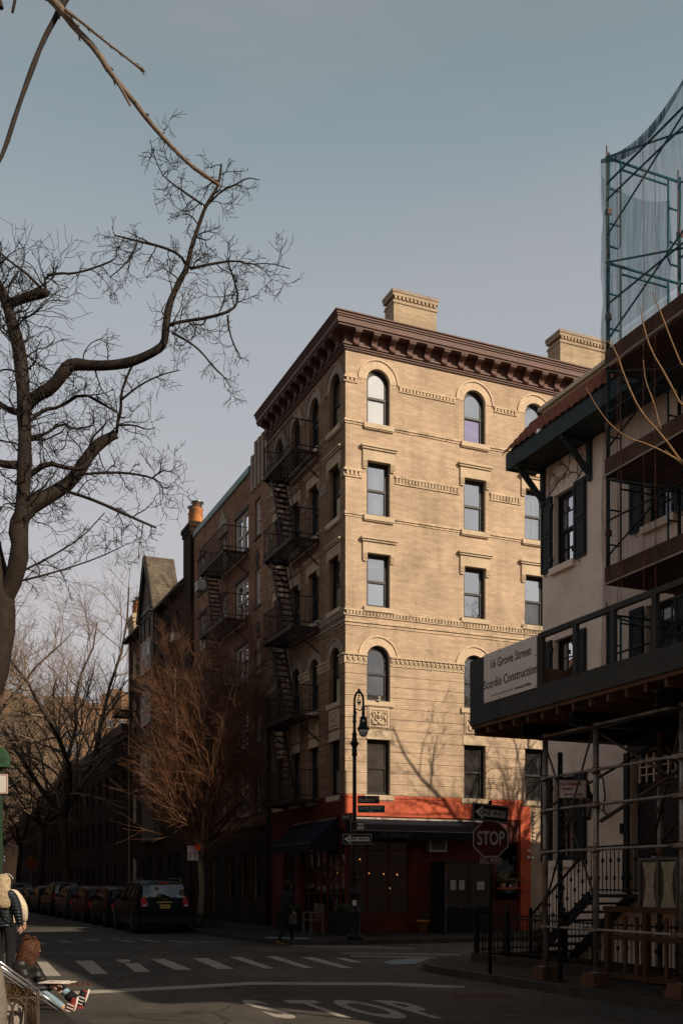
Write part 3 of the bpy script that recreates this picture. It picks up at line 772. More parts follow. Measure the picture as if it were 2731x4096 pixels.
for i, (x, y, z) in enumerate([(.5, .5, 2.05), (1.0, .45, 2.02), (1.55, .5, 2.0), (2.0, .45, 1.98), (.5, 1.1, 2.05), (.45, 1.7, 2.05), (.5, 2.2, 2.06), (.5, 2.7, 2.05), (.6, 3.1, 2.06), (1.3, 1.8, 2.5), (1.0, 2.2, 2.75), (2.1, 1.2, 1.55)]):
    q = MB(); q.ball((x, y, z), .022, 8, 6); q.tube([(x, y, z+.02), (x, y, 3.6)], .003, n=4); q.cur = 1
    o = q.build('string_bulb', [BULB, IRON], CB)
    for p in o.data.polygons: p.material_index = 0 if p.center.z < z+.021 else 1
# dining tables dimly seen
for x, y in ((1.0, 1.0), (1.0, 2.4), (3.0, 1.2)):
    q = MB(); q.lathe([(.28, .73), (.28, .76)], (x, y, 0), 16); q.tube([(x, y, .02), (x, y, .73)], .04, n=8); q.build('dining_table', STONE_D, CB)
# awnings
def awning(xf, a0, a1, z1, z0, out, val):
    q = MB(xf)
    q.poly([(a0, .045, z1), (a1, .045, z1), (a1, out, z0), (a0, out, z0)]); q.poly([(a0, .045, z1), (a0, out, z0), (a0, .045, z0)]); q.poly([(a1, .045, z1), (a1, out, z0), (a1, .045, z0)])
    n = int((a1-a0)/.14)
    for k in range(n):
        x0 = a0+(a1-a0)*k/n; x1 = a0+(a1-a0)*(k+1)/n
        q.poly([(x0, out, z0), (x1, out, z0), (x1, out, z0-val), ((x0*.5+x1*.5), out, z0-val-.06), (x0, out, z0-val)])
    q.poly([(a0, out, z0), (a0, out, z0-val), (a0, .1, z0-val), (a0, .1, z0)])
    o = q.build('awning', NAVY, CB, fix=False)
    f = MB(xf); f.tube([(a0, out-.02, z0+.005), (a1, out-.02, z0+.005)], .012, n=6); f.box(a0, a1, .042, .09, z1-.02, z1+.03)
    f.build('awning_rail', GALV, o)
    return o
aw = awning(FRONT, .02, 5.3, 3.72, 3.30, .75, .22); awning(LEFT, .5, 4.3, 3.74, 2.95, 1.0, .22)
q = MB(FRONT); q.text('the little owl', .2, lambda x, y: (1.35+x, .757, 3.19+y)); q.build('awning_lettering', SIGNG2, aw, fix=False)
# air conditioner over the entrance
q = MB(FRONT); q.box(2.78, 3.36, .0, .30, 2.72, 3.18); ac = q.build('air_conditioner', mat('ac_grey', (.16,.17,.18), rough=.5), CB)
q = MB(FRONT); q.ring(rect(2.76, 3.38, 2.70, 3.20), rect(2.82, 3.32, 2.76, 3.14), .30, .33); q.build('ac_frame', SIGNT, ac)
q = MB(FRONT)
for k in range(11): q.box(2.82, 3.32, .302, .315, 2.78+k*.033, 2.79+k*.033)
q.build('ac_grille', IRON, ac)
# glazed entrance enclosure
ve = MB(FRONT)
x0, x1, d, zt = 2.95, 4.65, 1.0, 2.33
ve.box(x0-.03, x1+.03, 0.05, d+.03, zt, zt+.05)
for x in (x0, x1-.04): ve.box(x, x+.04, d-.04, d, .14, zt)
ve.box(x0+.04, x1-.04, d-.035, d-.005, 1.36, 1.39); ve.box(x0+.04, x1-.04, d-.035, d-.005, .14, .18); ve.box(x0+.82, x0+.86, d-.036, d-.006, .18, zt)
vo = ve.build('entrance_enclosure', IRON, CB)
q = MB(FRONT); q.box(x0+.04, x1-.04, d-.03, d-.01, .18, .95); q.box(x0, x0+.02, .05, d-.05, .14, zt); q.box(x1-.03, x1-.01, .05, d-.05, .14, zt); q.build('canvas_side', NAVY, vo)
q = MB(FRONT); q.poly([(x0+.04, d-.02, .95), (x1-.04, d-.02, .95), (x1-.04, d-.02, zt), (x0+.04, d-.02, zt)]); q.build('pane', PG['shop'], vo)
q = MB(FRONT); q.box(x0-.002, x0+.015, d+.002, d+.012, .14, zt); q.build('edge_strip', GALV, vo)
for xx, ww, hh in ((x0+.17, .2, .3), (x0+.48, .2, .3), (x0+1.12, .27, .26)):
    q = MB(FRONT); q.box(xx, xx+ww, d+.001, d+.008, 1.5, 1.5+hh); n_ = q.build('posted_menu', SIGNT, vo)
    q = MB(FRONT)
    q.ring(rect(xx-.015, xx+ww+.015, 1.485, 1.515+hh), rect(xx, xx+ww, 1.5, 1.5+hh), d+.001, d+.014)
    n2 = q.build('menu_frame', LUMB, n_)
q = MB(FRONT); q.box(3.1, 4.4, .02, .06, .02, 2.28); q.build('entrance_door', mat('door_dark_red', (.06,.012,.008), rough=.4), CB)
# red globe floodlights on the right pier
for zz, xx in ((2.78, 6.58), (2.55, 6.56), (2.55, 6.72)):
    q = MB(FRONT); q.ball((xx, .14, zz), .055, 10, 8); o = q.build('security_lamp', mat('lamp_white', (.6,.58,.55), rough=.3), CB)
    q = MB(FRONT); q.tube([(xx, .01, zz-.02), (xx, .10, zz-.01)], .018, n=6); q.build('lamp_arm', IRON, o)
q = MB(FRONT); q.box(1.02, 1.12, .09, .16, 7.39, 7.44); q.tube([(1.07, .1, 7.44), (1.07, .2, 7.49)], .035, n=8); q.build('security_camera', SIGNT, CB)
q = MB(FRONT)
for k in range(9): q.ball((6.85, .03, 3.05+k*.13), .07, 8, 6, (1, .4, .8))
q.build('carved_pilaster', STONE, CB)
# fire escape: five balconies with their stairs
def fe_platform(parent, xf, v0, v1, z, out, iron, name='fire_escape_balcony', stair=True, H=.95, gap=.0, dz=2.86):
    q = MB(xf); n = int(out/.11)
    q.box(v0, v1, out-.02, out+.02, z-.14, z); q.box(v0, v0+.03, .05, out-.02, z-.13, z-.01); q.box(v1-.03, v1, .05, out-.02, z-.13, z-.01)
    for k in range(n): y = .08+k*(out-.12)/n; q.box(v0+.031, v1-.031, y, y+.055, z-.045, z-.02)
    for v in (v0+.05, v1-.05): q.bar((v, .03, z-.85), (v, out-.1, z-.14), .04, .04)
    o = q.build(name, iron, parent)
    r = MB(xf)
    for h in (H, .12): r.bar((v0, out, z+h), (v1, out, z+h), .03, .03); r.bar((v0, .05, z+h), (v0, out, z+h), .03, .03); r.bar((v1, .05, z+h), (v1, out, z+h), .03, .03)
    k = v0
    while k <= v1+.01: r.bar((k, out, z), (k, out, z+H), .014, .014); k += .13
    k = .1
    while k < out: r.bar((v0, k, z), (v0, k, z+H), .014, .014); r.bar((v1, k, z), (v1, k, z+H), .014, .014); k += .14
    r.build('railing', iron, o)
    if stair:
        s = MB(xf); a, b_ = Vector((v1-.35, out*.62, z)), Vector((v1-.35-1.25, out*.62, z-dz))
        for oo in (-.24, .24): s.bar(a+Vector((0, oo, 0)), b_+Vector((0, oo, 0)), .03, .14)
        for k in range(1, 13): p = a.lerp(b_, k/13); s.box(p.x-.09, p.x+.09, p.y-.23, p.y+.23, p.z-.012, p.z+.012)
        for oo in (-.26, .26): s.bar(a+Vector((0, oo, .75)), b_+Vector((0, oo, .75)), .022, .022); s.bar(a+Vector((0, oo, 0)), a+Vector((0, oo, .75)), .02, .02)
        s.build('stair', iron, o)
FEI = mat('fire_escape_iron', (.030, .016, .012), rough=.7, n1=6, amt=.3)
for i, z in enumerate((15.80, 12.95, 10.08, 7.2, 4.45)): fe_platform(CB, LEFT, 2.05, 4.85, z, 1.0, FEI, stair=i < 4)
each('drain_pipe', IRON, CB, LEFT, [('tube', [(v, .07, .2), (v, .07, 8.5)], .045, 8) for v in (6.9, 7.05)])
q = MB(LEFT); q.box(4.5, 5.5, -.12, -.06, .15, 2.85); q.build('side_door', DARKIN, CB)
# ================================================================ orange brick apartment house
AH = thing('apartment_house', 'orange brick apartment house with green tiled parapet and black fire escapes beside the corner block', 'building', P(W0, T0+VL), TH)
AW = 10.4       # run along the street: v 0..10.4, first 2.1 is the tall grey pier
q = MB(LEFT)
AF = (15.0, 12.35, 9.72, 7.1, 4.45)
slots = [(.85, 1.55)]; big = [(2.35, 4.1), (5.2, 6.0), (8.35, 9.75)]
holes = []
for z in AF:
    for a0, a1 in slots: holes.append(rect(a0, a1, z, z+1.45))
    for a0, a1 in big: holes.append(rect(a0, a1, z-.1, z+1.5))
holes += [rect(.85, 1.55, 1.0, 2.9), rect(2.5, 3.2, 1.0, 2.9), rect(4.2, 4.9, 1.0, 2.9), rect(8.4, 9.3, 1.0, 2.9), rect(6.2, 7.3, .14, 2.9)]
q.sheet([(0, 0), (AW, 0), (AW, 17.75), (2.1, 17.75), (2.1, 18.35), (1.45, 18.35), (1.45, 18.75), (.25, 18.75), (.25, 18.35), (0, 18.35)], holes, 0, .22)
q.xf = None
q.poly([(0,0,0),(9,0,0),(9,0,17.7),(0,0,17.7)]); q.poly([(0,AW,0),(0,AW,17.7),(9,AW,17.7),(9,AW,0)]); q.poly([(0,0,17.6),(9,0,17.6),(9,AW,17.6),(0,AW,17.6)]); q.poly([(9,0,0),(9,AW,0),(9,AW,17.7),(9,0,17.7)])
q.build('wall', ORANGE, AH, fix=False)
for z in AF:
    for a0, a1 in slots: sash_window(AH, LEFT, a0, a1, z, z+1.45, False, 'side', 'side', fm=WHITEW, deep=.14)
    for a0, a1 in big:
        w_ = (a1-a0); k = 2 if w_ > 1.2 else 1
        for i in range(k): sash_window(AH, LEFT, a0+w_*i/k, a0+w_*(i+1)/k, z-.1, z+1.5, False, 'side', 'side', fm=WHITEW, deep=.12)
    each('sill', SLATE, AH, LEFT, [('box', a0-.05, a1+.05, -.1, .05, z-.09, z-.001) for a0, a1 in slots]+[('box', a0-.06, a1+.06, -.1, .05, z-.19, z-.101) for a0, a1 in big])
    each('lintel', SLATE, AH, LEFT, [('box', a0-.06, a1+.06, .001, .03, z+1.5, z+1.62) for a0, a1 in big])
for a0, a1 in ((.85,1.55),(2.5,3.2),(4.2,4.9),(8.4,9.3)): sash_window(AH, LEFT, a0, a1, 1.0, 2.9, False, 'side', 'side', deep=.12)
s = MB(LEFT); s.box(6.2, 7.3, -.15, -.1, .14, 2.9); s.build('door', DARKIN, AH)
s = MB(LEFT); s.sheet(rect(0, AW, 0, 3.9), [rect(.85, 1.55, 1.0, 2.9), rect(2.5, 3.2, 1.0, 2.9), rect(4.2, 4.9, 1.0, 2.9), rect(8.4, 9.3, 1.0, 2.9), rect(6.2, 7.3, .14, 2.9)], .03, .03); s.box(0, AW, .031, .09, 3.8, 3.92); s.build('shade_base', DARKBR, AH, fix=False)  # dark sheet added over the ground floor to stand for its shade
s = MB(LEFT); s.box(2.1, AW, -.15, .05, 17.75, 18.05)
n = 40
for k in range(n):
    a = 2.1+(AW-2.1)*(k+.5)/n
    s.prism([(a-.09, 17.78), (a+.09, 17.78), (a+.09, 17.95), (a, 18.03), (a-.09, 17.95)], .05, .075)
s.build('tiled_parapet', GREENT, AH)
each('pier_rib', STONE_D, AH, LEFT, [('box', .02+k*.42, .02+k*.42+.2, .001, .06, 16.9, 18.30 if k in (0, 4) else 18.7) for k in range(5)])
c = 1.2
for zz, kind in ((14.2-.02, 'd'), (11.5, 'o'), (8.9, 'd')):
    s = MB(LEFT)
    if kind == 'd': s.prism([(c, zz-.36), (c+.2, zz), (c, zz+.36), (c-.2, zz)], .001, .05)
    else: s.lathe([(.24, .0), (.24, .05), (.15, .06), (.1, .05)], (c, .001, zz), 16, axis=(0, 1, 0))
    s.build('wall_ornament', SLATE, AH)
s = MB(LEFT)
for dx, h in ((-.5, .55), (-.25, .85), (0, 1.05), (.25, .85), (.5, .55)): s.box(5.6+dx-.1, 5.6+dx+.1, .001, .10, 16.4, 16.4+h)
s.lathe([(.28, 0), (.28, .1), (.15, .16)], (5.6, .001, 16.75), 14, axis=(0, 1, 0)); s.build('crest', STONE_D, AH)
AFE = thing('fire_escape_holder', '', ''); bpy.data.objects.remove(AFE)
for i, z in enumerate((14.75, 12.1, 9.45, 6.85)): fe_platform(AH, LEFT, 2.35, 5.9, z, 1.0, FEI, stair=i < 3, dz=2.65)
for a, z in ((8.75, 15.0), (3.6, 9.72)):
    s = MB(LEFT); s.box(a, a+.5, -.1, .28, z-.08, z+.32); o = s.build('air_conditioner', SIGNT, AH)
    s = MB(LEFT)
    for k in range(6): s.box(a+.03, a+.47, .28, .288, z-.04+k*.055, z-.02+k*.055)
    s.build('ac_grille', GALV, o)
CH1 = thing('chimney_stack', 'brick chimney stack with two tin capped clay pots beyond the green tiled parapet', 'chimney', P(W0, T0+VL+AW+.05), TH)
def chimney_pots(t, w0, w1, y0, y1, z1, mt):
    s = MB(); s.box(w0, w1, y0, y1, 0, z1-.5); s.box(w0-.05, w1+.05, y0-.05, y1+.05, z1-.5, z1-.3); s.box(w0-.1, w1+.1, y0-.1, y1+.1, z1-.3, z1-.1); s.box(w0, w1, y0, y1, z1-.1, z1)
    s.build('stack', mt, t)
    for k in range(2):
        y = y0+(y1-y0)*(.25+.5*k); c = ((w0+.42), y, z1)
        s = MB(); s.lathe([(.27, 0), (.29, .06), (.26, .1), (.255, .6), (.28, .64), (.28, .68)], c, 14); o = s.build('chimney_pot', POT, t)
        s = MB(); s.lathe([(.22, .68), (.22, .95), (.31, .96), (.31, .99), (.03, 1.12)], c, 14); s.build('tin_cap', TIN, o)
chimney_pots(CH1, -.15, .75, .03, 1.35, 18.6, DARKBR)
# ================================================================ dark gabled house
TD = thing('gabled_house', 'dark brick house with steep slate roof and pale timbered gable beyond the orange apartments', 'building', P(W0, 48.45), TH)
TL = 13.0
q = MB(LEFT); TF = (13.6, 10.8, 8.0, 5.2, 1.6)
cols = [(1.0, 1.9), (2.8, 3.7), (4.6, 5.5), (7.0, 7.9), (8.6, 9.5), (11.0, 11.9)]
q.sheet([(0, 0), (TL, 0), (TL, 16.3), (0, 16.3)], [rect(a, b_, z, z+1.6) for a, b_ in cols for z in TF], 0, .2)
q.xf = None
q.poly([(0,0,0),(8,0,0),(8,0,16.3),(1.5,0,17.75),(0,0,16.3)]); q.poly([(0,TL,0),(8,TL,0),(8,TL,16.3),(1.5,TL,17.75),(0,TL,16.3)])
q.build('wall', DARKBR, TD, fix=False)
for a, b_ in cols:
    for z in TF: sash_window(TD, LEFT, a, b_, z, z+1.6, False, 'side', 'side', deep=.12)
q = MB(); q.poly([(-.4, -.1, 16.05), (-.4, TL+.1, 16.05), (1.5, TL+.1, 17.85), (1.5, -.1, 17.85)]); q.poly([(1.5, -.1, 17.85), (1.5, TL+.1, 17.85), (8, TL+.1, 17.85), (8, -.1, 17.85)])
q.box(-.42, -.1, -.1, TL+.1, 15.9, 16.04); q.build('roof', SLATE, TD, fix=False)
# gable fronting the street, ridge at right angles to it
gy, gw, ge, gz = 6.65, 1.5, 16.3, 19.15
q = MB(); q.poly([(-.35, gy-gw, ge), (-.35, gy+gw, ge), (-.35, gy, gz)]); q.poly([(-.35, gy-gw, 4), (-.35, gy+gw, 4), (-.35, gy+gw, ge), (-.35, gy-gw, ge)])
q.poly([(-.35, gy-gw, 4), (-.35, gy-gw, ge), (.0, gy-gw, ge), (.0, gy-gw, 4)])
go = q.build('gable', mat('gable_render', (.10,.08,.062), n1=3, amt=.2), TD, fix=False)
q = MB(); q.poly([(-.6, gy-gw-.25, ge-.35), (-.6, gy, gz+.12), (1.1, gy, gz+.12), (1.1, gy-gw-.25, ge-.35)]); q.poly([(-.6, gy+gw+.25, ge-.35), (-.6, gy, gz+.12), (1.1, gy, gz+.12), (1.1, gy+gw+.25, ge-.35)])
q.build('gable_roof', SLATEL, TD, fix=False)
q = MB(LEFT)
for sx in (-1, 1):
    q.bar((gy+sx*(gw+.2), .5, ge-.3), (gy, .5, gz), .10, .28); q.box(gy+sx*gw-.08, gy+sx*gw+.08, .36, .42, 5, ge); q.box(gy+sx*.6-.05, gy+sx*.6+.05, .36, .42, 12.6, ge)
for z in (9.5, 12.6, ge): q.box(gy-gw, gy+gw, .36, .43, z-.1, z+.1)
q.build('timber', FRAME, go)
for z in (13.0, 10.2, 7.0):
    for dx in (-.55, .55): sash_window(TD, lambda p: Vector((-p.y-.35, p.x, p.z)), gy+dx-.42, gy+dx+.42, z, z+1.7, False, 'side', 'side', deep=-.08, fm=WHITEW)
CH2 = thing('chimney_stack', 'pale chimney stack with two clay pots at the far end of the gabled house', 'chimney', P(W0, 60.2), TH)
chimney_pots(CH2, .0, .9, .0, 1.5, 17.5, CHIMB)
for a, z in ((1.2, 13.6),):
    s = MB(LEFT); s.box(a, a+.55, -.1, .3, z, z+.4); s.build('air_conditioner', SIGNT, TD)
s = MB(LEFT); 
s.build('x', FRAME, TD) if False else None
# fire escape hanging off the far corner, seen against the sky
for i, z in enumerate((11.6, 8.9)): fe_platform(TD, LEFT, 10.4, 12.9, z, 1.0, FEI, stair=False)
# ================================================================ row of low houses down the street
ROWN = [('dark red brick row house', REDBR, 11.2, 8.0), ('brown brick row house', DARKBR, 10.7, 7.5), ('deep red brick row house', REDBR, 11.0, 9.0), ('dark brick row house', DARKBR, 10.3, 9.0), ('reddish brick row house', REDBR, 10.8, 11.0), ('sooty brick row house', DARKBR, 10.2, 14.0)]
WHERE = ['just beyond the gabled house', 'second beyond the gabled house', 'in the middle of the shaded row', 'fourth down the shaded row', 'fifth down the shaded row', 'at the far end of the shaded row']
t = 61.9
for (lab, mt, hh, L_), wh in zip(ROWN, WHERE):
    b_ = thing('row_house', lab+' '+wh, 'house', P(W0, t), TH, 'low row houses down the shaded street')
    q = MB(LEFT); n = int(L_/2.2); cs = [(k*L_/n+.6, k*L_/n+1.5) for k in range(n)]
    holes = [rect(a, c, z, z+1.7) for a, c in cs for z in (1.2, 4.2, 7.0)]
    q.sheet(rect(0, L_, 0, hh), holes, 0, .2); q.xf = None
    q.poly([(0,0,0),(9,0,0),(9,0,hh),(0,0,hh)]); q.poly([(0,L_,0),(0,L_,hh),(9,L_,hh),(9,L_,0)]); q.poly([(0,0,hh-.1),(9,0,hh-.1),(9,L_,hh-.1),(0,L_,hh-.1)])
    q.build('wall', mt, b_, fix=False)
    for a, c in cs:
        for z in (1.2, 4.2, 7.0): sash_window(b_, LEFT, a, c, z, z+1.7, False, 'side', 'side', deep=.12)
    q = MB(LEFT); q.box(0, L_, .001, .35, hh-.5, hh+.1); q.box(0, L_, .001, .2, hh-.8, hh-.5); q.build('cornice', CORN, b_)
    q = MB(LEFT)
    for k in range(5): q.box(.3, 1.6, .0, 1.5-k*.3, .0+k*.2, .2+k*.2)
    q.build('stoop', STONE_D, b_)
    t += L_+.02
# ================================================================ apartment towers at the end of the street
def tower(name, label, px0, px1, pytop, Y, mt, cols, rows, steps=0):
    A, B = at(px0, pytop, Y), at(px1, pytop, Y); H_ = A.z; wd = B.x-A.x
    o = thing(name, label, 'building', (A.x, Y, 0), 0, 'distant apartment towers')
    q = MB(FRONT); q.box(0, wd, -18, 0, 0, H_); q.box(-.3, wd+.3, -18, .3, H_-1.2, H_-.4)
    for k in range(steps): q.box(wd*(.25+.2*k), wd*(.25+.2*k)+wd*.16, -14, -6, H_, H_+3.0+k)
    q.build('wall', mt, o)
    for i in range(cols):
        a = wd*(i+.5)/cols
        for j in range(rows):
            z = H_-5-j*3.1
            if z < 2: break
            s = MB(FRONT); s.box(a-.75, a+.75, .001, .05, z, z+1.6); w = s.build('window', PG['far'], o)
            s = MB(FRONT); s.box(a-.85, a+.85, .001, .12, z-.18, z-.001); s.box(a-.03, a+.03, .05, .08, z, z+1.6); s.build('window_sill', STONE, w)
tower('apartment_tower', 'tall tan brick apartment tower at the left edge, seen through bare branches', -160, 86, 2772, 190, TOWER, 4, 8, 1)
tower('apartment_tower', 'broad tan brick apartment tower in the middle of the far street end', 180, 318, 2786, 205, TOWER, 4, 8, 0)
tower('apartment_tower', 'tan brick tower with a raised roof house nearest the dark street wall', 318, 560, 2812, 214, TOWER, 5, 8, 2)
tower('apartment_tower', 'lower reddish brick tower in shade behind the others', 70, 200, 2830, 240, ORANGE, 3, 7, 0)
EN = thing('terrace', 'dark brick terrace closing the far end of the street below the towers', 'building', P(-46, 184), TH)
q = MB(FRONT); q.box(0, 85, -10, 0, 0, 13); q.build('wall', DARKBR, EN); q = MB(FRONT); q.box(-.2, 85.2, .001, .5, 12.4, 13.2); q.build('cornice', CORN, EN)
for k in range(22):
    for z in (1.5, 5.2, 8.8): q = MB(FRONT); q.box(14+k*3.2, 15.2+k*3.2, .001, .05, z, z+2); q.build('window', PG['far'], EN)
# ================================================================ houses outside the frame, added to cut sky light, bounce sun, fill reflections
OUT = [(-60, 16, 20, REDBR, -4.6, 'red brick town house farthest behind on the left pavement'), (-43.5, 15, 18, REDBR, -4.6, 'red brick town house behind on the left pavement'), (-28, 15, 17, REDBR, -4.6, 'tall red brick town house close behind on the left pavement'), (-12.5, 15, 7.5, BUFF, -4.6, 'buff brick town house beside the photographer'),
       (3, 16, 7.5, BUFF, -4.6, 'buff brick town house beside the seated sketcher'), (20.5, 12, 10, ORANGE, -4.6, 'orange brick town house on the left pavement, mirrored in the parked cars'), (33, 12, 13.0, REDBR, -4.6, 'red brick town house further along the left pavement'), (46, 14, 12.0, REDBR, -4.6, 'wide red brick town house on the left pavement'),
       (61, 20, 13.0, REDBR, -4.6, 'long red brick town house down the left pavement'), (82, 24, 12.0, ORANGE, -4.6, 'long orange brick town house down the left pavement'), (107, 30, 13.0, REDBR, -4.6, 'longest red brick town house down the left pavement'), (138, 40, 14.0, ORANGE, -4.6, 'last orange brick town house down the left pavement')]
XR = lambda p: Vector((p.y, p.x, p.z))
def unseen_house(w_, t_, L_, hh, mt, lab, rot=0.0):
    b_ = thing('unseen_house', lab, 'house', P(w_, t_), TH+rot)
    q = MB(XR); n = int(L_/2.4); cs = [(k*L_/n+.7, k*L_/n+1.7) for k in range(n)]
    q.sheet(rect(0, L_, 0, hh), [rect(a, c, z, z+1.8) for a, c in cs for z in (1.2, 4.3, 7.3) if z+2.2 < hh], 0, .2); q.xf = None
    q.poly([(0,0,0),(-9,0,0),(-9,0,hh),(0,0,hh)]); q.poly([(0,L_,0),(0,L_,hh),(-9,L_,hh),(-9,L_,0)]); q.poly([(0,0,hh-.1),(-9,0,hh-.1),(-9,L_,hh-.1),(0,L_,hh-.1)]); q.poly([(-9,0,0),(-9,L_,0),(-9,L_,hh),(-9,0,hh)])
    q.build('wall', mt, b_, fix=False)
    for a, c in cs:
        for z in (1.2, 4.3, 7.3):
            if z+2.2 >= hh: continue
            q = MB(XR); q.box(a, c, -.17, -.12, z, z+1.8); q.build('window', PG['far'], b_)
    q = MB(XR); q.box(0, L_, .001, .4, hh-.5, hh+.1); q.build('cornice', CORN, b_)
for t, L_, hh, mt, w_, lab in OUT: unseen_house(w_, t, L_, hh, mt, lab)
unseen_house(42, -62, 70, 34, DARKBR, 'dark brick block across the street end behind the photographer', R(-90)+pi)  # added out of view, kept tall to hold sky light off the street
unseen_house(13.2, -24, 22, 18, DARKBR, 'dark brick town house behind on the right pavement', pi)  # likewise added out of view and raised to dim the shaded road
GALVD = mat('dull_pipe', (.075, .062, .055), rough=.6, metal=.3, n1=8, amt=.3)
# ================================================================ stucco house on the right
RW, RT = 13.0, 19.1
SH = thing('stucco_house', 'pink stucco house with dark shutters, tiled pent roof and iron stoop behind scaffolding', 'house', P(RW, RT), TH)
RL, RH = 22.2, 11.55
q = MB(LEFTN)
wins = [(.43, 1.16, 8.44, 10.0), (.43, 1.16, 5.3, 6.9), (.43, 1.16, 2.17, 3.94), (3.4, 4.2, 8.4, 10.0), (3.4, 4.2, 5.3, 6.9), (6.2, 7.0, 8.4, 10.0), (6.2, 7.0, 5.3, 6.9)]
q.sheet(rect(0, RL, 0, RH), [rect(a, b_, c, d) for a, b_, c, d in wins] + [rect(2.95, 4.6, 1.5, 4.2), rect(6.2, 7.0, 2.2, 3.9)], 0, .2)
q.xf = None
DP = 5.0
q.poly([(0,0,0),(DP,0,0),(DP,0,RH),(0,0,RH)]); q.poly([(DP,0,0),(DP,-RL,0),(DP,-RL,RH),(DP,0,RH)]); q.poly([(0,-RL,0),(DP,-RL,0),(DP,-RL,RH),(0,-RL,RH)]); q.poly([(0,0,RH-.05),(DP,0,RH-.05),(DP,-RL,RH-.05),(0,-RL,RH-.05)])
q.build('wall', STUC, SH, fix=False)
q = MB(); q.box(DP+.01, 10.5, -12, -.02, 0, 9.7); q.build('rear_wing', STUC, SH)
BH = thing('brick_house', 'low brick house on the cross street behind the stucco house', 'house', P(RW+10.6, RT), TH)
q = MB(); q.box(0, 16, -9, 0, 0, 9.0); q.build('wall', REDBR, BH); q = MB(); q.box(-.05, 16.1, -9.1, .3, 9.01, 9.3); q.build('cornice', CORN, BH)
for k in range(6):
    for z in (1.2, 4.0, 6.6): q = MB(lambda p: Vector((-p.x, p.y, p.z))); q.box(-1.9-k*2.5, -.9-k*2.5, .001, .05, z, z+1.6); q.build('window', PG['far'], BH)
for a, b_, c, d in wins:
    sash_window(SH, LEFTN, a, b_, c, d, False, 'sky' if c > 8 else 'dark', 'dark', deep=.16, fm=FRAME, muntin=3, fw=.045)
    s = MB(LEFTN); s.box(a-.06, b_+.06, -.1, .10, c-.14, c-.001); s.build('sill', STUC, SH)
    for x0, x1 in ((a-.43, a-.03), (b_+.03, b_+.43)):
        s = MB(LEFTN); s.box(x0, x1, .02, .055, c-.02, d+.02)
        h = (d-c)/2
        for z0 in (c+.07, c+h+.05): s.ring(rect(x0+.03, x1-.03, z0-.03, z0+h-.09), rect(x0+.08, x1-.08, z0+.02, z0+h-.14), .055, .07)
        o = s.build('shutter', SHUT, SH)
        each('hinge', IRON, o, LEFTN, [('box', x1-.03 if x1 < a else x0-.03, x1+.04 if x1 < a else x0+.03, .03, .075, z-.04, z+.04) for z in (c+.2, d-.2)])
        s = MB(LEFTN); s.tube([((x0+x1)/2, .05, c-.02), ((x0+x1)/2, .07, c-.10), ((x0+x1)/2+.04, .07, c-.14), ((x0+x1)/2+.06, .07, c-.10)], .008, n=5)
        s.build('shutter_hook', IRON, o)
# pent roof, fascia, parapet above
q = MB(LEFTN); EO, EZ = .78, 10.68
q.box(-.25, RL, EO-.04, EO, EZ, EZ+.34); q.poly([(-.25, 0, EZ+.03), (-.25, EO-.04, EZ+.03), (RL, EO-.04, EZ+.03), (RL, 0, EZ+.03)]); q.poly([(-.25, 0, EZ), (-.25, EO, EZ), (-.25, EO, EZ+.34), (-.25, 0, EZ+1.2)])
q.build('eave', EAVE, SH, fix=False)
# roof tiles: half-round pantiles in courses
q = MB(LEFTN); n = 58; rows = 6
for r_ in range(rows):
    t0, t1 = r_/rows, (r_+1)/rows
    def pt_(u, f, lift): return (u, EO+.05-f*(EO+.0), EZ+.33+f*.86+lift)
    prev = None
    for k in range(n*4+1):
        u = -.3 + k*.21/4; lift = .05*abs(math.sin(pi*k/4))
        cur = (q.pt(pt_(u, t0, lift+.045)), q.pt(pt_(u, t1, lift)), q.pt(pt_(u, t0, lift)))
        if prev: q.face((prev[0], cur[0], cur[1], prev[1]), True); q.face((prev[2], cur[2], cur[0], prev[0]))
        prev = cur
q.build('tiled_roof', TERRA, SH, fix=False)
q = MB(LEFTN); q.box(-.02, RL, -.3, -.02, RH, 12.02); q.box(-.1, RL, -.34, .06, 12.02, 12.10); q.build('parapet', CREAM, SH)
for a in (.08, 1.72, 4.8, 7.4):
    s = MB(LEFTN); s.box(a-.05, a+.05, .001, .09, EZ-.8, EZ+.02); s.bar((a, .06, EZ-.65), (a, EO-.12, EZ-.02), .09, .10); s.box(a-.05, a+.05, .091, EO-.05, EZ-.07, EZ-.001)
    s.build('eave_bracket', EAVE, SH)
# door, transom, door lamp, buzzer
q = MB(LEFTN); q.box(3.0, 4.55, -.19, -.14, 1.5, 3.5); q.box(3.0, 4.55, -.19, -.12, 3.5, 3.58); d = q.build('door', mat('door_black', (.02,.018,.017), rough=.5), SH)
q = MB(LEFTN)
for k in range(7): q.box(3.05+k*.2, 3.09+k*.2, -.16, -.12, 3.6, 4.15)
for z in (3.75, 3.9, 4.05): q.box(3.05, 4.5, -.165, -.13, z-.012, z+.012)
q.build('transom_bars', STUC, d)
q = MB(LEFTN); q.box(2.93, 4.62, .001, .07, 4.2, 4.4); q.box(2.8, 2.94, .001, .05, 1.5, 4.2); q.build('door_surround', SHUT, SH)
q = MB(LEFTN); q.box(2.66, 2.74, .001, .03, 2.65, 2.85); q.build('buzzer', IRON, SH)
q = MB(LEFTN); A_ = 2.25
q.tube([(A_, .02, 3.05), (A_, .10, 3.12), (A_, .06, 3.4), (A_, .10, 3.75), (A_, .25, 3.93), (A_, .42, 3.92), (A_, .5, 3.82), (A_, .5, 3.74)], .016, n=6); q.tube([(A_, .1, 3.12), (A_, .2, 3.17), (A_, .2, 3.08)], .012, n=5)
br = q.build('lantern_bracket', IRON, SH)
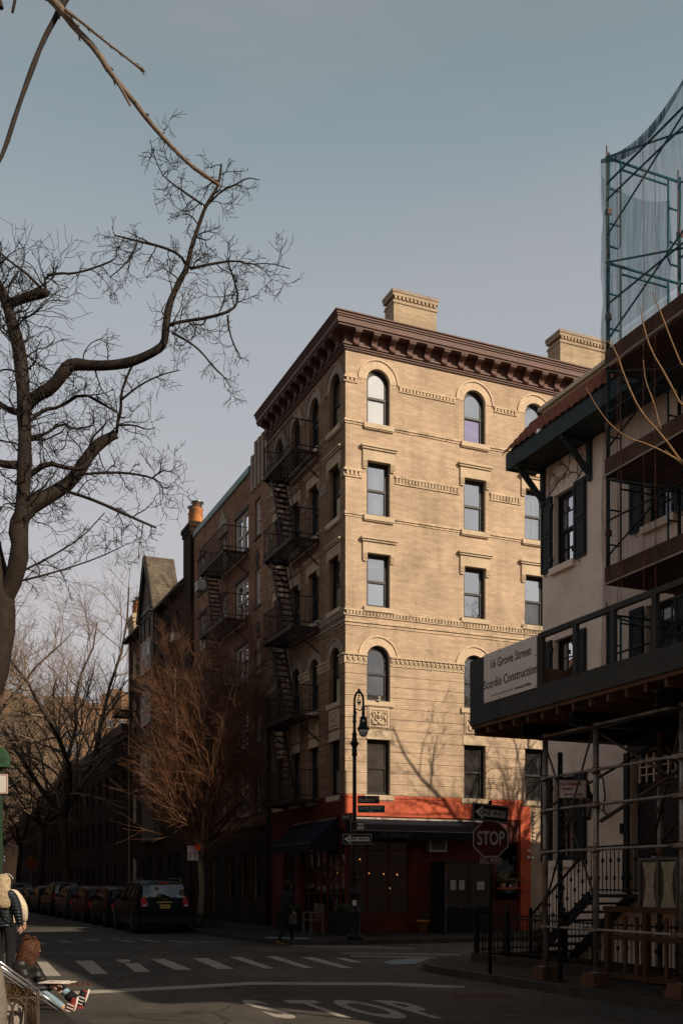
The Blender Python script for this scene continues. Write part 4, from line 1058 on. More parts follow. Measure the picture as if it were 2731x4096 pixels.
q = MB(LEFTN); c = (A_, .5, 0)
q.lathe([(.02, 3.74), (.05, 3.70), (.045, 3.62), (.075, 3.60), (.07, 3.52), (.17, 3.38), (.18, 3.36)], c, 6, smooth=False); q.lathe([(.08, 2.98), (.1, 2.96), (.1, 2.94), (.02, 2.92)], c, 6, smooth=False)
for k in range(6):
    th = 2*pi*k/6; q.bar((A_+.175*math.cos(th), .5+.175*math.sin(th), 3.37), (A_+.09*math.cos(th), .5+.09*math.sin(th), 2.97), .016, .016)
lo = q.build('lantern', IRON, br)
q = MB(LEFTN); q.lathe([(.16, 3.36), (.085, 2.985)], c, 6, smooth=False); q.build('lantern_glass', glass('lamp_glass', (.10,.085,.07), gloss=.2, see=.4), lo)
# stoop: steps rising towards the camera to a landing at the door
q = MB(LEFTN); nS = 8
for k in range(nS):
    a = 1.15+k*.24; q.box(a, a+.29, .05, 1.05, .14+(k+1)*1.34/nS-.04, .14+(k+1)*1.34/nS)
for o in (.05, 1.02): q.bar((1.1, o, .12), (1.15+nS*.24, o, 1.45), .04, .2)
q.box(3.05, 5.6, .02, 1.05, 1.42, 1.48); 
for a in (3.1, 5.5): q.box(a, a+.06, .95, 1.01, .14, 1.42)
st = q.build('stoop', IRON, SH)
q = MB(LEFTN)
def baluster(mb, a, b_, z0, z1, knob): 
    mb.tube([(a, b_, z0), (a, b_, z1)], .010, n=5)
    for zk in knob: mb.ball((a, b_, zk), .028, 8, 6, (1, 1, 1.6))
q.bar((1.1, 1.03, 1.02), (3.05, 1.03, 2.36), .045, .03); q.bar((3.05, 1.03, 2.36), (5.6, 1.03, 2.36), .045, .03); q.bar((3.05, 1.03, 1.56), (5.6, 1.03, 1.56), .03, .03)
for k in range(16):
    a = 1.15+k*.12; z = .26+k*.12*.69; baluster(q, a, 1.03, z-.02, z+.82, [z+.30+.28*(k % 2)])
for k in range(22):
    a = 3.1+k*.115; baluster(q, a, 1.03, 1.5, 2.36, [1.78+.32*(k % 2)])
q.box(1.06, 1.12, 1.0, 1.06, .13, 1.12); q.ball((1.09, 1.03, 1.15), .045, 8, 6)
q.build('stoop_railing', IRON, st)
# the vine on the upper wall
q = MB(lambda p: local(P(RW, RT), TH)(p) if False else LEFTN(p))
rv = random.Random(4)
def vine(p, d, L_, r, lv):
    pts = [Vector(p)]; n = 8
    for k in range(n): d = (d+Vector((rv.uniform(-.5,.5), 0, rv.uniform(-.45,.45)))).normalized(); pts.append(pts[-1]+d*L_/n)
    for x in pts: x.y = .015
    pts = [x for x in pts if x.x > .03] or [Vector(p)]
    if len(pts) > 1: q.tube(pts, [r*(1-.6*i/len(pts)) for i in range(len(pts))], n=4)
    if lv:
        for k in range(4): vine(pts[min(len(pts)-1, 1+2*k)], Vector((d.x+rv.uniform(-1,1), 0, d.z+rv.uniform(-1,1))).normalized(), L_*.45, r*.6, lv-1)
vine((1.35, .015, 10.1), Vector((-.3, 0, 1)), 1.0, .012, 2); vine((.15, .015, 10.0), Vector((.8, 0, .6)), 1.3, .011, 2); vine((1.2, .015, 10.0), Vector((.3, 0, 1)), .9, .008, 2)
vn = tag(q.build('climbing_vine', BARKM, None), 'bare brown vine clinging to pink stucco above the shuttered window', 'vine'); vn.location = P(RW, RT); vn.rotation_euler = (0, 0, TH)

# ================================================================ sidewalk shed
PW = 9.1     # street face of its parapet
SS = thing('sidewalk_shed', 'dark green sidewalk shed on galvanised pipe legs with open mesh parapet over the pavement', 'scaffolding', P(PW, 15.55), TH)
q = MB(LEFTN)
q.box(0, 2.08, -.03, 0, 4.39, 5.5)
q.build('parapet_board', PLY, SS)
q = MB(LEFTN)
q.box(2.081, 12, -.04, .01, 4.39, 4.72); q.box(2.081, 12, -.05, .015, 5.44, 5.52)
a = 2.1
while a < 12: q.box(a, a+.09, -.05, .012, 4.72, 5.44); a += .86
q.build('parapet_frame', PLY, SS)
q = MB(LEFTN); q.box(0.0, 12, -3.6, -.031, 4.33, 4.39); a = .05
while a < 12: q.box(a, a+.05, -3.6, -.06, 4.22, 4.33); a += .4
q.box(.02, .05, -3.6, -.031, 4.39, 5.5); q.build('deck', WPLANK, SS)
LEGS = (1.45, 2.77, 4.63, 6.6, 8.6); LB = -.55; BB = -2.15
for a in LEGS:
    q = MB(LEFTN)
    q.box(a-.06, a+.06, -3.4, -.1, 4.02, 4.035); q.box(a-.06, a+.06, -3.4, -.1, 4.205, 4.22); q.box(a-.006, a+.006, -3.4, -.1, 4.035, 4.205)
    q.build('steel_beam', SIGNK, SS)
each('runner', SIGNK, SS, LEFTN, [('box', LEGS[0]-.12, 11.5, b_-.06, b_+.06, 4.0, 4.018) for b_ in (LB, BB)])
def leg(a, b_):
    q = MB(LEFTN); q.tube([(a, b_, .33), (a, b_, 4.0)], .045, n=10); q.lathe([(.09, .33), (.09, .345)], (a, b_, 0), 10)
    o = q.build('leg', GALV, SS)
    each('clamp', RUST, o, LEFTN, [('lathe', [(.062, z-.05), (.066, z-.03), (.066, z+.03), (.062, z+.05)], (a, b_, 0), 10) for z in (4.04, 3.37, 2.85, 2.18, .98)])
    q = MB(LEFTN); q.box(a-.17, a+.17, b_-.17, b_+.17, .135, .235); q.box(a-.145, a+.145, b_-.145, b_+.145, .235, .33); q.build('base_block', WPLANK, o)
for a in LEGS: leg(a, LB)
for a in (2.3, 4.2, 6.6): leg(a, BB)
for z in (4.04, 3.37, 2.85, 2.18, .98):
    for a0, a1 in zip(LEGS, LEGS[1:]):
        q = MB(LEFTN)
        pts = [(a0+.02, LB+.06, z-.01), (a0+.12, LB+.055, z), (a1-.12, LB+.055, z), (a1-.02, LB+.06, z+.01)]
        q.tube(pts, [.014, .024, .024, .014], n=8)
        for a in (a0+.05, a1-.05): q.box(a-.05, a+.05, LB+.03, LB+.085, z-.028, z+.028)
        q.build('rail', GALV, SS)
BR = [((LEGS[0]+.02, LB+.03, 3.95), (LEGS[1]+.05, LB-.02, 1.25), .018), ((LEGS[1]-.02, LB+.04, 3.98), (LEGS[0]-.02, LB+.01, 1.25), .018), ((LEGS[0]+.02, LB, 1.3), (LEGS[0]+.2, LB+.1, .16), .022),
    ((LEGS[0], LB-.04, 2.9), (2.3, BB, 3.95), .022), ((LEGS[1]+.03, LB-.05, 2.6), (4.2, BB, 3.95), .03), ((2.3, BB, 3.9), (4.2, BB, 2.3), .022), ((4.2, BB, 3.9), (2.3, BB, 2.3), .022)]
for a0, a1 in ((LEGS[1], LEGS[2]), (LEGS[2], LEGS[3])): BR += [((a0, LB-.02, 3.95), (a1, BB, 2.3), .02), ((a1, LB-.02, 3.95), (a0, BB+.5, 2.4), .02)]
each('cross_brace', GALVD, SS, LEFTN, [('tube', [a, b_], r, 6) for a, b_, r in BR])
each('rear_rail', GALV, SS, LEFTN, [('tube', [(4.2, BB+.05, z), (6.6, BB+.05, z)], .014, 5) for z in (1.9, 2.3, 2.7, 3.1, 3.5)])
# the permit board
bd = thing('construction_sign', 'white construction sign board on the end of the sidewalk shed', 'sign', P(PW-.006, 15.06), TH-pi/2)
q = MB(); q.box(0, 1.56, -.012, 0, 4.70, 5.51); q.build('board', SIGNB, bd)
fn = lambda cx, cz: (lambda x, y: (cx+x, -.016, cz+y))
for tx, sz, x, z, of, xs in (('16 Grove Street', .205, .80, 5.30, .003, .9), ('Scordio Construction', .205, .79, 4.99, .003, .87), ('For more information, please visit', .055, .56, 4.79, 0, .85), ('www.nyc.gov/ buildings.', .058, 1.18, 4.79, .002, .85)):
    q = MB(); q.text(tx, sz, fn(x, z), off=of, xs=xs); q.build('lettering', SIGNG2, bd, fix=False)
each('screw', RUST, bd, None, [('ball', (x, -.014, z), .012, 6, 4) for x, z in ((.03, 4.73), (.5, 4.73), (1.53, 4.73), (1.53, 5.2), (.5, 5.48))])
# ================================================================ pipe scaffold on the shed, and its netting
SW, STT = 10.9, 14.1
PS = thing('pipe_scaffold', 'teal pipe scaffold tower with plank decks standing on the shed before the stucco house', 'scaffolding', P(SW, STT), TH)
LIFT = [4.45, 6.7, 8.5, 10.3, 12.05]
def end_frame(a, z0, h, mt=TEAL):
    q = MB(LEFTN); b0, b1 = 0, -1.5
    for b_ in (b0, b1): q.tube([(a, b_, z0), (a, b_, z0+h)], .026, n=8)
    q.tube([(a, b0, z0+h-.08), (a, b1, z0+h-.08)], .022, n=6); q.tube([(a, b0-.27, z0+h-.2), (a, b1+.27, z0+h-.2)], .018, n=6)
    for b_, s in ((b0, -1), (b1, 1)):
        q.tube([(a, b_+s*.25, z0+h-.08), (a, b_+s*.25, z0+.32), (a, b_+s*.2, z0+.24), (a, b_, z0+.24)], .019, n=6)
        for zz in (.62, 1.2): q.tube([(a, b_, z0+zz), (a, b_+s*.25, z0+zz)], .016, n=6)
    o = q.build('scaffold_frame', mt, PS)
    for b_ in (b0, b1): q = MB(LEFTN); q.tube([(a, b_+.035, z0+.02), (a, b_+.035, z0+h+.12)], .014, n=6); q.box(a-.04, a+.04, b_-.04, b_+.04, z0+.75, z0+.85); q.build('rusted_coupler', RUST, o)
for z0 in LIFT:
    for a in (0, 3.0): end_frame(a, z0, 1.78)
BR = [((0, .0, 13.35), (4.0, .0, 13.4), .02)]
for z0 in LIFT:
    for b_ in (0.03, -1.53):
        for a in (0,): BR += [((a, b_, z0+.4), (a+3.0, b_, z0+1.7), .017), ((a+3.0, b_+.02, z0+.4), (a, b_+.02, z0+1.7), .017)]
    BR += [((0, .03, z0+1.0), (4.2, .03, z0+1.0), .018)]
each('cross_brace', IRON, PS, LEFTN, [('tube', [a, b_], r, 5) for a, b_, r in BR])
for z in LIFT[1:4]:
    q = MB(LEFTN)
    for k in range(5): q.box(.02+.0, 4.4, -1.45+k*.29, -1.45+k*.29+.27, z-.06, z-.015)
    q.box(.0, 4.4, .04, .075, z-.05, z+.22); q.box(-.04, -.005, -1.5, .04, z-.05, z+.22)
    q.build('plank_deck', WPLANK, PS)
    q = MB(LEFTN); q.box(-.04, 4.4, .076, .10, z-.075, z-.051); q.build('deck_edge', CREAM, PS)
dn = thing('debris_net', 'translucent blue debris netting stretched over the scaffold tower, torn in places', 'netting', P(SW, STT), TH)
rn = random.Random(3)
def netsheet(name, a_of, z_top, z_bot, nu, nv, mt, xf, lift=None):
    q = MB(xf); idx = {}
    for i in range(nu+1):
        for j in range(nv+1):
            u, v = i/nu, j/nv; zt_ = z_top(u)
            p = a_of(u); wob = .05*math.sin(7*u+5*v*3)+rn.uniform(-.015, .015)
            idx[i, j] = q.pt((p[0]-.05*(1 if p[1] < 0 else 0), p[1]+.07+wob*.6, z_bot+(zt_-z_bot)*v))
    for i in range(nu):
        for j in range(nv): q.face((idx[i, j], idx[i+1, j], idx[i+1, j+1], idx[i, j+1]), True)
    return q.build(name, mt, dn, fix=False)
netsheet('net_sheet', lambda u: (u*4.4, .06), lambda u: 13.68-.27*math.sin(pi*min(u*4.4/2.1, 1)), 10.6, 24, 12, NET, LEFTN)
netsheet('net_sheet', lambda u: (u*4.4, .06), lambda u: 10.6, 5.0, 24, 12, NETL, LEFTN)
netsheet('net_sheet', lambda u: (-.09, -1.5+1.5*u), lambda u: 13.5-.15*math.sin(pi*u), 10.6, 8, 12, NET, LEFTN)
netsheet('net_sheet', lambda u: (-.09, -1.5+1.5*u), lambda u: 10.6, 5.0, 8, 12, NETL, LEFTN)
q = MB(LEFTN); prev = None
for i in range(25):
    u = i/24; zt_ = 13.68-.27*math.sin(pi*min(u*4.4/2.1, 1)); h = .06+.13*abs(math.sin(pi*u*4.4/2.1))
    cur = (q.pt((u*4.4, .15, zt_+.01)), q.pt((u*4.4, .16, zt_-h)))
    if prev: q.face((prev[0], cur[0], cur[1], prev[1]), True)
    prev = cur
q.build('net_fold', NETD, dn, fix=False)
for a in (.42, .50, 1.05, 1.32, 2.2):
    q = MB(LEFTN)
    for k in range(11): z0 = 6.1+k*.64; q.poly([(a+.012*math.sin(k), .152, z0), (a+.03+.012*math.sin(k), .152, z0), (a+.03+.012*math.sin(k+1), .152, z0+.64), (a+.012*math.sin(k+1), .152, z0+.64)])
    q.build('net_hem', NETR, dn, fix=False)
# ================================================================ iron area fence, notice case, barricade
IF = thing('iron_fence', 'black iron area fence on a low stone curb in front of the stoop', 'fence', P(10.8, 18.25), TH)
q = MB(LEFTN); q.box(0, 7.5, -.12, .06, .13, .27); q.box(-.06, 0, -2.2, .06, .13, .27); q.build('curb', mat('curb_dark', (.05,.035,.028)), IF)
q = MB(LEFTN)
for z in (.36, 1.0): q.box(0, 7.5, -.045, -.015, z-.015, z+.015); q.box(-.045, -.015, -2.2, -.05, z-.015, z+.015)
k = 0
while k*.115 < 7.5:
    a = k*.115
    q.tube([(a, -.03, .27), (a, -.03, 1.06)], .009, n=5)
    if k % 2 and a > 1: q.ball((a, -.03, .62), .026, 6, 6, (1,1,1.6))
    k += 1
for k in range(19): q.tube([(-.03, -.1-k*.115, .27), (-.03, -.1-k*.115, 1.06)], .009, n=5)
q.build('balusters', IRON, IF)
for a, b_ in ((.0, -.03), (1.15, -.03), (3.0, -.03), (5.2, -.03)):
    q = MB(LEFTN); q.box(a-.04, a+.04, b_-.04, b_+.04, .27, 1.12); q.lathe([(.055, 1.12), (.055, 1.15), (.02, 1.18), (.035, 1.22), (.01, 1.27)], (a, b_, 0), 8); q.build('fence_post', IRON, IF)
NC = thing('notice_case', 'grey two-door notice case holding stained parchment sheets on the fence', 'notice case', P(10.95, 13.37), TH-pi/2)
q = MB(); q.box(0, .9, 0, .07, 1.22, 2.08); q.ring(rect(0,.9,1.22,2.08), rect(.04,.86,1.26,2.04), -.03, -.001); q.box(.43, .47, -.03, -.002, 1.26, 2.04)
q.box(.05, .11, .02, .06, .14, 1.22); q.box(.79, .85, .02, .06, .14, 1.22); q.build('cabinet', mat('case_grey', (.13,.115,.10), rough=.5), NC)
for x0 in (.06, .49):
    q = MB(); q.prism([(x0, 1.29), (x0+.35, 1.29), (x0+.29, 1.45), (x0+.265, 1.65), (x0+.29, 1.87), (x0+.35, 2.01), (x0, 2.01), (x0+.06, 1.87), (x0+.085, 1.65), (x0+.06, 1.45)], -.006, -.002)
    q.build('parchment', mat('parchment', (.92,.76,.62), n1=9, amt=.25, n2=60, dirt=(7.0, (.6,.45,.36))), NC)
    q = MB(); q.poly([(x0-.01, -.02, 1.27), (x0+.36, -.02, 1.27), (x0+.36, -.02, 2.03), (x0-.01, -.02, 2.03)]); q.build('glass_door', glass('case_glass', (.02,.02,.02), gloss=.04, see=.97), NC)
WB = thing('wooden_barricade', 'raw lumber frame of posts and rails standing on the pavement under the shed', 'barricade', P(10.55, 13.75), TH-pi/2)
q = MB()
for x in (0, .92, 1.84): q.box(x, x+.09, 0, .09, .135, 1.22)
for z in (.16, .78, 1.22): q.box(-.02, 2.1, -.02 if z > 1 else .03, .06, z, z+.09)
q.build('frame', LUMB, WB)
each('inner_post', WPLANK, WB, None, [('box', x, x+.06, .1, .14, .25, 1.15) for x in (.35, .62, 1.3)])
WL = thing('work_lamp', 'small caged work lamp hanging from a rear pipe of the shed', 'lamp', P(11.2, 13.32), TH)
q = MB(); q.tube([(0, 0, 2.25), (0, 0, 2.6)], .012, n=5); q.lathe([(.03, 2.2), (.045, 2.19), (.045, 2.12)], (0,0,0), 10); q.build('cap', IRON, WL)
q = MB(); q.lathe([(.042, 2.12), (.05, 2.06), (.04, 1.96), (.02, 1.93)], (0,0,0), 10); q.build('lamp_glass', SIGNT, WL)
# ================================================================ street lamp with its signs
LP = Vector(P(11.72, 26.32)) ; LP.z = .13
SL = thing('street_lamp', 'black cast iron street lamp with curled crook and bell lantern at the corner', 'street lamp', LP, R(0))
q = MB()
q.lathe([(.23,0),(.23,.10),(.20,.14),(.17,.18),(.16,.7),(.19,.75),(.16,.8),(.13,.9),(.115,1.25),(.145,1.29),(.11,1.34),(.09,1.44),(.075,1.68),(.10,1.71),(.075,1.76)], (0,0,0), 16)
for k in range(8):
    th = 2*pi*k/8; q.tube([(.165*math.cos(th), .165*math.sin(th), .18), (.16*math.cos(th), .16*math.sin(th), .69)], .018, n=5)
q.build('lamp_base', IRON, SL)
q = MB(); q.lathe([(.075,1.75),(.06,2.0),(.052,5.0),(.052,5.1),(.078,5.12),(.078,5.17),(.066,5.2),(.075,5.24),(.066,5.28),(.066,5.34),(.085,5.39),(.125,5.45),(.13,5.47),(.09,5.49),(.066,5.58),(.062,5.68),(.076,5.70),(.066,5.74),(.046,5.76),(.04,6.02),(.055,6.04),(.055,6.08),(.045,6.11),(.05,6.2),(.035,6.26)], (0,0,0), 14)
q.build('lamp_shaft', IRON, SL)
q = MB(); OX = .245; pts = [(0, 0, 6.2)]
for k in range(15):
    th = pi - pi*k/14; pts.append((OX/2+OX/2*math.cos(th), 0, 6.62+.27*math.sin(th)))
pts.append((OX, 0, 6.42)); q.tube(pts, [.034]+[.032]*14+[.03, .03], n=8)
q.tube([(OX/2, 0, 6.87), (OX/2, 0, 6.97)], .034, n=8)
q.tube([(.0, 0, 6.28), (.04, 0, 6.25), (.06, 0, 6.29), (.04, 0, 6.34), (.015, 0, 6.37), (.05, 0, 6.42), (.10, 0, 6.39), (.15, 0, 6.36), (.2, 0, 6.40), (.225, 0, 6.48)], .018, n=6)
q.tube([(OX/2, 0, 6.86), (.13, 0, 6.75), (.09, 0, 6.68), (.08, 0, 6.6), (.11, 0, 6.53), (.15, 0, 6.53), (.165, 0, 6.6), (.15, 0, 6.66), (.115, 0, 6.64)], .014, n=6)
q.ball((.125, 0, 6.59), .032, 8, 6); q.ball((.02, 0, 6.22), .02, 8, 6)
q.build('lamp_crook', IRON, SL)
q = MB(); c = (OX, 0, 0)
q.lathe([(.03,6.45),(.05,6.43),(.05,6.40),(.034,6.38),(.045,6.31),(.046,6.26),(.034,6.24),(.05,6.21),(.085,6.18),(.098,6.12),(.105,6.02),(.125,5.94),(.158,5.89),(.17,5.87),(.17,5.84),(.15,5.825)], c, 18)
lo = q.build('lamp_shade', IRON, SL)
q = MB(); q.lathe([(.145,5.825),(.138,5.77),(.11,5.69),(.06,5.645),(.01,5.635)], c, 16); q.build('lamp_globe', glass('globe_glass', (.52,.50,.47), gloss=.12, c2=(.34,.33,.31)), lo)
q = MB(); q.box(.215, .275, -.112, -.108, 6.04, 6.10); q.build('number_plate', SIGNW, lo)
q = MB(); q.box(-.06, .05, -.145, -.138, .95, 1.1); q.build('sticker', SIGNW, SL)

def sign(name, label, cat, loc, rot, w, h, face, lines, border=None, tcol=None, group=None, x0=None, thick=.012, corner=0, arrow=None):
    """flat sign, front to local -y, centred on loc"""
    o = thing(name, label, cat, loc, rot, group)
    q = MB(); a0 = -w/2 if x0 is None else x0
    q.box(a0, a0+w, 0, thick, -h/2, h/2); q.build('sign_plate', face, o)
    q = MB()
    if border: q.ring(rect(a0+.008, a0+w-.008, -h/2+.008, h/2-.008), rect(a0+.008+border[1], a0+w-.008-border[1], -h/2+.008+border[1], h/2-.008-border[1]), -.003, -.001); q.build('border', border[0], o)
    for txt, size, x, z, col, xs in lines:
        q = MB(); q.text(txt, size, lambda X, Z: (a0+w/2+x+X, -.006, z+Z), xs=xs, off=.003); q.build('lettering', col, o, fix=False)
    return o
def arrow_poly(x0, x1, zc, hw, hh, hl):
    return [(x0, zc), (x0+hl, zc+hh), (x0+hl, zc+hw), (x1, zc+hw), (x1, zc-hw), (x0+hl, zc-hw), (x0+hl, zc-hh)]
def one_way(label, loc, rot, w, h, sc_=1.0, dot=False):
    o = thing('one_way_sign', label, 'sign', loc, rot, None)
    q = MB(); q.box(-w/2, w/2, 0, .012, -h/2, h/2); q.build('sign_plate', SIGNK, o)
    q = MB(); q.ring(rect(-w/2+.01, w/2-.01, -h/2+.01, h/2-.01), rect(-w/2+.022, w/2-.022, -h/2+.022, h/2-.022), -.003, -.001); q.build('border', SIGNT, o)
    q = MB(); q.prism(arrow_poly(-w*.44, w*.41, 0, h*.20, h*.38, w*.22), -.004, -.001); q.build('arrow', SIGNW, o)
    q = MB(); q.text('ONE', h*.40, lambda X, Z: (-w*.16+X, -.007, Z), xs=1.0, off=.004); q.text('WAY', h*.40, lambda X, Z: (w*.22+X, -.007, Z), xs=1.0, off=.004); q.build('lettering', SIGNK, o, fix=False)
    return o
def off(p, dx, dy, z): return Vector((p.x+dx, p.y+dy, z))
sign('street_sign', 'brown street name sign reading Bedford St on the lamp post', 'sign', off(LP, .09, -.05, 4.02), R(3), .60, .21, SIGNBR, [('Bedford', .165, -.055, -.01, SIGNT, .78), ('St', .085, .235, .035, SIGNT, .8)], x0=0.0)
sign('street_sign', 'green street name sign reading Larry Selman Way below the brown one', 'sign', off(LP, .09, -.05, 3.76), R(3), .75, .20, SIGNG, [('Larry Selman', .135, -.02, .035, SIGNT, .86), ('Way', .075, -.02, -.06, SIGNT, .9)], x0=0.0)
sign('street_sign', 'small brown street sign reading Grove St, slanting left of the lamp post', 'sign', off(LP, -.07, -.05, 3.56), R(-60), .62, .20, SIGNBR, [('Grove St', .15, 0, 0, SIGNT, .75)], x0=-.62)
sign('one_way_sign', 'small slanted one way sign on the lamp post above the flat one', 'sign', off(LP, .09, -.13, 3.28), R(12), .42, .26, SIGNK, [('WAY', .14, .07, 0, SIGNK, .8)], border=(SIGNT, .01))
o = COL.objects[-1] if False else None
q = MB(); q.box(-.02, .17, -.004, -.001, -.085, .085); 
wp = [x for x in bpy.data.objects if x.get('label', '').startswith('small slanted one way')][0]
q.build('arrow_shaft', SIGNW, wp)
one_way('black one way sign with white arrow pointing left, on the lamp post', off(LP, .07, -.13, 2.92), R(2), .82, .30)
# ================================================================ stop sign
SP = Vector(P(9.31, 15.22)); SP.z = .135
st_ = thing('stop_sign', 'red octagonal stop sign with ALL WAY plaque on a dark pole at the near kerb', 'stop sign', SP, TH-R(17))
q = MB(); q.tube([(0, .03, 0), (0, .03, 2.95)], .032, n=8); q.build('pole', IRON, st_)
oc = lambda r: [(r*math.cos(R(22.5+45*k)), 2.30+r*math.sin(R(22.5+45*k))) for k in range(8)]
q = MB(); q.prism(oc(.335), -.012, 0); so = q.build('octagon', SIGNR, st_)
q = MB(); q.ring(oc(.333), oc(.315), -.016, -.013); q.build('border', SIGNT, so)
q = MB(); q.text('STOP', .33, lambda X, Z: (X, -.019, 2.30+Z), xs=.60, off=.005); q.build('lettering', SIGNT, so, fix=False)
q = MB(); q.box(-.19, .19, -.012, 0, 1.87, 1.985); po = q.build('plaque', SIGNR, st_)
q = MB(); q.text('ALL WAY', .105, lambda X, Z: (X, -.017, 1.928+Z), xs=.78, off=.002); q.ring(rect(-.185,.185,1.875,1.98), rect(-.178,.178,1.882,1.973), -.015, -.013); q.build('lettering', SIGNT, po, fix=False)
one_way('large black one way sign tilted above the stop sign', off(SP, 0, -.03, 2.87), TH+R(12), .80, .30)
ow = [x for x in bpy.data.objects if x.get('label', '').startswith('large black one way')][0]; ow.rotation_euler = (0, R(3), TH+R(10))
# ================================================================ parking signs
pp = Vector(P(9.6, 13.62)); pp.z = .135
tp = thing('sign_post', 'dark perforated sign post standing on a baseplate beside the scaffold legs', 'post', pp, TH-R(10))
q = MB(); q.box(-.035, .035, -.02, .02, 0, 3.6); q.box(-.11, .11, -.11, .11, 0, .025)
q.build('post', IRON, tp)
each('hole', GALV, tp, None, [('box', -.008, .008, -.0215, -.0205, .5+k*.15, .53+k*.15) for k in range(20)])
ns = sign('parking_sign', 'white NO PARKING Anytime sign with double arrow behind the scaffold pipes', 'sign', pp+Vector((.19, -.05, 3.02)), TH-R(24), .42, .28, SIGNW, [('NO PARKING', .06, -.03, .075, REDT, .9), ('Anytime', .06, -.085, .005, REDT, .9)], border=(REDT, .006))
q = MB(); q.prism([(-.15, -.085), (-.11, -.06), (-.11, -.075), (.11, -.075), (.11, -.06), (.15, -.085), (.11, -.11), (.11, -.095), (-.11, -.095), (-.11, -.11)], -.005, -.002); q.build('arrow', REDT, ns)
p2 = Vector(P(9.85, 36.4)); p2.z = .13
tp2 = thing('sign_post', 'slim dark sign post at the kerb behind the black parked car', 'post', p2, 0)
q = MB(); q.tube([(0, .02, 0), (0, .02, 3.0)], .03, n=6); q.build('post', IRON, tp2)
s1 = sign('parking_sign', 'white no parking sign with red arrow, upper of the pair by the birdhouse tree', 'sign', p2+Vector((0, -.02, 2.80)), R(4), .38, .25, SIGNW, [('NO PARKING', .052, 0, .07, REDT, .9), ('Anytime', .052, -.05, .015, REDT, .9)])
q = MB(); q.prism([(.14, -.08), (.10, -.055), (.10, -.07), (-.14, -.07), (-.14, -.09), (.10, -.09), (.10, -.105)], -.005, -.002); q.build('arrow', REDT, s1)
s2 = sign('parking_sign', 'white parking sign with red symbol, lower of the pair by the birdhouse tree', 'sign', p2+Vector((0, -.02, 2.53)), R(4), .38, .25, SIGNW, [('9AM', .045, .07, .08, REDT, .9), ('10AM', .045, .07, .03, REDT, .9), ('TUE', .04, .07, -.02, REDT, .9)])
q = MB(); q.box(-.16, -.05, -.004, -.002, -.03, .09); q.build('symbol', REDT, s2)
q = MB(); q.ring([(-.105+.04*math.cos(2*pi*k/12), .03+.04*math.sin(2*pi*k/12)) for k in range(12)], [(-.105+.03*math.cos(2*pi*k/12), .03+.03*math.sin(2*pi*k/12)) for k in range(12)], -.006, -.0045); q.build('circle', SIGNW, s2)
q = MB(); q.prism([(-.16, -.09), (-.12, -.065), (-.12, -.08), (.12, -.08), (.12, -.065), (.16, -.09), (.12, -.115), (.12, -.1), (-.12, -.1), (-.12, -.115)], -.005, -.002); q.build('arrow', REDT, s2)
# green post at the left edge with its little green house and white sign
gp = Vector(P(1.80, 20.05)); gp.z = .13
GRN = mat('post_green', (.028,.055,.032), rough=.6, n1=5)
tg = thing('sign_post', 'green perforated sign post at the left edge of the picture', 'post', gp, 0)
q = MB(); q.box(-.028, .028, -.02, .02, 0, 4.0); q.build('post', GRN, tg)
hb = thing('finial_box', 'green house-shaped box on top of the left sign post', 'box', gp+Vector((.02, -.03, 3.72)), 0)
q = MB(); q.prism([(-.14, 0), (.14, 0), (.14, .16), (.03, .34), (-.10, .34), (-.14, .2)], -.06, .06); q.box(-.16, .16, -.08, .08, -.03, 0); q.build('body', mat('box_green', (.035,.085,.042), amt=.15), hb)
q = MB()
for x in (-.08, .0, .07): q.box(x-.02, x+.02, -.066, -.061, .04, .13)
q.build('window', GRN, hb)
q = MB(); q.box(-.17, .14, -.03, -.018, -.36, .0)
o = thing('parking_sign', 'white parking sign with rounded red rim cut by the left edge of the picture', 'sign', gp+Vector((0.0, -.02, 3.56)), 0)
q.build('sign_plate', SIGNW, o); q = MB(); q.ring(rect(-.16,.13,-.35,-.01), rect(-.15,.12,-.34,-.02), -.034, -.031); q.build('border', REDT, o)
# far orange works signs, dim
for i, (w_, t_, z, lab) in enumerate(((9.8, 84, 3.3, 'orange diamond works sign far down the shaded pavement'),)):
    o = thing('works_sign', lab, 'sign', P(w_, t_, .13), TH)
    q = MB(); q.prism([(0, z-.6), (.6, z), (0, z+.6), (-.6, z)], -.02, 0); q.build('diamond', mat('works_orange', (.35,.09,.02)), o)
    q = MB(); q.tube([(0, .03, 0), (0, .03, z+.3)], .03, n=6); q.build('post', GALV, o)
# ================================================================ bench, planters, plants by the restaurant
BN = thing('garden_bench', 'weathered slatted wooden bench against the restaurant window', 'bench', P(11.9, 30.1, .135), TH-pi/2)
WOODG = mat('grey_wood', (.15,.105,.08), n1=4, amt=.3)
q = MB()
for k in range(4): q.box(-.7, .0, -.02+k*.11, .07+k*.11, .40, .43)
q.build('seat', WOODG, BN)
q = MB()
q.box(-.7, 0, .42, .46, .86, .93); q.box(-.7, 0, .42, .46, .50, .55)
for k in range(7): q.box(-.66+k*.1, -.61+k*.1, .43, .45, .55, .86)
q.build('backrest', WOODG, BN)
for x in (-.7, -.06):
    for y in (0, .40):
        q = MB(); q.box(x, x+.06, y, y+.06, 0, .62 if y == 0 else .93); q.build('leg', WOODG, BN)
    q = MB(); q.box(x-.01, x+.07, -.02, .44, .62, .66); q.build('armrest', WOODG, BN)
LEAF = mat('leaf_green', (.035,.05,.018), n1=20, amt=.5)
LEAFY = mat('leaf_lit', (.20,.17,.05), n1=20, amt=.4)
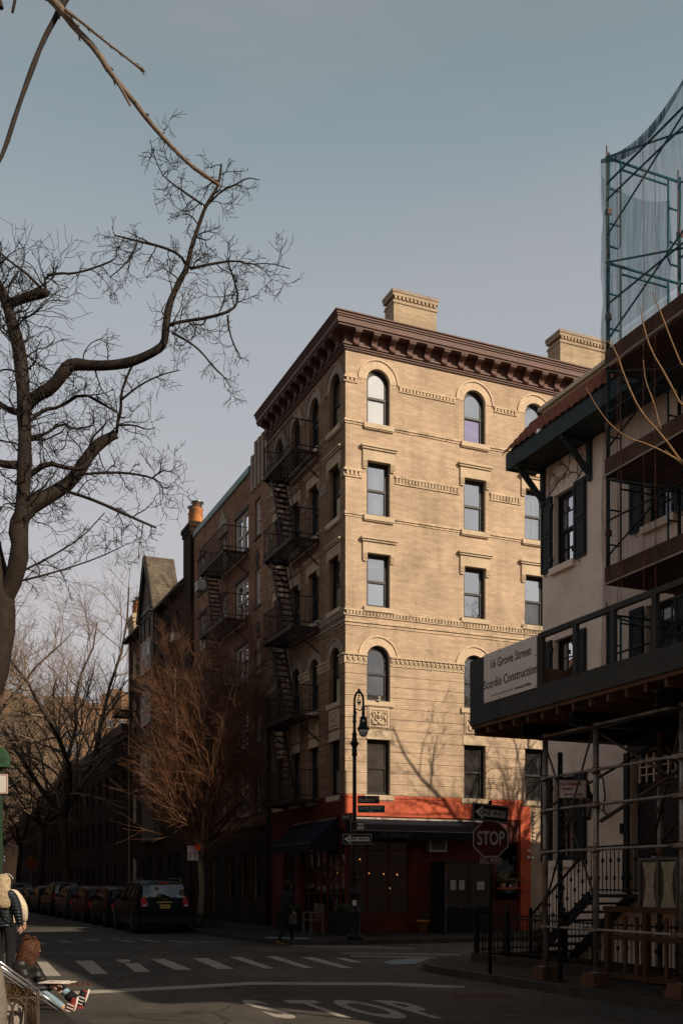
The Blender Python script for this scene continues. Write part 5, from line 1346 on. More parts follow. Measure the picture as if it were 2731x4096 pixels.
def bush(mb, c, r, n, sc_=(1,1,1), size=.06, rng=None):
    rng = rng or random.Random(1)
    for k in range(n):
        d = Vector((rng.gauss(0,1), rng.gauss(0,1), rng.gauss(0,1))).normalized()*r*rng.random()**.4
        p = Vector(c)+Vector((d.x*sc_[0], d.y*sc_[1], d.z*sc_[2]))
        a = Vector((rng.gauss(0,1), rng.gauss(0,1), rng.gauss(0,1))).normalized()*size*rng.uniform(.5,1.2); b_ = a.orthogonal().normalized()*size*.4
        mb.poly([p-a, p+b_, p+a, p-b_])
def planter(w_, t_, L_, D, h, label, gr):
    o = thing('planter', label, 'planter', P(w_, t_, .135), TH)
    q = MB(); q.box(0, L_, -D, 0, 0, h); q.box(-.02, L_+.02, -D-.02, .02, h-.06, h); q.build('box', SIGNK, o)
    q = MB(); bush(q, (L_/2, -D/2, h+.1), .22, 160, (L_/.5, D/.45, .7), .06); q.build('shrub', LEAF, o, uv=False, fix=False)
planter(12.1, 29.2, .62, 1.0, .72, 'black box planter with a low shrub at the building corner', 0)
planter(11.9, 33.3, .7, 1.3, .65, 'black box planter with shrubs by the side door of the corner building', 0)
ptp = thing('plant_pot', 'terracotta pot with a shrub at the foot of the red storefront wall', 'plant pot', P(15.25, 28.95, .135), 0)
q = MB(); q.lathe([(.13,0),(.2,.36),(.22,.36),(.22,.42),(.18,.42)], (0,0,0), 12); q.build('pot', POT, ptp)
q = MB(); bush(q, (0,0,.5), .2, 90, (1,1,.8), .06); q.build('shrub', LEAF, ptp, uv=False, fix=False)
sh = tag(None or MB().build('ledge', REDP), 'x', 'x'); bpy.data.objects.remove(sh)
q = MB(FRONT); q.box(5.2, 6.4, .0, .32, 1.52, 1.57); q.build('window_ledge', REDP, CB)
hp = thing('potted_palm', 'sunlit feathery potted palm on the ledge under the red framed window', 'plant', P(W0+6.02, T0-.18, 1.57), 0)
q = MB(); q.lathe([(.06,0),(.09,.14),(.1,.15)], (0,0,0), 10); q.build('pot', SIGNT, hp)
q = MB(); rp = random.Random(9)
for k in range(22):
    th = rp.uniform(0, 2*pi); L_ = rp.uniform(.35, .62); pts = [Vector((0, 0, .14))]; d = Vector((math.cos(th)*.5, math.sin(th)*.3, 1))
    for j in range(6): d = (d+Vector((math.cos(th)*.22, math.sin(th)*.12, -.28))).normalized(); pts.append(pts[-1]+d*L_/6)
    q.tube(pts, .004, n=3)
    for j in range(1, 7):
        for sx in (-1, 1):
            s_ = Vector((-math.sin(th), math.cos(th), .1))*sx*.11*(1.1-j/8); a = pts[j]; q.poly([a, a+s_*.6+Vector((0,0,-.01))+d*.02, a+s_+d*.03, a+s_*.5-d*.02])
q.build('fronds', LEAFY, hp, uv=False, fix=False)
hp2 = thing('potted_plant', 'yellowish leafy plant in a pale pot left of the palm on the ledge', 'plant', P(W0+5.55, T0-.18, 1.57), 0)
q = MB(); q.lathe([(.07,0),(.09,.12)], (0,0,0), 10); q.build('pot', STONE, hp2)
q = MB(); bush(q, (0,0,.32), .24, 130, (1,.7,1), .05); q.build('foliage', LEAFY, hp2, uv=False, fix=False)
mug = thing('white_cup', 'small white cup on the red window ledge between the plants', 'cup', P(W0+5.8, T0-.22, 1.57), 0)
q = MB(); q.lathe([(.03,0),(.04,.09),(.036,.09)], (0,0,0), 12); q.build('body', SIGNW, mug); q = MB(); q.tube([(.04,0,.07),(.065,0,.06),(.065,0,.03),(.038,0,.02)], .007, n=5); q.build('handle', SIGNW, mug)
for k, (wd_, label) in enumerate(((4.4, 'hanging plant in the top floor window by the purple cloth'), (6.85, 'hanging plant in the rightmost visible top floor window'))): pass
# ================================================================ tree pit on the left with hoop fence
TP = thing('hoop_fence', 'low rusty hoop fence round the tree pit beside the seated sketcher', 'fence', P(.35, 11.0, .13), TH)
HOOP = mat('hoop_iron', (.055,.036,.024), rough=.6, n1=8, amt=.3)
def hoops(mb, p, q_, n, h=.37):
    p, q_ = Vector(p), Vector(q_)
    for k in range(n):
        for s in (0, .5):
            a, b_ = p.lerp(q_, (k+s)/n), p.lerp(q_, min(1.0, (k+s+1)/n)); r = (b_-a).length/2; m_ = (a+b_)/2; e = (b_-a).normalized()
            mb.tube([a]+[m_-e*r*math.cos(pi*j/10)+Vector((0,0,h-r+r*math.sin(pi*j/10))) for j in range(11)]+[b_], .012, n=6)
q = MB(); hoops(q, (0,0,0), (1.0,0,0), 4); q.build('hoop_row', HOOP, TP)
q = MB(); hoops(q, (1.0,.02,0), (1.0,1.88,0), 6); q.build('hoop_row', HOOP, TP)
q = MB(); hoops(q, (0,1.9,0), (1.0,1.9,0), 4); q.build('hoop_row', HOOP, TP)
for x, y in ((1.0,0),(0,0),(1.0,1.9)):
    q = MB(); q.box(x-.015, x+.015, y-.015, y+.015, 0, .42); q.build('fence_post', HOOP, TP)
q = MB(); q.box(0, .98, .06, 1.86, 0, .03); pit = struct(q.build('tree_pit_soil', mat('soil', (.07,.045,.03), n1=8, amt=.4, bump=.8))); pit.location = P(.35, 11.0, .13); pit.rotation_euler = (0,0,TH)
for (x, y, r_, lab) in ((.75, .4, .17, 'larger pale rock behind the near hoops of the tree pit'), (.42, .28, .14, 'smaller pale rock left of the other in the tree pit')):
    q = MB(); q.ball((0,0,.1), r_, 10, 7, (1.1, .9, .95)); o = tag(q.build('rock', mat('pit_rock', (.28,.24,.21), n1=9, amt=.3, bump=.8)), lab, 'rock'); o.location = P(.35+x, 11.0+y, .16)
rb = random.Random(5); q = MB()
for k in range(420):
    c = Vector((rb.uniform(.1, .9), rb.uniform(.3, 1.75), .03)); d = Vector((rb.uniform(-.4,.4), rb.uniform(-.4,.4), 1)).normalized(); L_ = rb.uniform(.2, .5); pts = [c]
    for j in range(3): d = (d+Vector((rb.uniform(-.4,.4), rb.uniform(-.4,.4), -.1))).normalized(); pts.append(pts[-1]+d*L_/3)
    q.tube(pts, .0028, n=3, cap=False)
    for j in range(9):
        bp_ = pts[1].lerp(pts[3], rb.random()); a = Vector((rb.gauss(0,1), rb.gauss(0,1), rb.gauss(0,.7))).normalized()*rb.uniform(.015, .035); b_ = a.orthogonal().normalized()*a.length*.22; q.poly([bp_, bp_+a*.4+b_, bp_+a*1.0+b_*.3, bp_+a*.6-b_])
dry = q.build('dry_shrubs', mat('dry_leaf', (.10,.058,.022), n1=30, amt=.6), None, uv=False, fix=False); dry['kind'] = 'stuff'; dry['label'] = 'withered brown shrubs filling the tree pit inside the hoop fence'; dry['category'] = 'shrubs'; dry.location = P(.35, 11.0, .13); dry.rotation_euler = (0,0,TH)
# tub of paints by the kerb
tb = thing('plastic_tub', 'clear plastic tub on the road beneath the crutches', 'tub', ground(212, 4060), R(10))
q = MB(); q.prism([(-.06,0),(.06,0),(.08,.1),(-.08,.1)], -.06, .06); q.build('tub', glass('tub_plastic', (.20,.14,.13), gloss=.15, see=.3), tb); q = MB(); q.box(-.088,.088,-.068,.068,.1,.112); q.build('lid', SIGNT, tb)
# ================================================================ parked cars (front towards +y, origin between the rear wheels' edge)
def carpaint(name, c): 
    return mat(name, c, rough=.3, metal=.0, spec=.06, n1=2, amt=.08, n2=200)
CARG = glass('car_glass', (.006,.007,.008), gloss=.06, c2=(.005,.005,.006), wav=.55, n1=1.5)
TYRE = mat('tyre', (.012,.012,.012), rough=.9); RIM = mat('rim', (.20,.20,.20), rough=.35, metal=.8, amt=.1)
TRIM = mat('car_trim', (.012,.012,.013), rough=.6); LENSR = mat('lens_red', (.42,.012,.010), rough=.4, spec=.2, amt=.1); LENSW = mat('lens_white', (.5,.5,.48), rough=.15, spec=.6, amt=.1)
CHROME = mat('chrome', (.5,.5,.5), rough=.2, metal=1.0, amt=.05); PLATE = mat('plate_yellow', (.62,.45,.10), rough=.5, amt=.05)
def make_car(name, label, kind, paint, loc, rot, suv_rear=False, group=None):
    o = thing(name, label, 'car', loc, rot, group)
    if kind == 'suv':   L_, W, prof = 4.75, .93, [(0,.62),(.06,1.0),(.12,1.12),(.30,1.66),(.55,1.76),(1.6,1.80),(2.5,1.78),(2.85,1.70),(3.45,1.16),(3.6,1.12),(4.3,1.04),(4.62,.92),(4.75,.62)]; belt = 1.10; roof = (.30, 2.85); rear_glass = (.14, .32); front_glass = (2.83, 3.47)
    elif kind == 'sedan': L_, W, prof = 4.6, .89, [(0,.60),(.06,.92),(.2,1.02),(.75,1.07),(1.35,1.38),(1.8,1.45),(2.5,1.46),(2.85,1.38),(3.5,1.03),(3.7,.99),(4.2,.90),(4.5,.78),(4.6,.55)]; belt = .98; roof = (1.35, 2.85); rear_glass = (.78, 1.38); front_glass = (2.8, 3.5)
    else:               L_, W, prof = 4.3, .90, [(0,.60),(.06,.95),(.14,1.05),(.5,1.42),(.9,1.55),(1.6,1.60),(2.4,1.58),(2.7,1.50),(3.3,1.07),(3.45,1.03),(3.95,.93),(4.2,.82),(4.3,.55)]; belt = 1.03; roof = (.5, 2.7); rear_glass = (.16, .52); front_glass = (2.66, 3.33)
    def top(y):
        for (a, za), (b_, zb) in zip(prof, prof[1:]):
            if a <= y <= b_: return za+(zb-za)*(y-a)/(b_-a)
        return prof[-1][1]
    def half(y):      # plan taper at the ends
        e = min(y, L_-y); return W*(1-.13*max(0, 1-e/.55)**2)
    def sec(y):
        h, zt = half(y), top(y); zb = min(belt, zt-.02)
        pts = [(h*.86, .24), (h*.965, .30), (h, .52), (h*.995, .75), (h*.975, zb)]
        if zt > belt+.06:
            k = (zt-belt)/.6; pts += [(h*.965-.02*k, zb+(zt-zb)*.12), (h*(.975-.11*k), zb+(zt-zb)*.55), (h*(.965-.16*k), zt-.05), (h*(.88-.16*k), zt)]
        else: pts += [(h*.965, zb+(zt-zb)*.3), (h*.95, zb+(zt-zb)*.6), (h*.93, zb+(zt-zb)*.85), (h*.86, zt)]
        pts += [(h*.4, zt+.018), (0, zt+.025)]
        return pts
    def sidex(y, z):
        s = sec(y)
        for (x0, z0), (x1, z1) in zip(s, s[1:]):
            if z0 <= z <= z1 and z1 > z0: return x0+(x1-x0)*(z-z0)/(z1-z0)
        return s[-3][0]
    ys = sorted(set([p[0] for p in prof]+[.02,.2,.4,.7,1.0,1.3,2.0,3.0,3.2,3.8,4.0,4.15,L_-.03]))
    q = MB(); rings = []
    for y in ys:
        s = sec(y); rings.append([q.pt((x, y, z)) for x, z in s]+[q.pt((-x, y, z)) for x, z in s[-2::-1]])
    for A, B in zip(rings, rings[1:]):
        for k in range(len(A)-1): q.face((A[k], A[k+1], B[k+1], B[k]), True)
        q.face((A[-1], A[0], B[0], B[-1]))
    q.face(rings[0]); q.face(rings[-1][::-1])
    body = q.build('body', paint, o)
    e = body.modifiers.new('split', 'EDGE_SPLIT'); e.split_angle = R(38)
    # glazing laid 4 mm proud of the shell
    def panel(y0, y1, zlo, zhi, n, side, name='side_window'):
        q = MB(); prev = None
        for k in range(n+1):
            y = y0+(y1-y0)*k/n; zt = min(top(y)-.10, zhi); zl = min(zlo, zt-.01); row = []
            for j in range(4): z = zl+(zt-zl)*j/3; row.append(q.pt((side*(sidex(y, z)+.006), y, z)))
            if prev:
                for j in range(3): q.face((prev[j], row[j], row[j+1], prev[j+1]), True)
            prev = row
        q.build(name, CARG, body)
    r0, r1 = roof; zlo = belt+.05
    cuts = [r0+.12, r0+(r1-r0)*.30, r0+(r1-r0)*.66, r1+.25] if kind != 'sedan' else [r0-.25, r0+.45, r1+.25]
    for sd in (-1, 1):
        for a, b_ in zip(cuts, cuts[1:]): panel(a+.03, b_-.03, zlo, 9, 6, sd)
    def screen(y0, y1, name):
        q = MB(); prev = None
        for k in range(7):
            y = y0+(y1-y0)*k/6; z = top(y); h = half(y)*(.80-.10*max(0, (z-belt))/.6); row = [q.pt((h*(-1+2*j/6)*.98, y, z+.008+.022*(1-abs(-1+2*j/6)))) for j in range(7)]
            if prev:
                for j in range(6): q.face((prev[j], row[j], row[j+1], prev[j+1]), True)
            prev = row
        return q.build(name, CARG, body)
    screen(front_glass[0]+.03, front_glass[1]-.04, 'windscreen')
    # rear glass stands on the raked tail
    q = MB(); ya, yb = rear_glass; za, zb_ = top(ya), top(yb); nrm = Vector((0, -(zb_-za), yb-ya)).normalized()*.012; prev = None
    for k in range(6):
        f = .06+.86*k/5; y = ya+(yb-ya)*f; z = top(y); h = half(y)*(.84-.13*f)
        if kind == 'suv': h = half(y)*(.86-.12*f)
        row = [q.pt(Vector((h*(-1+2*j/6), y, z))+nrm) for j in range(7)]
        if prev:
            for j in range(6): q.face((prev[j], row[j], row[j+1], prev[j+1]), True)
        prev = row
    rg = q.build('rear_window', CARG, body)
    # wheels with dark arches
    wr = .37 if kind == 'suv' else .32
    for y in (.80 if kind != 'suv' else .95, L_-.85):
        for sd in (-1, 1):
            x = sd*(W-.02)
            q = MB(); q.lathe([(wr+.06, -.18), (wr+.06, .012), (wr+.04, .016)], (x, y, wr+.02), 20, axis=(sd, 0, 0)); q.build('wheel_arch', TRIM, body)
            q = MB(); q.lathe([(wr*.6, -.2), (wr*.93, -.2), (wr, -.16), (wr, .0), (wr*.93, .03), (wr*.66, .03)], (x, y, wr), 20, axis=(sd, 0, 0)); t_ = q.build('tyre', TYRE, o)
            q = MB(); q.lathe([(wr*.66, .022), (wr*.6, .034), (wr*.5, .024), (.06, .03), (.05, .045), (.01, .045)], (x, y, wr), 16, axis=(sd, 0, 0))
            for k in range(5):
                th = 2*pi*k/5; q.bar((x+sd*.03, y+.05*math.cos(th), wr+.05*math.sin(th)), (x+sd*.034, y+wr*.6*math.cos(th), wr+wr*.6*math.sin(th)), .05, .03)
            q.build('rim', RIM, t_)
    # bumpers, lamps, mirrors, door lines
    each('bumper', TRIM if kind == 'suv' else paint, o, None, [('box', -W*.88, W*.88, y0, y0+.16, .36, .60) for y0 in (-.05, L_-.10)])
    each('side_moulding', TRIM if kind == 'suv' else paint, o, None, [('box', sd*W-.02 if sd > 0 else -W-.01, sd*W+.01 if sd > 0 else -W+.02, 1.3, 3.2, .46, .54) for sd in (-1, 1)])
    for sd in (-1, 1):
        zl = (.90, 1.22) if kind == 'suv' else (.74, .92)
        q = MB(); x0 = sd*half(.05)*.86; q.bar((x0, top_y(prof, zl[0])-.012, zl[0]), (x0, top_y(prof, zl[1])-.012, zl[1]), .17, .05, up=(1, 0, 0) if False else (0, 1, 0)); lt = q.build('tail_lamp', LENSR, o)
        if kind == 'suv':
            q = MB(); q.box(x0-.055, x0+.055, top_y(prof, .97)-.075, top_y(prof, .97)-.03, .93, .99); q.build('reversing_lens', LENSW, lt)
        q = MB(); q.box(sd*W*.80-.14, sd*W*.80+.10, L_-.16, L_-.06, .66, .78); q.build('headlight', LENSW, o)
        q = MB(); q.box(*(sorted((sd*(W-.03), sd*(W+.17)))), r1+.05, r1+.16, belt+.03, belt+.19); q.build('door_mirror', paint, o)
        each('door_gap', TRIM, o, None, [('box', sd*W-.004 if sd > 0 else -W-.003, sd*W+.003 if sd > 0 else -W+.004, yy, yy+.012, .42, belt) for yy in ([1.32, 2.35, 3.3] if kind != 'sedan' else [1.4, 2.4, 3.35])])
        for yy in (1.5, 2.5):
            q = MB(); q.box(*(sorted((sd*(W-.01), sd*(W+.028)))), yy, yy+.17, belt-.16, belt-.12); q.build('door_handle', CHROME if kind != 'suv' else TRIM, o)
    if kind == 'suv':
        for sd in (-1, 1):
            q = MB(); zr = 1.86; q.tube([(sd*.66, .45, 1.76), (sd*.66, .6, zr), (sd*.66, 2.4, zr+.01), (sd*.66, 2.6, 1.76)], .018, n=6); q.build('roof_rail', TRIM, o)
    q = MB(); q.box(-.22, .22, L_-.03, L_+.02, .60, .74); q.build('grille', TRIM, o)
    if suv_rear:
        yy = lambda z: top_y(prof, z)-.012
        q = MB(); q.box(-.26, .26, yy(1.1)-.04, yy(1.1)+.02, 1.055, 1.085); q.build('tailgate_handle', PLATE, o)
        q = MB(); q.box(-.17, .17, yy(.93)-.03, yy(.93)+.01, .86, .99); pl = q.build('licence_plate', PLATE, o)
        q = MB(); q.text('K90·UAH', .10, lambda X, Z: (X, yy(.93)-.034, .925+Z), xs=.72, off=.003); q.build('plate_lettering', SIGNK, pl, fix=False)
        q = MB(); q.ring([(.02+.10*math.cos(2*pi*k/16), 1.16+.045*math.sin(2*pi*k/16)) for k in range(16)], [(.02+.08*math.cos(2*pi*k/16), 1.16+.032*math.sin(2*pi*k/16)) for k in range(16)], yy(1.16)-.03, yy(1.16)+.01)
        q.build('oval_emblem', CHROME, o)
        q = MB(); q.text('Ford', .055, lambda X, Z: (.02+X, yy(1.16)-.032, 1.16+Z)); q.build('emblem_lettering', CHROME, o, fix=False)
        q = MB(); q.box(-.72, -.62, yy(1.25)-.03, yy(1.25)+.05, 1.24, 1.29); fl = q.build('flag_sticker', SIGNW, o)
        q = MB(); q.box(-.72, -.675, yy(1.25)-.033, yy(1.25)-.031, 1.268, 1.29); q.build('flag_canton', mat('flag_blue', (.03,.04,.15)), fl)
        q = MB(); q.box(-.70, -.55, yy(.98)-.03, yy(.98)+.02, .95, .97); q.ball((-.60, yy(1.0)-.02, 1.01), .035, 8, 6, (1.2, .3, .7)); q.build('badge', CHROME, o)
        q = MB(); q.bar((.15, .185, 1.24), (.42, .215, 1.33), .02, .02); q.bar((-.35, yy(1.2)-.02, 1.215), (.35, yy(1.2)-.02, 1.215), .02, .02); q.build('rear_wiper', TRIM, o)
        q = MB(); q.box(-.17, .17, .27, .31, 1.70, 1.735); q.build('brake_lamp', LENSR, o)
    return o
def top_y(prof, z):
    for (a, za), (b_, zb) in zip(prof, prof[1:]):
        if za <= z <= zb: return a+(b_-a)*(z-za)/(zb-za)
    return prof[0][0]
G_ = 'cars parked nose to tail along the right kerb'
BLK = carpaint('paint_black', (.006,.008,.010)); MAR = carpaint('paint_maroon', (.045,.008,.007)); GRY = carpaint('paint_grey', (.035,.036,.037)); NVY = carpaint('paint_navy', (.008,.012,.022)); BRN = carpaint('paint_brown', (.028,.016,.010)); SIL = carpaint('paint_silver', (.09,.09,.09))
make_car('parked_car', 'black sport utility car with yellow plate, nearest in the parked row', 'suv', BLK, P(8.38, 34.5), TH, suv_rear=True, group=G_)
rowc = [('hatch', BLK, 'black hatchback directly in front of the nearest black car'), ('hatch', MAR, 'dark maroon hatchback, third in the parked row'), ('hatch', GRY, 'dark grey hatchback, fourth in the parked row'), ('suv', BRN, 'tall dark brown car, fifth in the parked row'),
        ('hatch', NVY, 'navy hatchback, sixth in the parked row beyond the tall brown car'), ('sedan', GRY, 'low grey sedan, seventh in the parked row'), ('sedan', SIL, 'low silvery grey sedan, eighth in the parked row'), ('suv', NVY, 'tall navy car, ninth in the parked row'),
        ('hatch', BRN, 'brown hatchback, tenth in the parked row beside the pale haired woman'), ('suv', BLK, 'black car farthest along the parked row by the left edge')]
tt = 40.1
for kind, pnt, lab in rowc:
    make_car('parked_car', lab, kind, pnt, P(8.42, tt), TH, group=G_); tt += {'hatch': 5.15, 'suv': 5.6, 'sedan': 5.45}[kind]
# ================================================================ people
SKIN = mat('skin', (.45,.27,.19), rough=.6, n1=6, amt=.1)
def skin_mesh(nodes, edges, levels=2):
    """nodes: (point, radius or (rx, ry)); one continuous skinned surface"""
    me = bpy.data.meshes.new('skin'); me.from_pydata([tuple(n[0]) for n in nodes], edges, []); me.update()
    ob = bpy.data.objects.new('skin', me); COL.objects.link(ob)
    md = ob.modifiers.new('s', 'SKIN'); md.use_smooth_shade = True; md.branch_smoothing = .3
    for i, n in enumerate(nodes):
        sv = me.skin_vertices[0].data[i]; r = n[1]; sv.radius = (r, r) if not hasattr(r, '__len__') else r; sv.use_root = (i == 0)
    ss = ob.modifiers.new('d', 'SUBSURF'); ss.levels = levels; ss.render_levels = levels
    dg = bpy.context.evaluated_depsgraph_get(); dg.update()
    out = bpy.data.meshes.new_from_object(ob.evaluated_get(dg))
    bpy.data.objects.remove(ob); bpy.data.meshes.remove(me)
    return out
def link_mesh(name, me, mats, parent):
    me.materials.clear()
    for m in mats: me.materials.append(m)
    me.name = name
    o = bpy.data.objects.new(name, me); COL.objects.link(o); o.parent = parent
    for p in me.polygons: p.use_smooth = True
    return o
def quilt(name, c, sc_=24, strength=.6):
    m = mat(name, c, rough=.5, spec=.35, n1=4, amt=.3)
    nt = m.node_tree; p = [n for n in nt.nodes if n.type == 'BSDF_PRINCIPLED'][0]
    co = N(nt, 'ShaderNodeTexCoord'); w = N(nt, 'ShaderNodeTexWave', bands_direction='Z', i_Scale=sc_/4.2, i_Distortion=1.2, i_Detail=2.0)
    nt.links.new(co.outputs['Object'], w.inputs['Vector'])
    b = N(nt, 'ShaderNodeBump', i_Strength=strength, i_Distance=.03); nt.links.new(w.outputs['Fac'], b.inputs['Height']); nt.links.new(b.outputs['Normal'], p.inputs['Normal'])
    return m
def hand_nodes(nodes, edges, wi, wrist, d, palm, side):
    """palm plus four fingers and a thumb; d points along the hand, palm is the palm normal"""
    d = Vector(d).normalized(); n_ = Vector(palm); n_ = (n_-d*n_.dot(d)).normalized(); s = d.cross(n_)*side
    pb = len(nodes); nodes.append((wrist+d*.05, (.036, .018))); edges.append((wi, pb)); pc = len(nodes); nodes.append((wrist+d*.085, (.038, .016))); edges.append((pb, pc))
    for k, (o, l) in enumerate(((-.030, .062), (-.010, .074), (.011, .070), (.030, .056))):
        a = wrist+d*.092+s*o; prev = pc
        for f, cur in ((.35, .10), (.7, .45), (1.0, .95)):
            p = a+d*l*f*(1-.25*cur)+n_*l*.55*cur*f; nodes.append((p, .0088-.0015*f)); edges.append((prev, len(nodes)-1)); prev = len(nodes)-1
    p1 = wrist+d*.05-s*.042+n_*.012; nodes.append((p1, .012)); edges.append((pb, len(nodes)-1)); nodes.append((p1+d*.035-s*.014+n_*.012, .0095)); edges.append((len(nodes)-2, len(nodes)-1))
def person(label, loc, rot, J, cloth, legs, hair=None, coat=None, shoes=None, thick=1.0, bare_ankle=False):
    o = thing('person', label, 'person', loc, rot)
    J = {k: Vector(v) for k, v in J.items()}
    nd = [(J['pelvis'], (.135*thick, .105*thick)), (J['waist'], (.125*thick, .095*thick)), (J['chest'], (.16*thick, .115*thick)), (J['neckbase'], (.075, .065)), (J['neck'], (.05, .05)), (J['skull'], (.075, .09)), (J['crown'], (.062, .075))]
    ed = [(0,1),(1,2),(2,3),(3,4),(4,5),(5,6)]
    up = (J['crown']-J['neck']).normalized(); fwd = Vector(J.get('face', (0,1,0))).normalized()
    nd.append((J['skull']-up*.055+fwd*.05, .045)); ed.append((5, 7)); nd.append((J['skull']-up*.01+fwd*.105, .014)); ed.append((5, 8))
    for s in ('l', 'r'):
        sg = -1 if s == 'l' else 1
        i = len(nd); nd += [(J['sho_'+s], .062*thick), (J['elb_'+s], .044*thick), (J['wri_'+s], .028)]; ed += [(2, i), (i, i+1), (i+1, i+2)]
        dv = J.get('hand_'+s, J['wri_'+s]-J['elb_'+s]); hand_nodes(nd, ed, i+2, J['wri_'+s], dv, J.get('palm_'+s, (-sg, 0, 0)), sg)
        i = len(nd); nd += [(J['hip_'+s], .095*thick), (J['kne_'+s], .062), (J['ank_'+s], .042), (J['toe_'+s], (.04, .03))]; ed += [(0, i), (i, i+1), (i+1, i+2), (i+2, i+3)]
    me = skin_mesh(nd, ed, 3); b = link_mesh('body', me, [cloth, legs, SKIN], o)
    def near(p, *names): return min((p-J[n]).length for n in names)
    HD = {s: Vector(J.get('hand_'+s, J['wri_'+s]-J['elb_'+s])).normalized() for s in 'lr'}
    for p in me.polygons:
        c = p.center; seg = 0
        dn_ = (c-J['neck']).dot(up)
        hand = any(0 < (c-J['wri_'+s]).dot(HD[s]) < .24 and ((c-J['wri_'+s])-HD[s]*(c-J['wri_'+s]).dot(HD[s])).length < .075 for s in 'lr')
        if dn_ > 0 and (c-J['skull']).length < .22 or hand: seg = 2
        else:
            lower = min(seg_d(c, J['hip_'+s], J['kne_'+s]) for s in 'lr'); lower = min([lower]+[seg_d(c, J['kne_'+s], J['ank_'+s]) for s in 'lr'])
            upper = min([seg_d(c, J['pelvis']+(J['waist']-J['pelvis'])*.4, J['chest'])]+[seg_d(c, J['sho_'+s], J['elb_'+s]) for s in 'lr']+[seg_d(c, J['elb_'+s], J['wri_'+s]) for s in 'lr'])
            if lower < upper: seg = 1
            if seg == 1 and bare_ankle and min((c-J['ank_'+s]).length for s in 'lr') < .11: seg = 2
        p.material_index = seg
    eye = J['skull']+up*.015+fwd*.082; sd = fwd.cross(up).normalized()
    each('eye', IRON, b, None, [('ball', eye+sd*s*.032, .011, 8, 6) for s in (-1, 1)]); q = MB()
    m0 = J['skull']-up*.062+fwd*.094; q.tube([m0-sd*.022, m0+fwd*.004, m0+sd*.022], .005, n=5); q.build('mouth', REDT, b)
    each('ear', SKIN, b, None, [('ball', J['skull']+sd*s*.078-up*.005, .026, 8, 6, (.5, .9, 1.2)) for s in (-1, 1)])
    if coat:
        cm, ln, rr, hem = coat
        cn = [(J['waist'], (.165*rr, .135*rr)), (J['chest'], (.195*rr, .15*rr)), (J['neckbase']+up*.02, (.095, .085))]; ce = [(0,1),(1,2)]
        if hem: cn.append((J['pelvis']+(J['pelvis']-J['waist'])*hem, (.18*rr, .15*rr))); ce.append((0, 3))
        for s in 'lr':
            i = len(cn); cn += [(J['sho_'+s], .092*rr), (J['elb_'+s], .074*rr), (J['wri_'+s]+(J['elb_'+s]-J['wri_'+s])*.08, .052*rr)]; ce += [(1, i), (i, i+1), (i+1, i+2)]
        link_mesh('jacket', skin_mesh(cn, ce), [cm], o)
    if shoes:
        for s in 'lr':
            a, t_ = J['ank_'+s], J['toe_'+s]; d = (t_-a); 
            sh_ = shoes(o, a, t_, s)
    return o, J, b
def seg_d(p, a, b_):
    ab = b_-a; t_ = max(0, min(1, (p-a).dot(ab)/max(ab.dot(ab), 1e-9))); return (p-a-ab*t_).length
def plain_shoe(m):
    def f(o, a, t_, s):
        d = (t_-a); me = skin_mesh([(a+Vector((0,0,-.01)), .05), (a+d*.5+Vector((0,0,-.02)), (.047, .045)), (a+d*1.1+Vector((0,0,-.012)), (.045, .034)), (a-d*.25+Vector((0,0,-.02)), .044)], [(0,1),(1,2),(0,3)]); link_mesh('shoe', me, [m], o)
    return f
def hair_mass(chain, n, r, wave, rng, m, parent, name='hair', up=Vector((0,0,1)), gap=None, tail=(.75, 1.0)):
    """hair as a solid core plus fine strands that run down over it; chain: (centre, radius x, radius y)"""
    chain = [(Vector(c), rx, ry) for c, rx, ry in chain]
    def at_(s):
        f = max(0, min(.9999, s))*(len(chain)-1); i = int(f); f -= i
        a, b_ = chain[i], chain[i+1]; return a[0].lerp(b_[0], f), a[1]+(b_[1]-a[1])*f, a[2]+(b_[2]-a[2])*f
    q = MB(); rings = []
    for k in range(15):
        c, rx, ry = at_(k/14); rings.append([q.pt(c+Vector((rx*.93*math.cos(2*pi*j/14), ry*.93*math.sin(2*pi*j/14), 0))) for j in range(14)])
    for A, B in zip(rings, rings[1:]):
        for j in range(14): q.face((A[j], A[(j+1)%14], B[(j+1)%14], B[j]), True)
    q.face(rings[0]); q.face(rings[-1])
    for k in range(n):
        th = rng.uniform(0, 2*pi); s0 = rng.uniform(0, .35)*rng.random(); s1 = rng.uniform(*tail); ph = rng.uniform(0, 6.28); lift = rng.uniform(.93, 1.05); pts = []; nn = 12
        if gap and abs((th-gap[0]+pi) % (2*pi)-pi) < gap[1]: continue
        for i in range(nn+1):
            s_ = s0+(s1-s0)*i/nn; c, rx, ry = at_(s_); t2 = th+wave*1.2*math.sin(ph+i*1.25); l2 = lift+wave*.35*math.cos(ph*1.7+i*1.4)+(.06*s_*rng.random())
            pts.append(c+Vector((rx*l2*math.cos(t2), ry*l2*math.sin(t2), rng.uniform(-.006, .006))))
        q.tube(pts, [r*.7]+[r]*(nn-1)+[r*.3], n=3, cap=False)
    return q.build(name, m, parent, uv=False, fix=False)
def short_hair(J, n, r, wave, rng, m, parent, drop=.16, big=1.0):
    c = J['skull']; 
    return hair_mass([(c+Vector((0,-.01,.125*big)), .02, .02), (c+Vector((0,-.01,.11*big)), .06, .07), (c+Vector((0,-.012,.07)), .093*big, .103*big), (c+Vector((0,-.025,.01)), .098*big, .098*big), (c+Vector((0,-.04,-.06)), .088*big, .08*big), (c+Vector((0,-.05,-drop)), .075*big, .06*big)], n, r, wave, rng, m, parent, gap=(pi/2, .75))
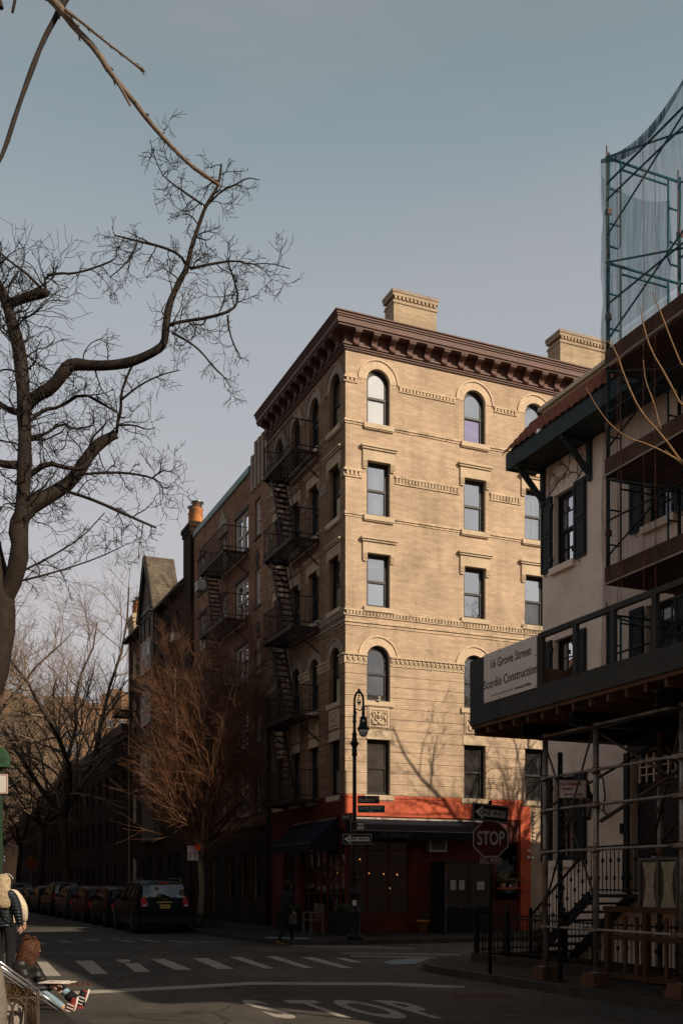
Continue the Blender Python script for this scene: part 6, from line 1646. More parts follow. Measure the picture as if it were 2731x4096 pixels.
def standing(lean=0.0, step=0.0, arms=.06):
    return dict(pelvis=(0,0,.93), waist=(0,.0,1.08), chest=(0,.0+lean,1.28), neckbase=(0,lean,1.42), neck=(0,.01+lean,1.48), skull=(0,.03+lean,1.57), crown=(0,.03+lean,1.645),
        sho_l=(-.175,lean,1.36), elb_l=(-.235-arms,-.04,1.09), wri_l=(-.23-arms,.07,.86), sho_r=(.175,lean,1.36), elb_r=(.235+arms,-.04,1.09), wri_r=(.235+arms,.06,.85),
        hip_l=(-.095,0,.88), kne_l=(-.10,.03+step*.6,.49), ank_l=(-.10,-.02+step,.085), toe_l=(-.11,.12+step,.03), hip_r=(.095,0,.88), kne_r=(.10,.02-step*.3,.49), ank_r=(.10,-.02-step,.085), toe_r=(.11,.12-step,.03))
rh = random.Random(12)
PUFN = quilt('puffer_navy', (.012,.018,.024)); PUFK = quilt('puffer_black', (.012,.011,.011), 12); FLEECE = mat('cream_fleece', (.62,.52,.38), n1=30, amt=.2, bump=.6)
BLACKC = mat('black_cloth', (.008,.008,.009), rough=.9, amt=.3); BLONDE = mat('hair_blonde', (.52,.40,.26), rough=.5, n1=14, amt=.35); CURLY = mat('hair_brown', (.085,.032,.014), rough=.5, n1=20, amt=.5); DARKH = mat('hair_dark', (.015,.010,.008), rough=.6, n1=14, amt=.3)
TAN = mat('tan_shoe', (.30,.14,.04), rough=.6); DENIM = mat('denim', (.20,.29,.36), rough=.9, n1=6, amt=.3, n2=70); BURG = mat('burgundy_suede', (.20,.025,.025), rough=.8)
# pale haired woman seen from behind
c = at(14, 3540, 17.0)
wo, J, b = person('blonde woman in dark quilted jacket standing with her back turned at the left edge', (c.x, c.y, .13), R(-8), {**standing(arms=.03), 'palm_r': (-1,0,0)}, PUFN, BLACKC, coat=(PUFN, 0, 1.13, .9), shoes=plain_shoe(BLACKC), thick=1.05)
c = J['skull']; hair_mass([(c+Vector((0,-.01,.125)), .02, .02), (c+Vector((0,-.01,.11)), .062, .07), (c+Vector((0,-.012,.07)), .094, .103), (c+Vector((0,-.02,0)), .106, .108), (c+Vector((0,-.045,-.10)), .112, .098), (c+Vector((.01,-.085,-.22)), .135, .085), (c+Vector((.015,-.125,-.33)), .15, .065), (c+Vector((.02,-.145,-.42)), .13, .05)], 900, .0034, .07, rh, BLONDE, wo, gap=(pi/2, .7))
q = MB(); q.tube([(-.17, .0, 1.42), (0, -.16, 1.2), (.15, -.17, .98), (.24, -.05, .86)], .012, n=6); o = q.build('bag_strap', BLACKC, wo)
# companion in cream fleece behind her
c = at(28, 3540, 18.3)
w2, J, b = person('person in cream fleece jacket with a dark beaded headband behind the blonde woman', (c.x, c.y, .13), R(10), standing(), FLEECE, BLACKC, coat=(FLEECE, 0, 1.15, .7), shoes=plain_shoe(BLACKC))
short_hair(J, 300, .004, .05, rh, DARKH, w2)
q = MB(); pts = [J['skull']+Vector((.108*math.cos(pi*k/14), -.02, .03+.108*math.sin(pi*k/14))) for k in range(15)]; q.tube(pts, .02, n=6); hb_ = q.build('headband', BLACKC, w2)
q = MB()
for p in pts[1:-1]: q.ball(p+Vector((0, -.018, .008)), .011, 6, 5)
q.build('pearl', SIGNW, hb_)
# man walking along the kerb by the restaurant
mp = P(9.95, 27.0); 
mo, J, b = person('person in dark coat and tan shoes walking past the restaurant window', (mp.x, mp.y, .0), R(-72), {**standing(lean=.04, step=.22, arms=.0), 'wri_r': (.25,.12,.88), 'elb_r': (.25,-.10,1.10)}, BLACKC, BLACKC, coat=(mat('coat_charcoal', (.012,.012,.013), rough=.9), 0, 1.05, 1.3), shoes=plain_shoe(TAN), thick=1.05)
mo.scale = (1.045,)*3
short_hair(J, 200, .004, .05, rh, DARKH, mo, drop=.10)
q = MB(); q.box(.20, .30, .02, .22, .55, .80); q.tube([(.25, .05, .80), (.25, .11, .90), (.25, .18, .80)], .008, n=5); q.build('carried_bag', mat('bag_dim', (.07,.06,.05)), mo)
# person behind the entrance glass
dp = P(W0+3.45, T0-.62)
do, J, b = person('person in black looking out through the glazed restaurant entrance', (dp.x, dp.y, .135), R(180-40), standing(), BLACKC, BLACKC, shoes=plain_shoe(BLACKC))
short_hair(J, 150, .004, .05, rh, DARKH, do, drop=.09)
# seated sketcher on the kerb: local +y is the way she faces
c = at(78, 3540, 12.75)
JS = dict(pelvis=(0,0,.24), waist=(0,.02,.40), chest=(0,.07,.58), neckbase=(0,.11,.71), neck=(0,.13,.76), skull=(.01,.17,.85), crown=(.01,.17,.925), face=(-.4,1,-.3),
    sho_l=(-.17,.09,.65), elb_l=(-.22,.20,.40), wri_l=(-.08,.42,.38), sho_r=(.17,.08,.65), elb_r=(.24,.22,.38), wri_r=(.13,.45,.40), hand_r=(-.1,.8,.15), hand_l=(.5,.6,-.2), palm_r=(-.4,0,-1), palm_l=(.3,0,-1),
    hip_l=(-.10,.04,.20), kne_l=(-.15,.40,.42), ank_l=(-.12,.72,.16), toe_l=(-.13,.78,.29), hip_r=(.10,.04,.20), kne_r=(.16,.36,.33), ank_r=(.17,.70,.10), toe_r=(.18,.755,.23))
def striped_shoe(o, a, t_, s):
    d = (t_-a); h = Vector((0, 1, 0))
    me = skin_mesh([(a+Vector((0,-.01,.0)), .052), (a+d*.6+Vector((0,.01,0)), (.05, .05)), (t_+d*.35, (.047, .034)), (a-d*.35+Vector((0,.01,-.0)), .046)], [(0,1),(1,2),(0,3)]); u = link_mesh('shoe', me, [BURG], o)
    q = MB()
    q.tube([a-d*.4+h*.045, a+d*.4+h*.052, t_+d*.4+h*.038], [.014, .016, .012], n=8); q.build('sole', SIGNW, u)
    for k in range(3):
        c_ = a+d*(.15+.28*k); q = MB(); q.bar(c_+Vector((.051, -.03, .01)), c_+Vector((.054, .045, -.02)), .012, .022, up=(1,0,0)); q.build('stripe', SIGNW, u)
    q = MB()
    for k in range(4): c_ = a+d*(.3+.16*k)-h*.045; q.tube([c_+Vector((-.03,0,0)), c_+Vector((0,-.012,.004)), c_+Vector((.03,0,0))], .006, n=5)
    q.build('laces', SIGNW, u)
so_, J, b = person('person with curly brown hair in black padded jacket and jeans, seated sketching on the kerb', (c.x, c.y, .02), R(-90-6), JS, PUFK, DENIM, coat=(PUFK, 0, 1.08, .2), shoes=striped_shoe, bare_ankle=True)
upv, fw_ = Vector((0, .1, 1)).normalized(), Vector((.25, 1, -.25)).normalized()
c2 = J['skull']
hair_mass([(c2+Vector((0,-.01,.12)), .03, .03), (c2+Vector((0,-.015,.10)), .075, .085), (c2+Vector((0,-.02,.05)), .108, .112), (c2+Vector((.0,-.035,-.02)), .128, .118), (c2+Vector((.0,-.06,-.10)), .142, .115), (c2+Vector((.0,-.085,-.19)), .15, .10), (c2+Vector((.0,-.10,-.27)), .12, .07)], 900, .0042, .20, rh, CURLY, so_, gap=(pi/2+.38, .42), tail=(.6, 1.05))
q = MB(); 
for k in range(70):
    th = rh.uniform(0, 2*pi); p = J['crown']+Vector((-.0, -.03, .02)); pts = [p]; d = Vector((rh.gauss(0,1), rh.gauss(0,1), rh.uniform(.2,1))).normalized()
    for j in range(4): d = (d+Vector((rh.uniform(-.7,.7), rh.uniform(-.7,.7), rh.uniform(-.7,.5)))).normalized(); pts.append(pts[-1]+d*.025)
    q.tube(pts, .006, n=4, cap=False)
q.build('hair_bun', CURLY, so_, uv=False, fix=False)
q = MB(); q.tube([J['kne_l']*.35+J['ank_l']*.65, J['ank_l']+Vector((0,-.03,.03))], [.066, .062], n=10); q.tube([J['ank_l']*.7+J['kne_l']*.3+Vector((.0,0,.0)), J['kne_l']*.45+J['ank_l']*.55], [.07,.07], n=10); q.tube([J['ank_l']+Vector((0,.01,.0)), J['toe_l']+Vector((0,0,.03))], [.058,.05], n=10); q.build('ankle_brace', BLACKC, so_)
q = MB(); q.bar((.165, -.045, .60), (.09, -.06, .60), .02, .006) ; q.ball((.07, -.075, .61), .016, 6, 4, (1.6, .3, .8)); q.build('jacket_emblem', SIGNT, so_)
lp = local((c.x, c.y, .02), R(-96))
pad = thing('sketch_pad', 'white sheets of drawing paper with red marks across the lap of the seated sketcher', 'paper', (c.x, c.y, .02), R(-96))
q = MB(); q.box(-.10, .22, .33, .60, .445, .452); q.box(-.14, .16, .36, .68, .436, .443); q.build('sheet', SIGNB, pad); q = MB(); q.box(.0, .06, .42, .46, .4525, .4535); q.box(.08, .10, .40, .47, .4525, .4535); q.build('red_marks', REDT, pad)
# pair of crutches leaning across the tree-pit fence
ALU = mat('aluminium', (.62,.62,.66), rough=.25, metal=.85, n1=6, amt=.15)
for i, (top_, bot, lab) in enumerate((((18, 3862, 11.6), (312, 4086, 12.35), 'upper silver crutch leaning over the hoop fence, rubber tip farthest out on the road'), ((22, 3890, 11.45), (258, 4062, 12.5), 'lower silver crutch leaning over the hoop fence beside its twin'))):
    a, b_ = at(*top_), at(*bot); b_.z = max(b_.z, .01); cr = thing('crutch', lab, 'crutch', b_, 0, None); d = a-b_
    q = MB(); q.tube([d*.10, d*.55], .011, n=8); q.tube([d*.45+Vector((0,.012,.014)), d*1.25], .013, n=8); q.tube([d*.42+Vector((.0,-.02,-.02)), d*1.2+Vector((0,-.03,-.03))], .011, n=8); q.build('shaft', ALU, cr)
    q = MB(); q.tube([d*0.0, d*.045], [.024, .018], n=8); q.build('rubber_tip', BARKD, cr); q = MB(); q.tube([d*.045, d*.10], .014, n=8); q.build('tip_collar', IRON, cr)
    q = MB()
    for k in range(14): p = d*(.44+.03*k)+Vector((0, -.006, .010)); q.ball(p, .0045, 5, 4)
    q.build('adjusting_holes', IRON, cr)
# ================================================================ trees
def rvec(rng): return Vector((rng.gauss(0,1), rng.gauss(0,1), rng.gauss(0,1))).normalized()
def grow(mb, p, d, L_, r, lv, rng, c):
    """one twig with wiggle, then its side twigs"""
    n = max(3, int(L_/c['seg'])); pts = [Vector(p)]; ds = []
    d = Vector(d).normalized()
    for k in range(n):
        d = (d + rvec(rng)*c['wig'] + Vector((0,0,c['up']))).normalized(); pts.append(pts[-1]+d*L_/n); ds.append(d.copy())
    rmin = c.get('rmin', .003)
    rr = [max(rmin*.8, r*(1-.65*k/n)) for k in range(n+1)]
    mb.tube(pts, rr, n=3 if r < .012 else (4 if r < .03 else 6), cap=False)
    if lv <= 0: return
    for k in range(c['kids'][lv-1]):
        f = rng.uniform(c.get('f0', .15), 1.0); i = min(n-1, int(f*n)); q = pts[i].lerp(pts[i+1], f*n-i); a = ds[i]
        s = a.orthogonal().normalized(); s.rotate(Matrix.Rotation(rng.uniform(0, 2*pi), 3, a)); ang = rng.uniform(*c['ang'])
        nd = a*math.cos(ang)+s*math.sin(ang)
        grow(mb, q, nd, L_*rng.uniform(*c['len'])*(1.1-.45*f), max(rmin, rr[i]*c['rad']), lv-1, rng, c)
def limb(mb, px, Y, wpx=None, n=10, depth=None):
    """main limb measured off the photograph: pixel path at distance Y (metres), widths in pixels"""
    pts = []
    for k, (x, y, w) in enumerate(px): pts.append((at(x, y, Y+(depth[k] if depth else 0)), w*.5*Y/F))
    # smooth by one Chaikin pass keeping the ends
    P_, R_ = [pts[0][0]], [pts[0][1]]
    for (a, ra), (b_, rb_) in zip(pts, pts[1:]):
        P_ += [a.lerp(b_, .25), a.lerp(b_, .75)]; R_ += [ra*.75+rb_*.25, ra*.25+rb_*.75]
    P_.append(pts[-1][0]); R_.append(pts[-1][1])
    rngl = random.Random(int(px[0][0]*7+px[0][1]))
    R_ = [r*(1+rngl.uniform(-.10, .12)) for r in R_]
    mb.tube(P_, R_, n=n, cap=True); return P_, R_
def dress(mb, path, rng, c, per_m, L_, r, lv, bias=None, start=.0):
    """set side twigs along a limb"""
    P_, R_ = path
    for i, (a, b_) in enumerate(zip(P_, P_[1:])):
        if i < start*len(P_): continue
        m_ = (b_-a).length*per_m; k = int(m_)+(1 if rng.random() < m_-int(m_) else 0); d = (b_-a).normalized()
        for _ in range(k):
            s = rvec(rng); s = (s-d*s.dot(d)).normalized()
            if bias: s = (s+Vector(bias)*.8).normalized()
            grow(mb, a.lerp(b_, rng.random()), (d*.45+s).normalized(), L_*rng.uniform(.5, 1.2), min(r, R_[i]*.6), lv, rng, c)
GNARL = dict(seg=.05, wig=.36, up=.02, kids=[3, 5, 5], ang=(.5, 1.3), len=(.42, .8), rad=.62, rmin=.0044)
BT = thing('street_tree', 'big gnarled bare tree with thick dark limbs on the left pavement', 'tree', P(1.05, 17.6, .13), 0)
lb = local(P(1.05, 17.6, .13), 0); Y = 17.0; rt = random.Random(21)
q = MB(lb)
base = P(1.05, 17.6, .1)
def px_of(p): return (CX+p.x/p.y*F, HZ-(p.z-EYE)/p.y*F)
bx, by = px_of(base)
main = []
main.append(limb(q, [(bx, by, 190), (bx+5, by-120, 130), (-150, 3250, 118), (-100, 2950, 112), (-38, 2720, 110), (14, 2560, 100), (8, 2400, 98), (-18, 2250, 80), (-45, 2080, 60)], Y, n=14))
main.append(limb(q, [(-20, 2480, 84), (18, 2400, 74), (62, 2300, 68), (83, 2200, 68), (72, 2110, 70), (95, 2050, 68), (130, 2018, 64), (208, 1978, 60), (290, 1925, 54), (345, 1838, 48), (395, 1775, 42), (466, 1735, 36)], Y, n=12, depth=[0,0,-.1,-.2,-.2,-.1,0,.1,.2,.3,.4,.4]))
main.append(limb(q, [(75, 2110, 60), (92, 2030, 58), (102, 1800, 54), (97, 1600, 52), (84, 1420, 50), (48, 1285, 44), (12, 1165, 40), (-40, 1090, 34)], Y, n=10, depth=[-.2,-.3,-.3,-.4,-.4,-.5,-.5,-.6]))
main.append(limb(q, [(105, 1640, 42), (135, 1590, 44), (208, 1552, 50), (262, 1480, 50), (288, 1455, 46), (385, 1464, 38), (485, 1458, 36), (555, 1438, 36), (628, 1402, 32), (658, 1375, 30), (664, 1310, 26), (675, 1224, 25), (708, 1145, 22), (750, 1068, 19), (766, 985, 16), (796, 900, 14), (822, 826, 12), (857, 772, 11), (877, 732, 10), (886, 656, 6)], Y, n=10, depth=[-.3,-.4,-.5,-.6,-.6,-.7,-.8,-.8,-.9,-.9,-1,-1,-1,-1.1,-1.1,-1.1,-1.2,-1.2,-1.2,-1.2]))
main.append(limb(q, [(46, 1212, 38), (115, 1186, 36), (180, 1170, 34), (196, 1176, 22)], Y, depth=[-.5,-.6,-.7,-.7]))
q.build('trunk', BARKD, BT, uv=False, fix=False)
q = MB(lb); sec = []
def S2(px, dz=0):
    qq = MB(lb); sec.append(limb(qq, px, Y, n=6, depth=[dz]*len(px))); qq.build('bough', BARKD, BT, uv=False, fix=False)
S2([(184,1165,12),(180,1105,11),(240,1092,10),(290,1096,10),(370,1075,8),(460,1040,6),(466,1020,3)], -.6)
S2([(176,1165,11),(110,1095,10),(60,1060,9),(0,1010,8)], -.6)
S2([(750,1068,12),(720,1018,11),(650,987,10),(551,964,9),(459,941,5)], -1.0)
S2([(551,964,7),(530,1015,6),(500,1060,5),(440,1110,4)], -1.0)
S2([(760,1075,11),(842,1056,9),(941,1041,7),(1000,1058,5),(1080,1052,4),(1160,1075,3)], -1.1)
S2([(673,1300,13),(727,1286,12),(842,1270,11),(933,1240,10),(956,1194,9),(934,1110,8),(911,1048,6)], -1.0)
S2([(911,1263,8),(918,1330,7),(940,1390,6),(960,1420,4)], -1.0)
S2([(690,1330,9),(760,1370,8),(805,1406,7),(861,1476,6),(900,1510,5),(925,1553,3)], -1.1)
S2([(466,1738,14),(474,1674,16),(485,1640,14),(484,1578,12),(508,1508,11),(529,1462,10)], .4)
S2([(484,1600,9),(560,1540,7),(640,1500,6),(720,1480,4)], .3)
S2([(470,1700,9),(540,1700,7),(590,1720,5),(620,1710,3)], .3)
S2([(268,1965,14),(357,1993,13),(447,2031,13),(530,2070,12),(625,2111,8)], .1)
S2([(310,1900,11),(408,1890,10),(510,1891,9),(612,1910,8),(648,1938,6),(655,1990,4),(644,2008,3)], .1)
S2([(612,1910,6),(650,1880,5),(690,1890,4),(706,1850,3)], .1)
S2([(822,826,8),(740,770,7),(690,735,6),(640,690,4),(600,560,3)], -1.1)
S2([(830,820,7),(890,760,7),(940,740,6),(990,710,4),(1040,720,3)], -1.2)
S2([(100,1650,26),(60,1650,24),(20,1630,22),(-30,1590,20)], -.2)
S2([(100,1860,30),(40,1860,28),(-20,1850,26)], -.3)
S2([(120,1900,22),(190,1850,22),(260,1870,18),(330,1880,14),(370,1830,12),(360,1760,10),(420,1700,8)], -.2)
S2([(105,1700,14),(170,1640,13),(240,1630,12),(330,1570,11),(420,1620,10),(470,1650,8)], -.3)
S2([(100,1750,13),(180,1740,11),(250,1690,10),(300,1720,8),(380,1700,6)], -.3)
S2([(60,2300,10),(200,2230,8),(330,2150,6),(420,2050,4)], .2)
S2([(60,2330,9),(220,2290,7),(400,2230,5),(520,2170,3)], .2)
q = MB(lb)
for p_ in sec: dress(q, p_, rt, GNARL, 5.0, .60, .012, 2)
dress(q, main[2], rt, GNARL, 11, 1.15, .017, 2, bias=(.35, -.3, .05), start=.05); dress(q, main[1], rt, GNARL, 6, .9, .013, 2, start=.3); dress(q, main[3], rt, GNARL, 4.4, .62, .013, 2, start=.1); dress(q, main[4], rt, GNARL, 7, .6, .010, 2)
dress(q, main[0], rt, GNARL, 1.6, .7, .012, 2, bias=(.8, -.5, 0), start=.5)
q.build('twigs', BARKT, BT, uv=False, fix=False)
# ---------------- near tree on the left: its root flare and one long pale branch overhead
NT = thing('street_tree', 'near grey barked tree at the lower left corner, pale branch hanging overhead', 'tree', at(-150, 3540, 7.4)-Vector((0,0,EYE-.13)), 0)
b0 = Vector(NT.location); ln_ = local(b0, 0); q = MB(ln_)
tp_ = [(at(-62, 4300, 7.4), .17), (at(-62, 4150, 7.4), .155), (at(-58, 4020, 7.4), .152), (at(-68, 3920, 7.4), .148), (at(-92, 3820, 7.4), .145), (at(-130, 3700, 7.4), .142), (at(-330, 3100, 7.4), .135), (at(-620, 2000, 7.5), .12), (at(-680, 1000, 7.6), .10), (at(-560, 100, 7.8), .085), (at(-330, -560, 8.0), .06), (at(-60, -420, 8.0), .045), (at(90, -160, 8.0), .036)]
q.tube([p for p, r in tp_], [r for p, r in tp_], n=16); q.build('trunk', BARKG, NT, uv=False, fix=False)
q = MB(ln_)
L1 = limb(q, [(90,-160,36), (150,-60,34), (210,0,31), (255,48,30), (300,110,26), (390,205,25), (440,290,22), (520,385,20), (600,490,18), (680,580,17), (760,660,15), (830,708,14), (866,734,15), (878,736,9)], 8.0, n=10)
L3 = limb(q, [(262,40,14), (330,90,11), (420,165,10), (500,225,9), (555,268,11), (574,280,12), (578,286,6)], 7.95, n=8)
L4 = limb(q, [(452,300,10), (480,345,11), (505,390,10), (520,418,11), (522,424,5)], 7.95, n=8)
qd = MB(ln_)
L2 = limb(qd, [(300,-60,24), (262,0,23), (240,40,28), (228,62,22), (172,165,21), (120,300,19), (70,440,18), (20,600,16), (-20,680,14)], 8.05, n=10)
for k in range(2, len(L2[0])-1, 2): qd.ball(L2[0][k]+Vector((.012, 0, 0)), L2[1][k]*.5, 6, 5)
qd.build('shaded_branch', mat('bark_shaded', (.035,.027,.023), n1=8, amt=.4, bump=.5), NT, uv=False, fix=False)  # this branch's shade is painted into its dark bark colour
for px_ in ([(72,-60,12), (62,0,11), (52,45,12), (50,52,6)], [(-30,-40,30), (0,10,26), (8,34,18)]):
    qd = MB(ln_); limb(qd, px_, 8.0, n=8); qd.build('branch_end', BARKD, NT, uv=False, fix=False)
rk = random.Random(8)
for path in (L1, L3):
    for k in range(1, len(path[0])-1):
        q.ball(path[0][k]+rvec(rk)*path[1][k]*.8, path[1][k]*.55, 6, 5)
        d_ = (path[0][k+1]-path[0][k]).normalized(); s_ = rvec(rk); s_ = (s_-d_*s_.dot(d_)).normalized(); q.tube([path[0][k]+s_*path[1][k]*.7, path[0][k]+s_*path[1][k]*1.5+d_*.02, path[0][k]+s_*path[1][k]*1.7+d_*.04], [path[1][k]*.35, path[1][k]*.3, .001], n=5)
q.build('branch', BARKL, NT, uv=False, fix=False)
# ---------------- mid-distance street trees
TREE = dict(seg=.35, wig=.22, up=.03, kids=[7, 7, 5], ang=(.4, 1.05), len=(.36, .68), rad=.5, rmin=.008, lw=.27, open=.7, side=3)
def bare_tree(label, w_, t_, forks, trunk_top, r, seed, mt, mtw, cfg, lv=3, L_=5.0, group='bare street trees down the block'):
    loc = P(w_, t_, .13); o = thing('street_tree', label, 'tree', loc, 0, group); rng = random.Random(seed)
    q = MB(); lean = Vector((rng.uniform(-.1, .1), rng.uniform(-.1, .1), 1)); top = lean*trunk_top
    q.tube([(0,0,0), (0,0,.3), lean*trunk_top*.5+Vector((rng.uniform(-.1,.1), 0, 0)), top], [r*1.3, r, r*.85, r*.75], n=10)
    tw = MB()
    for k in range(forks):
        th = 2*pi*(k+rng.uniform(-.25,.25))/forks; d = Vector((math.cos(th)*cfg.get('open', .55), math.sin(th)*cfg.get('open', .55), 1)).normalized(); pts = [top*.97]; n = 7; l = L_*rng.uniform(.85, 1.15)
        for j in range(n): d = (d+rvec(rng)*cfg.get('lw', .20)+Vector((0,0,.06))).normalized(); pts.append(pts[-1]+d*l/n)
        rr = [r*.62*(1-.75*j/n) for j in range(n+1)]; q.tube(pts, rr, n=7, cap=False)
        for j in range(1, n+1):
            for _ in range(cfg.get('side', 3)):
                s = rvec(rng); dd = (pts[j]-pts[j-1]).normalized(); s = (s-dd*s.dot(dd)).normalized()
                grow(tw, pts[j-1].lerp(pts[j], rng.random()), dd*cfg.get('along', .8)+s*.8, l*rng.uniform(.30, .5)*(1.15-.6*j/n), rr[j]*.55, lv-1, rng, cfg)
    q.build('trunk', mt, o, uv=False, fix=False); tw.build('crown', mtw, o, uv=False, fix=False); return o
bare_tree('tall bare tree with dark forked trunk, nearest of the row behind the parked cars', 9.9, 66, 4, 6.0, .28, 3, BARKM, BARKTAN, TREE, L_=15)
bare_tree('bare tree with spreading crown, second of the row behind the parked cars', 9.9, 80, 4, 6.0, .26, 5, BARKM, BARKTAN, TREE, L_=15)
bare_tree('bare tree leaning over the street, third of the row behind the parked cars', 9.8, 95, 4, 5.0, .25, 6, BARKM, BARKTAN, TREE, L_=12)
bare_tree('farthest bare tree on the right pavement before the towers', 9.8, 118, 4, 5.0, .25, 7, BARKM, BARKTAN, TREE, L_=12)
bare_tree('bare tree on the far left pavement in front of the left tower', 1.0, 62, 5, 4.5, .28, 11, BARKM, BARKTAN, TREE, L_=14)
bare_tree('bare tree further down the left pavement before the towers', 1.2, 88, 3, 5.0, .25, 13, BARKM, BARKTAN, TREE, L_=11)
bare_tree('tall warm brown bare tree on the left pavement behind the dark dense one', 1.1, 100, 4, 6.0, .26, 41, BARKM, BARKTAN, TREE, L_=15)
bare_tree('bare tree between the fourth and farthest trees on the right pavement', 9.8, 106, 4, 6.0, .25, 43, BARKM, BARKTAN, TREE, L_=15)
bare_tree('dense dark bare tree on the left pavement screening the left tower', 0.9, 72, 6, 3.5, .3, 31, BARKD, BARKM, TREE, L_=10)
FINE = dict(seg=.22, wig=.14, up=.03, kids=[7, 9, 8], ang=(.25, .85), len=(.36, .68), rad=.5, rmin=.0040, open=.34, lw=.10, side=4, along=1.05)
bare_tree('slender tree with a dense orange brown twiggy crown and a red birdhouse', 10.15, 36.6, 8, 2.5, .13, 17, BARKTAN, BARKO, FINE, L_=7.9, group=None)
bh = thing('birdhouse', 'small bright red birdhouse on the trunk of the orange brown tree', 'birdhouse', at(791, 3400, 37.0), R(10))
q = MB(); q.prism([(-.11, 0), (.11, 0), (.11, .12), (0, .21), (-.11, .12)], -.1, .1); q.build('box', mat('birdhouse_red', (.75,.06,.015), amt=.1), bh); q = MB(); q.bar((-.135, 0, .115), (0, 0, .225), .24, .015); q.bar((.135, 0, .115), (0, 0, .225), .24, .015); q.build('roof', mat('birdhouse_roof', (.6,.05,.015)), bh); q = MB(); q.lathe([(.03, 0), (.03, .004)], (0, -.1, .1), 10, axis=(0,-1,0)); q.build('hole', IRON, bh)
pg = thing('tree_guard', 'low iron guard and shrubs round the foot of the birdhouse tree', 'tree guard', P(10.15, 36.6, .13), TH)
q = MB()
for (x0, y0, x1, y1) in ((-.6,-.9,.6,-.9),(.6,-.9,.6,.9),(-.6,-.9,-.6,.9)):
    q.bar((x0,y0,.45), (x1,y1,.45), .03, .03)
    for k in range(9): p = Vector((x0,y0,0)).lerp(Vector((x1,y1,0)), k/8); q.tube([p, p+Vector((0,0,.5))], .012, n=5)
q.build('rails', IRON, pg); q = MB(); bush(q, (0,0,.3), .5, 260, (1,1.4,.7), .06, random.Random(4)); q.build('shrub', LEAF, pg, uv=False, fix=False)
# tree on the cross street whose shadow lies on the sunlit front
SHT = dict(seg=.3, wig=.2, up=.03, kids=[6, 6, 5], ang=(.4, 1.0), len=(.36, .65), rad=.55, rmin=.007, open=.7, side=2)
bare_tree('bare tree on the cross street pavement, casting its shadow on the tan brick front', 21.6, 21.2, 4, 6.0, .16, 23, BARKM, BARKM, SHT, L_=7.0, group=None)
# young tree at the right edge, budding twigs in the sun
YT = thing('young_tree', 'young tree at the right edge with thin sunlit budding twigs before the scaffold', 'tree', P(9.75, 9.1, .135), 0)
ly = local(P(9.75, 9.1, .135), 0); Yr = Vector(YT.location).y; q = MB(ly); vx, vy = px_of(P(9.75, 9.1, .14))
limb(q, [(vx, vy, 50), (vx, 3300, 42), (vx-10, 2500, 36), (vx-30, 2100, 30), (vx-60, 1850, 20), (vx-80, 1500, 10)], Yr, n=8)
tw = [limb(q, px, Yr, n=6) for px in ([(vx-20,2250,14),(2731,1860,9),(2650,1745,8),(2560,1650,7),(2500,1520,6),(2460,1400,5),(2424,1360,4)], [(2731,1850,8),(2600,1780,6),(2500,1750,5),(2430,1690,4),(2380,1620,4),(2340,1550,3)], [(vx-20,2000,10),(2731,1640,8),(2660,1500,7),(2600,1400,6),(2570,1300,5),(2560,1225,3)], [(vx-25,1800,9),(2731,1480,7),(2690,1380,6),(2640,1250,5),(2605,1165,3)], [(2640,1720,6),(2610,1600,5),(2580,1530,4),(2570,1440,3)], [(2731,1860,5),(2690,1830,4),(2660,1800,3)])]
for P_, R_ in tw:
    for k in range(1, len(P_)): 
        for _ in range(2): c_ = P_[k-1].lerp(P_[k], rk.random()); q.ball(c_+rvec(rk)*R_[k]*1.1, .006, 5, 4)
q.build('trunk', mat('bark_young', (.26,.15,.075), n1=8, amt=.3), YT, uv=False, fix=False)
# ================================================================ sky, sun, camera
AZ_T, EL = R(27), R(29)     # sun: behind the camera, to the right
sd_ = (P(math.sin(AZ_T), -math.cos(AZ_T)))*math.cos(EL); sd_.z = math.sin(EL)
sun = bpy.data.lights.new('sun', 'SUN'); sun.energy = 5.0; sun.angle = R(.5); sun.color = (1.0, .85, .66)
so2 = bpy.data.objects.new('sun', sun); COL.objects.link(so2); so2.rotation_euler = sd_.to_track_quat('Z', 'Y').to_euler(); so2.location = sd_*60
wd = bpy.data.worlds.new('World'); sc.world = wd; wd.use_nodes = True; nt = wd.node_tree; nt.nodes.clear(); L = nt.links.new
sky = N(nt, 'ShaderNodeTexSky', sky_type='NISHITA'); sky.sun_disc = False; sky.sun_elevation = EL; sky.sun_rotation = math.atan2(sd_.x, sd_.y); sky.air_density = 1.2; sky.dust_density = 2.0; sky.ozone_density = 1.0
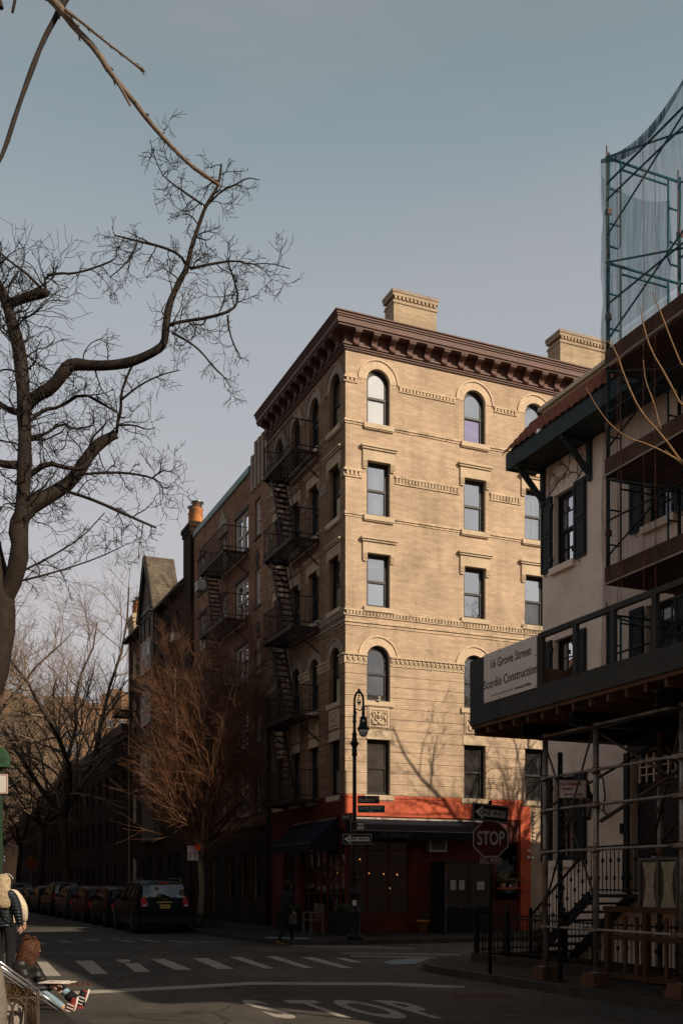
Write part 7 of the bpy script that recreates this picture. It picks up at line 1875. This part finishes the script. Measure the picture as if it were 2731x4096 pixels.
hs = N(nt, 'ShaderNodeHueSaturation'); hs.inputs['Saturation'].default_value = .35; hs.inputs['Value'].default_value = 1.0; L(sky.outputs[0], hs.inputs['Color'])
tc = N(nt, 'ShaderNodeTexCoord'); sp = N(nt, 'ShaderNodeSeparateXYZ'); L(tc.outputs['Generated'], sp.inputs[0])
grad = ramp(nt, sp.outputs['Z'], [(0.0, (5.6, 5.2, 5.2)), (.25, (5.5, 5.25, 5.45)), (.35, (4.9, 4.95, 5.3)), (.49, (3.9, 4.3, 4.65)), (.58, (2.75, 3.4, 3.8)), (.65, (2.2, 2.85, 3.12)), (.72, (1.1, 1.5, 1.7)), (.82, (.45, .6, .75)), (1.0, (.22, .32, .42))])
cn = N(nt, 'ShaderNodeMapping'); cn.inputs['Scale'].default_value = (1.2, 1.2, 4.5); cn.inputs['Rotation'].default_value = (0, R(14), 0); L(tc.outputs['Generated'], cn.inputs['Vector'])
nz = N(nt, 'ShaderNodeTexNoise', i_Scale=2.2, i_Detail=6.0, i_Roughness=.55); L(cn.outputs[0], nz.inputs['Vector'])
cl = ramp(nt, nz.outputs['Fac'], [(.45, (0, 0, 0)), (.75, (.35, .35, .35))])
g2 = mix(nt, cl, grad, (4.4, 4.1, 4.2))
m2 = mix(nt, .9, hs.outputs[0], g2)
bg = N(nt, 'ShaderNodeBackground'); bg.inputs['Strength'].default_value = .1; L(m2, bg.inputs[0]); wo_ = N(nt, 'ShaderNodeOutputWorld'); L(bg.outputs[0], wo_.inputs[0])
cam = bpy.data.cameras.new('camera'); co_ = bpy.data.objects.new('camera', cam); COL.objects.link(co_)
co_.location = (0, 0, EYE); co_.rotation_euler = (R(90), 0, 0); cam.sensor_width = 36; cam.lens = F/4096*36; cam.shift_y = (HZ-2048)/4096; cam.clip_start = .1; cam.clip_end = 4000
sc.camera = co_
sc.view_settings.view_transform = 'Standard'; sc.view_settings.look = 'None'; sc.view_settings.exposure = 0; sc.view_settings.gamma = 1
sc.render.engine = 'CYCLES'; sc.cycles.max_bounces = 8; sc.cycles.transparent_max_bounces = 24; sc.cycles.use_denoising = True
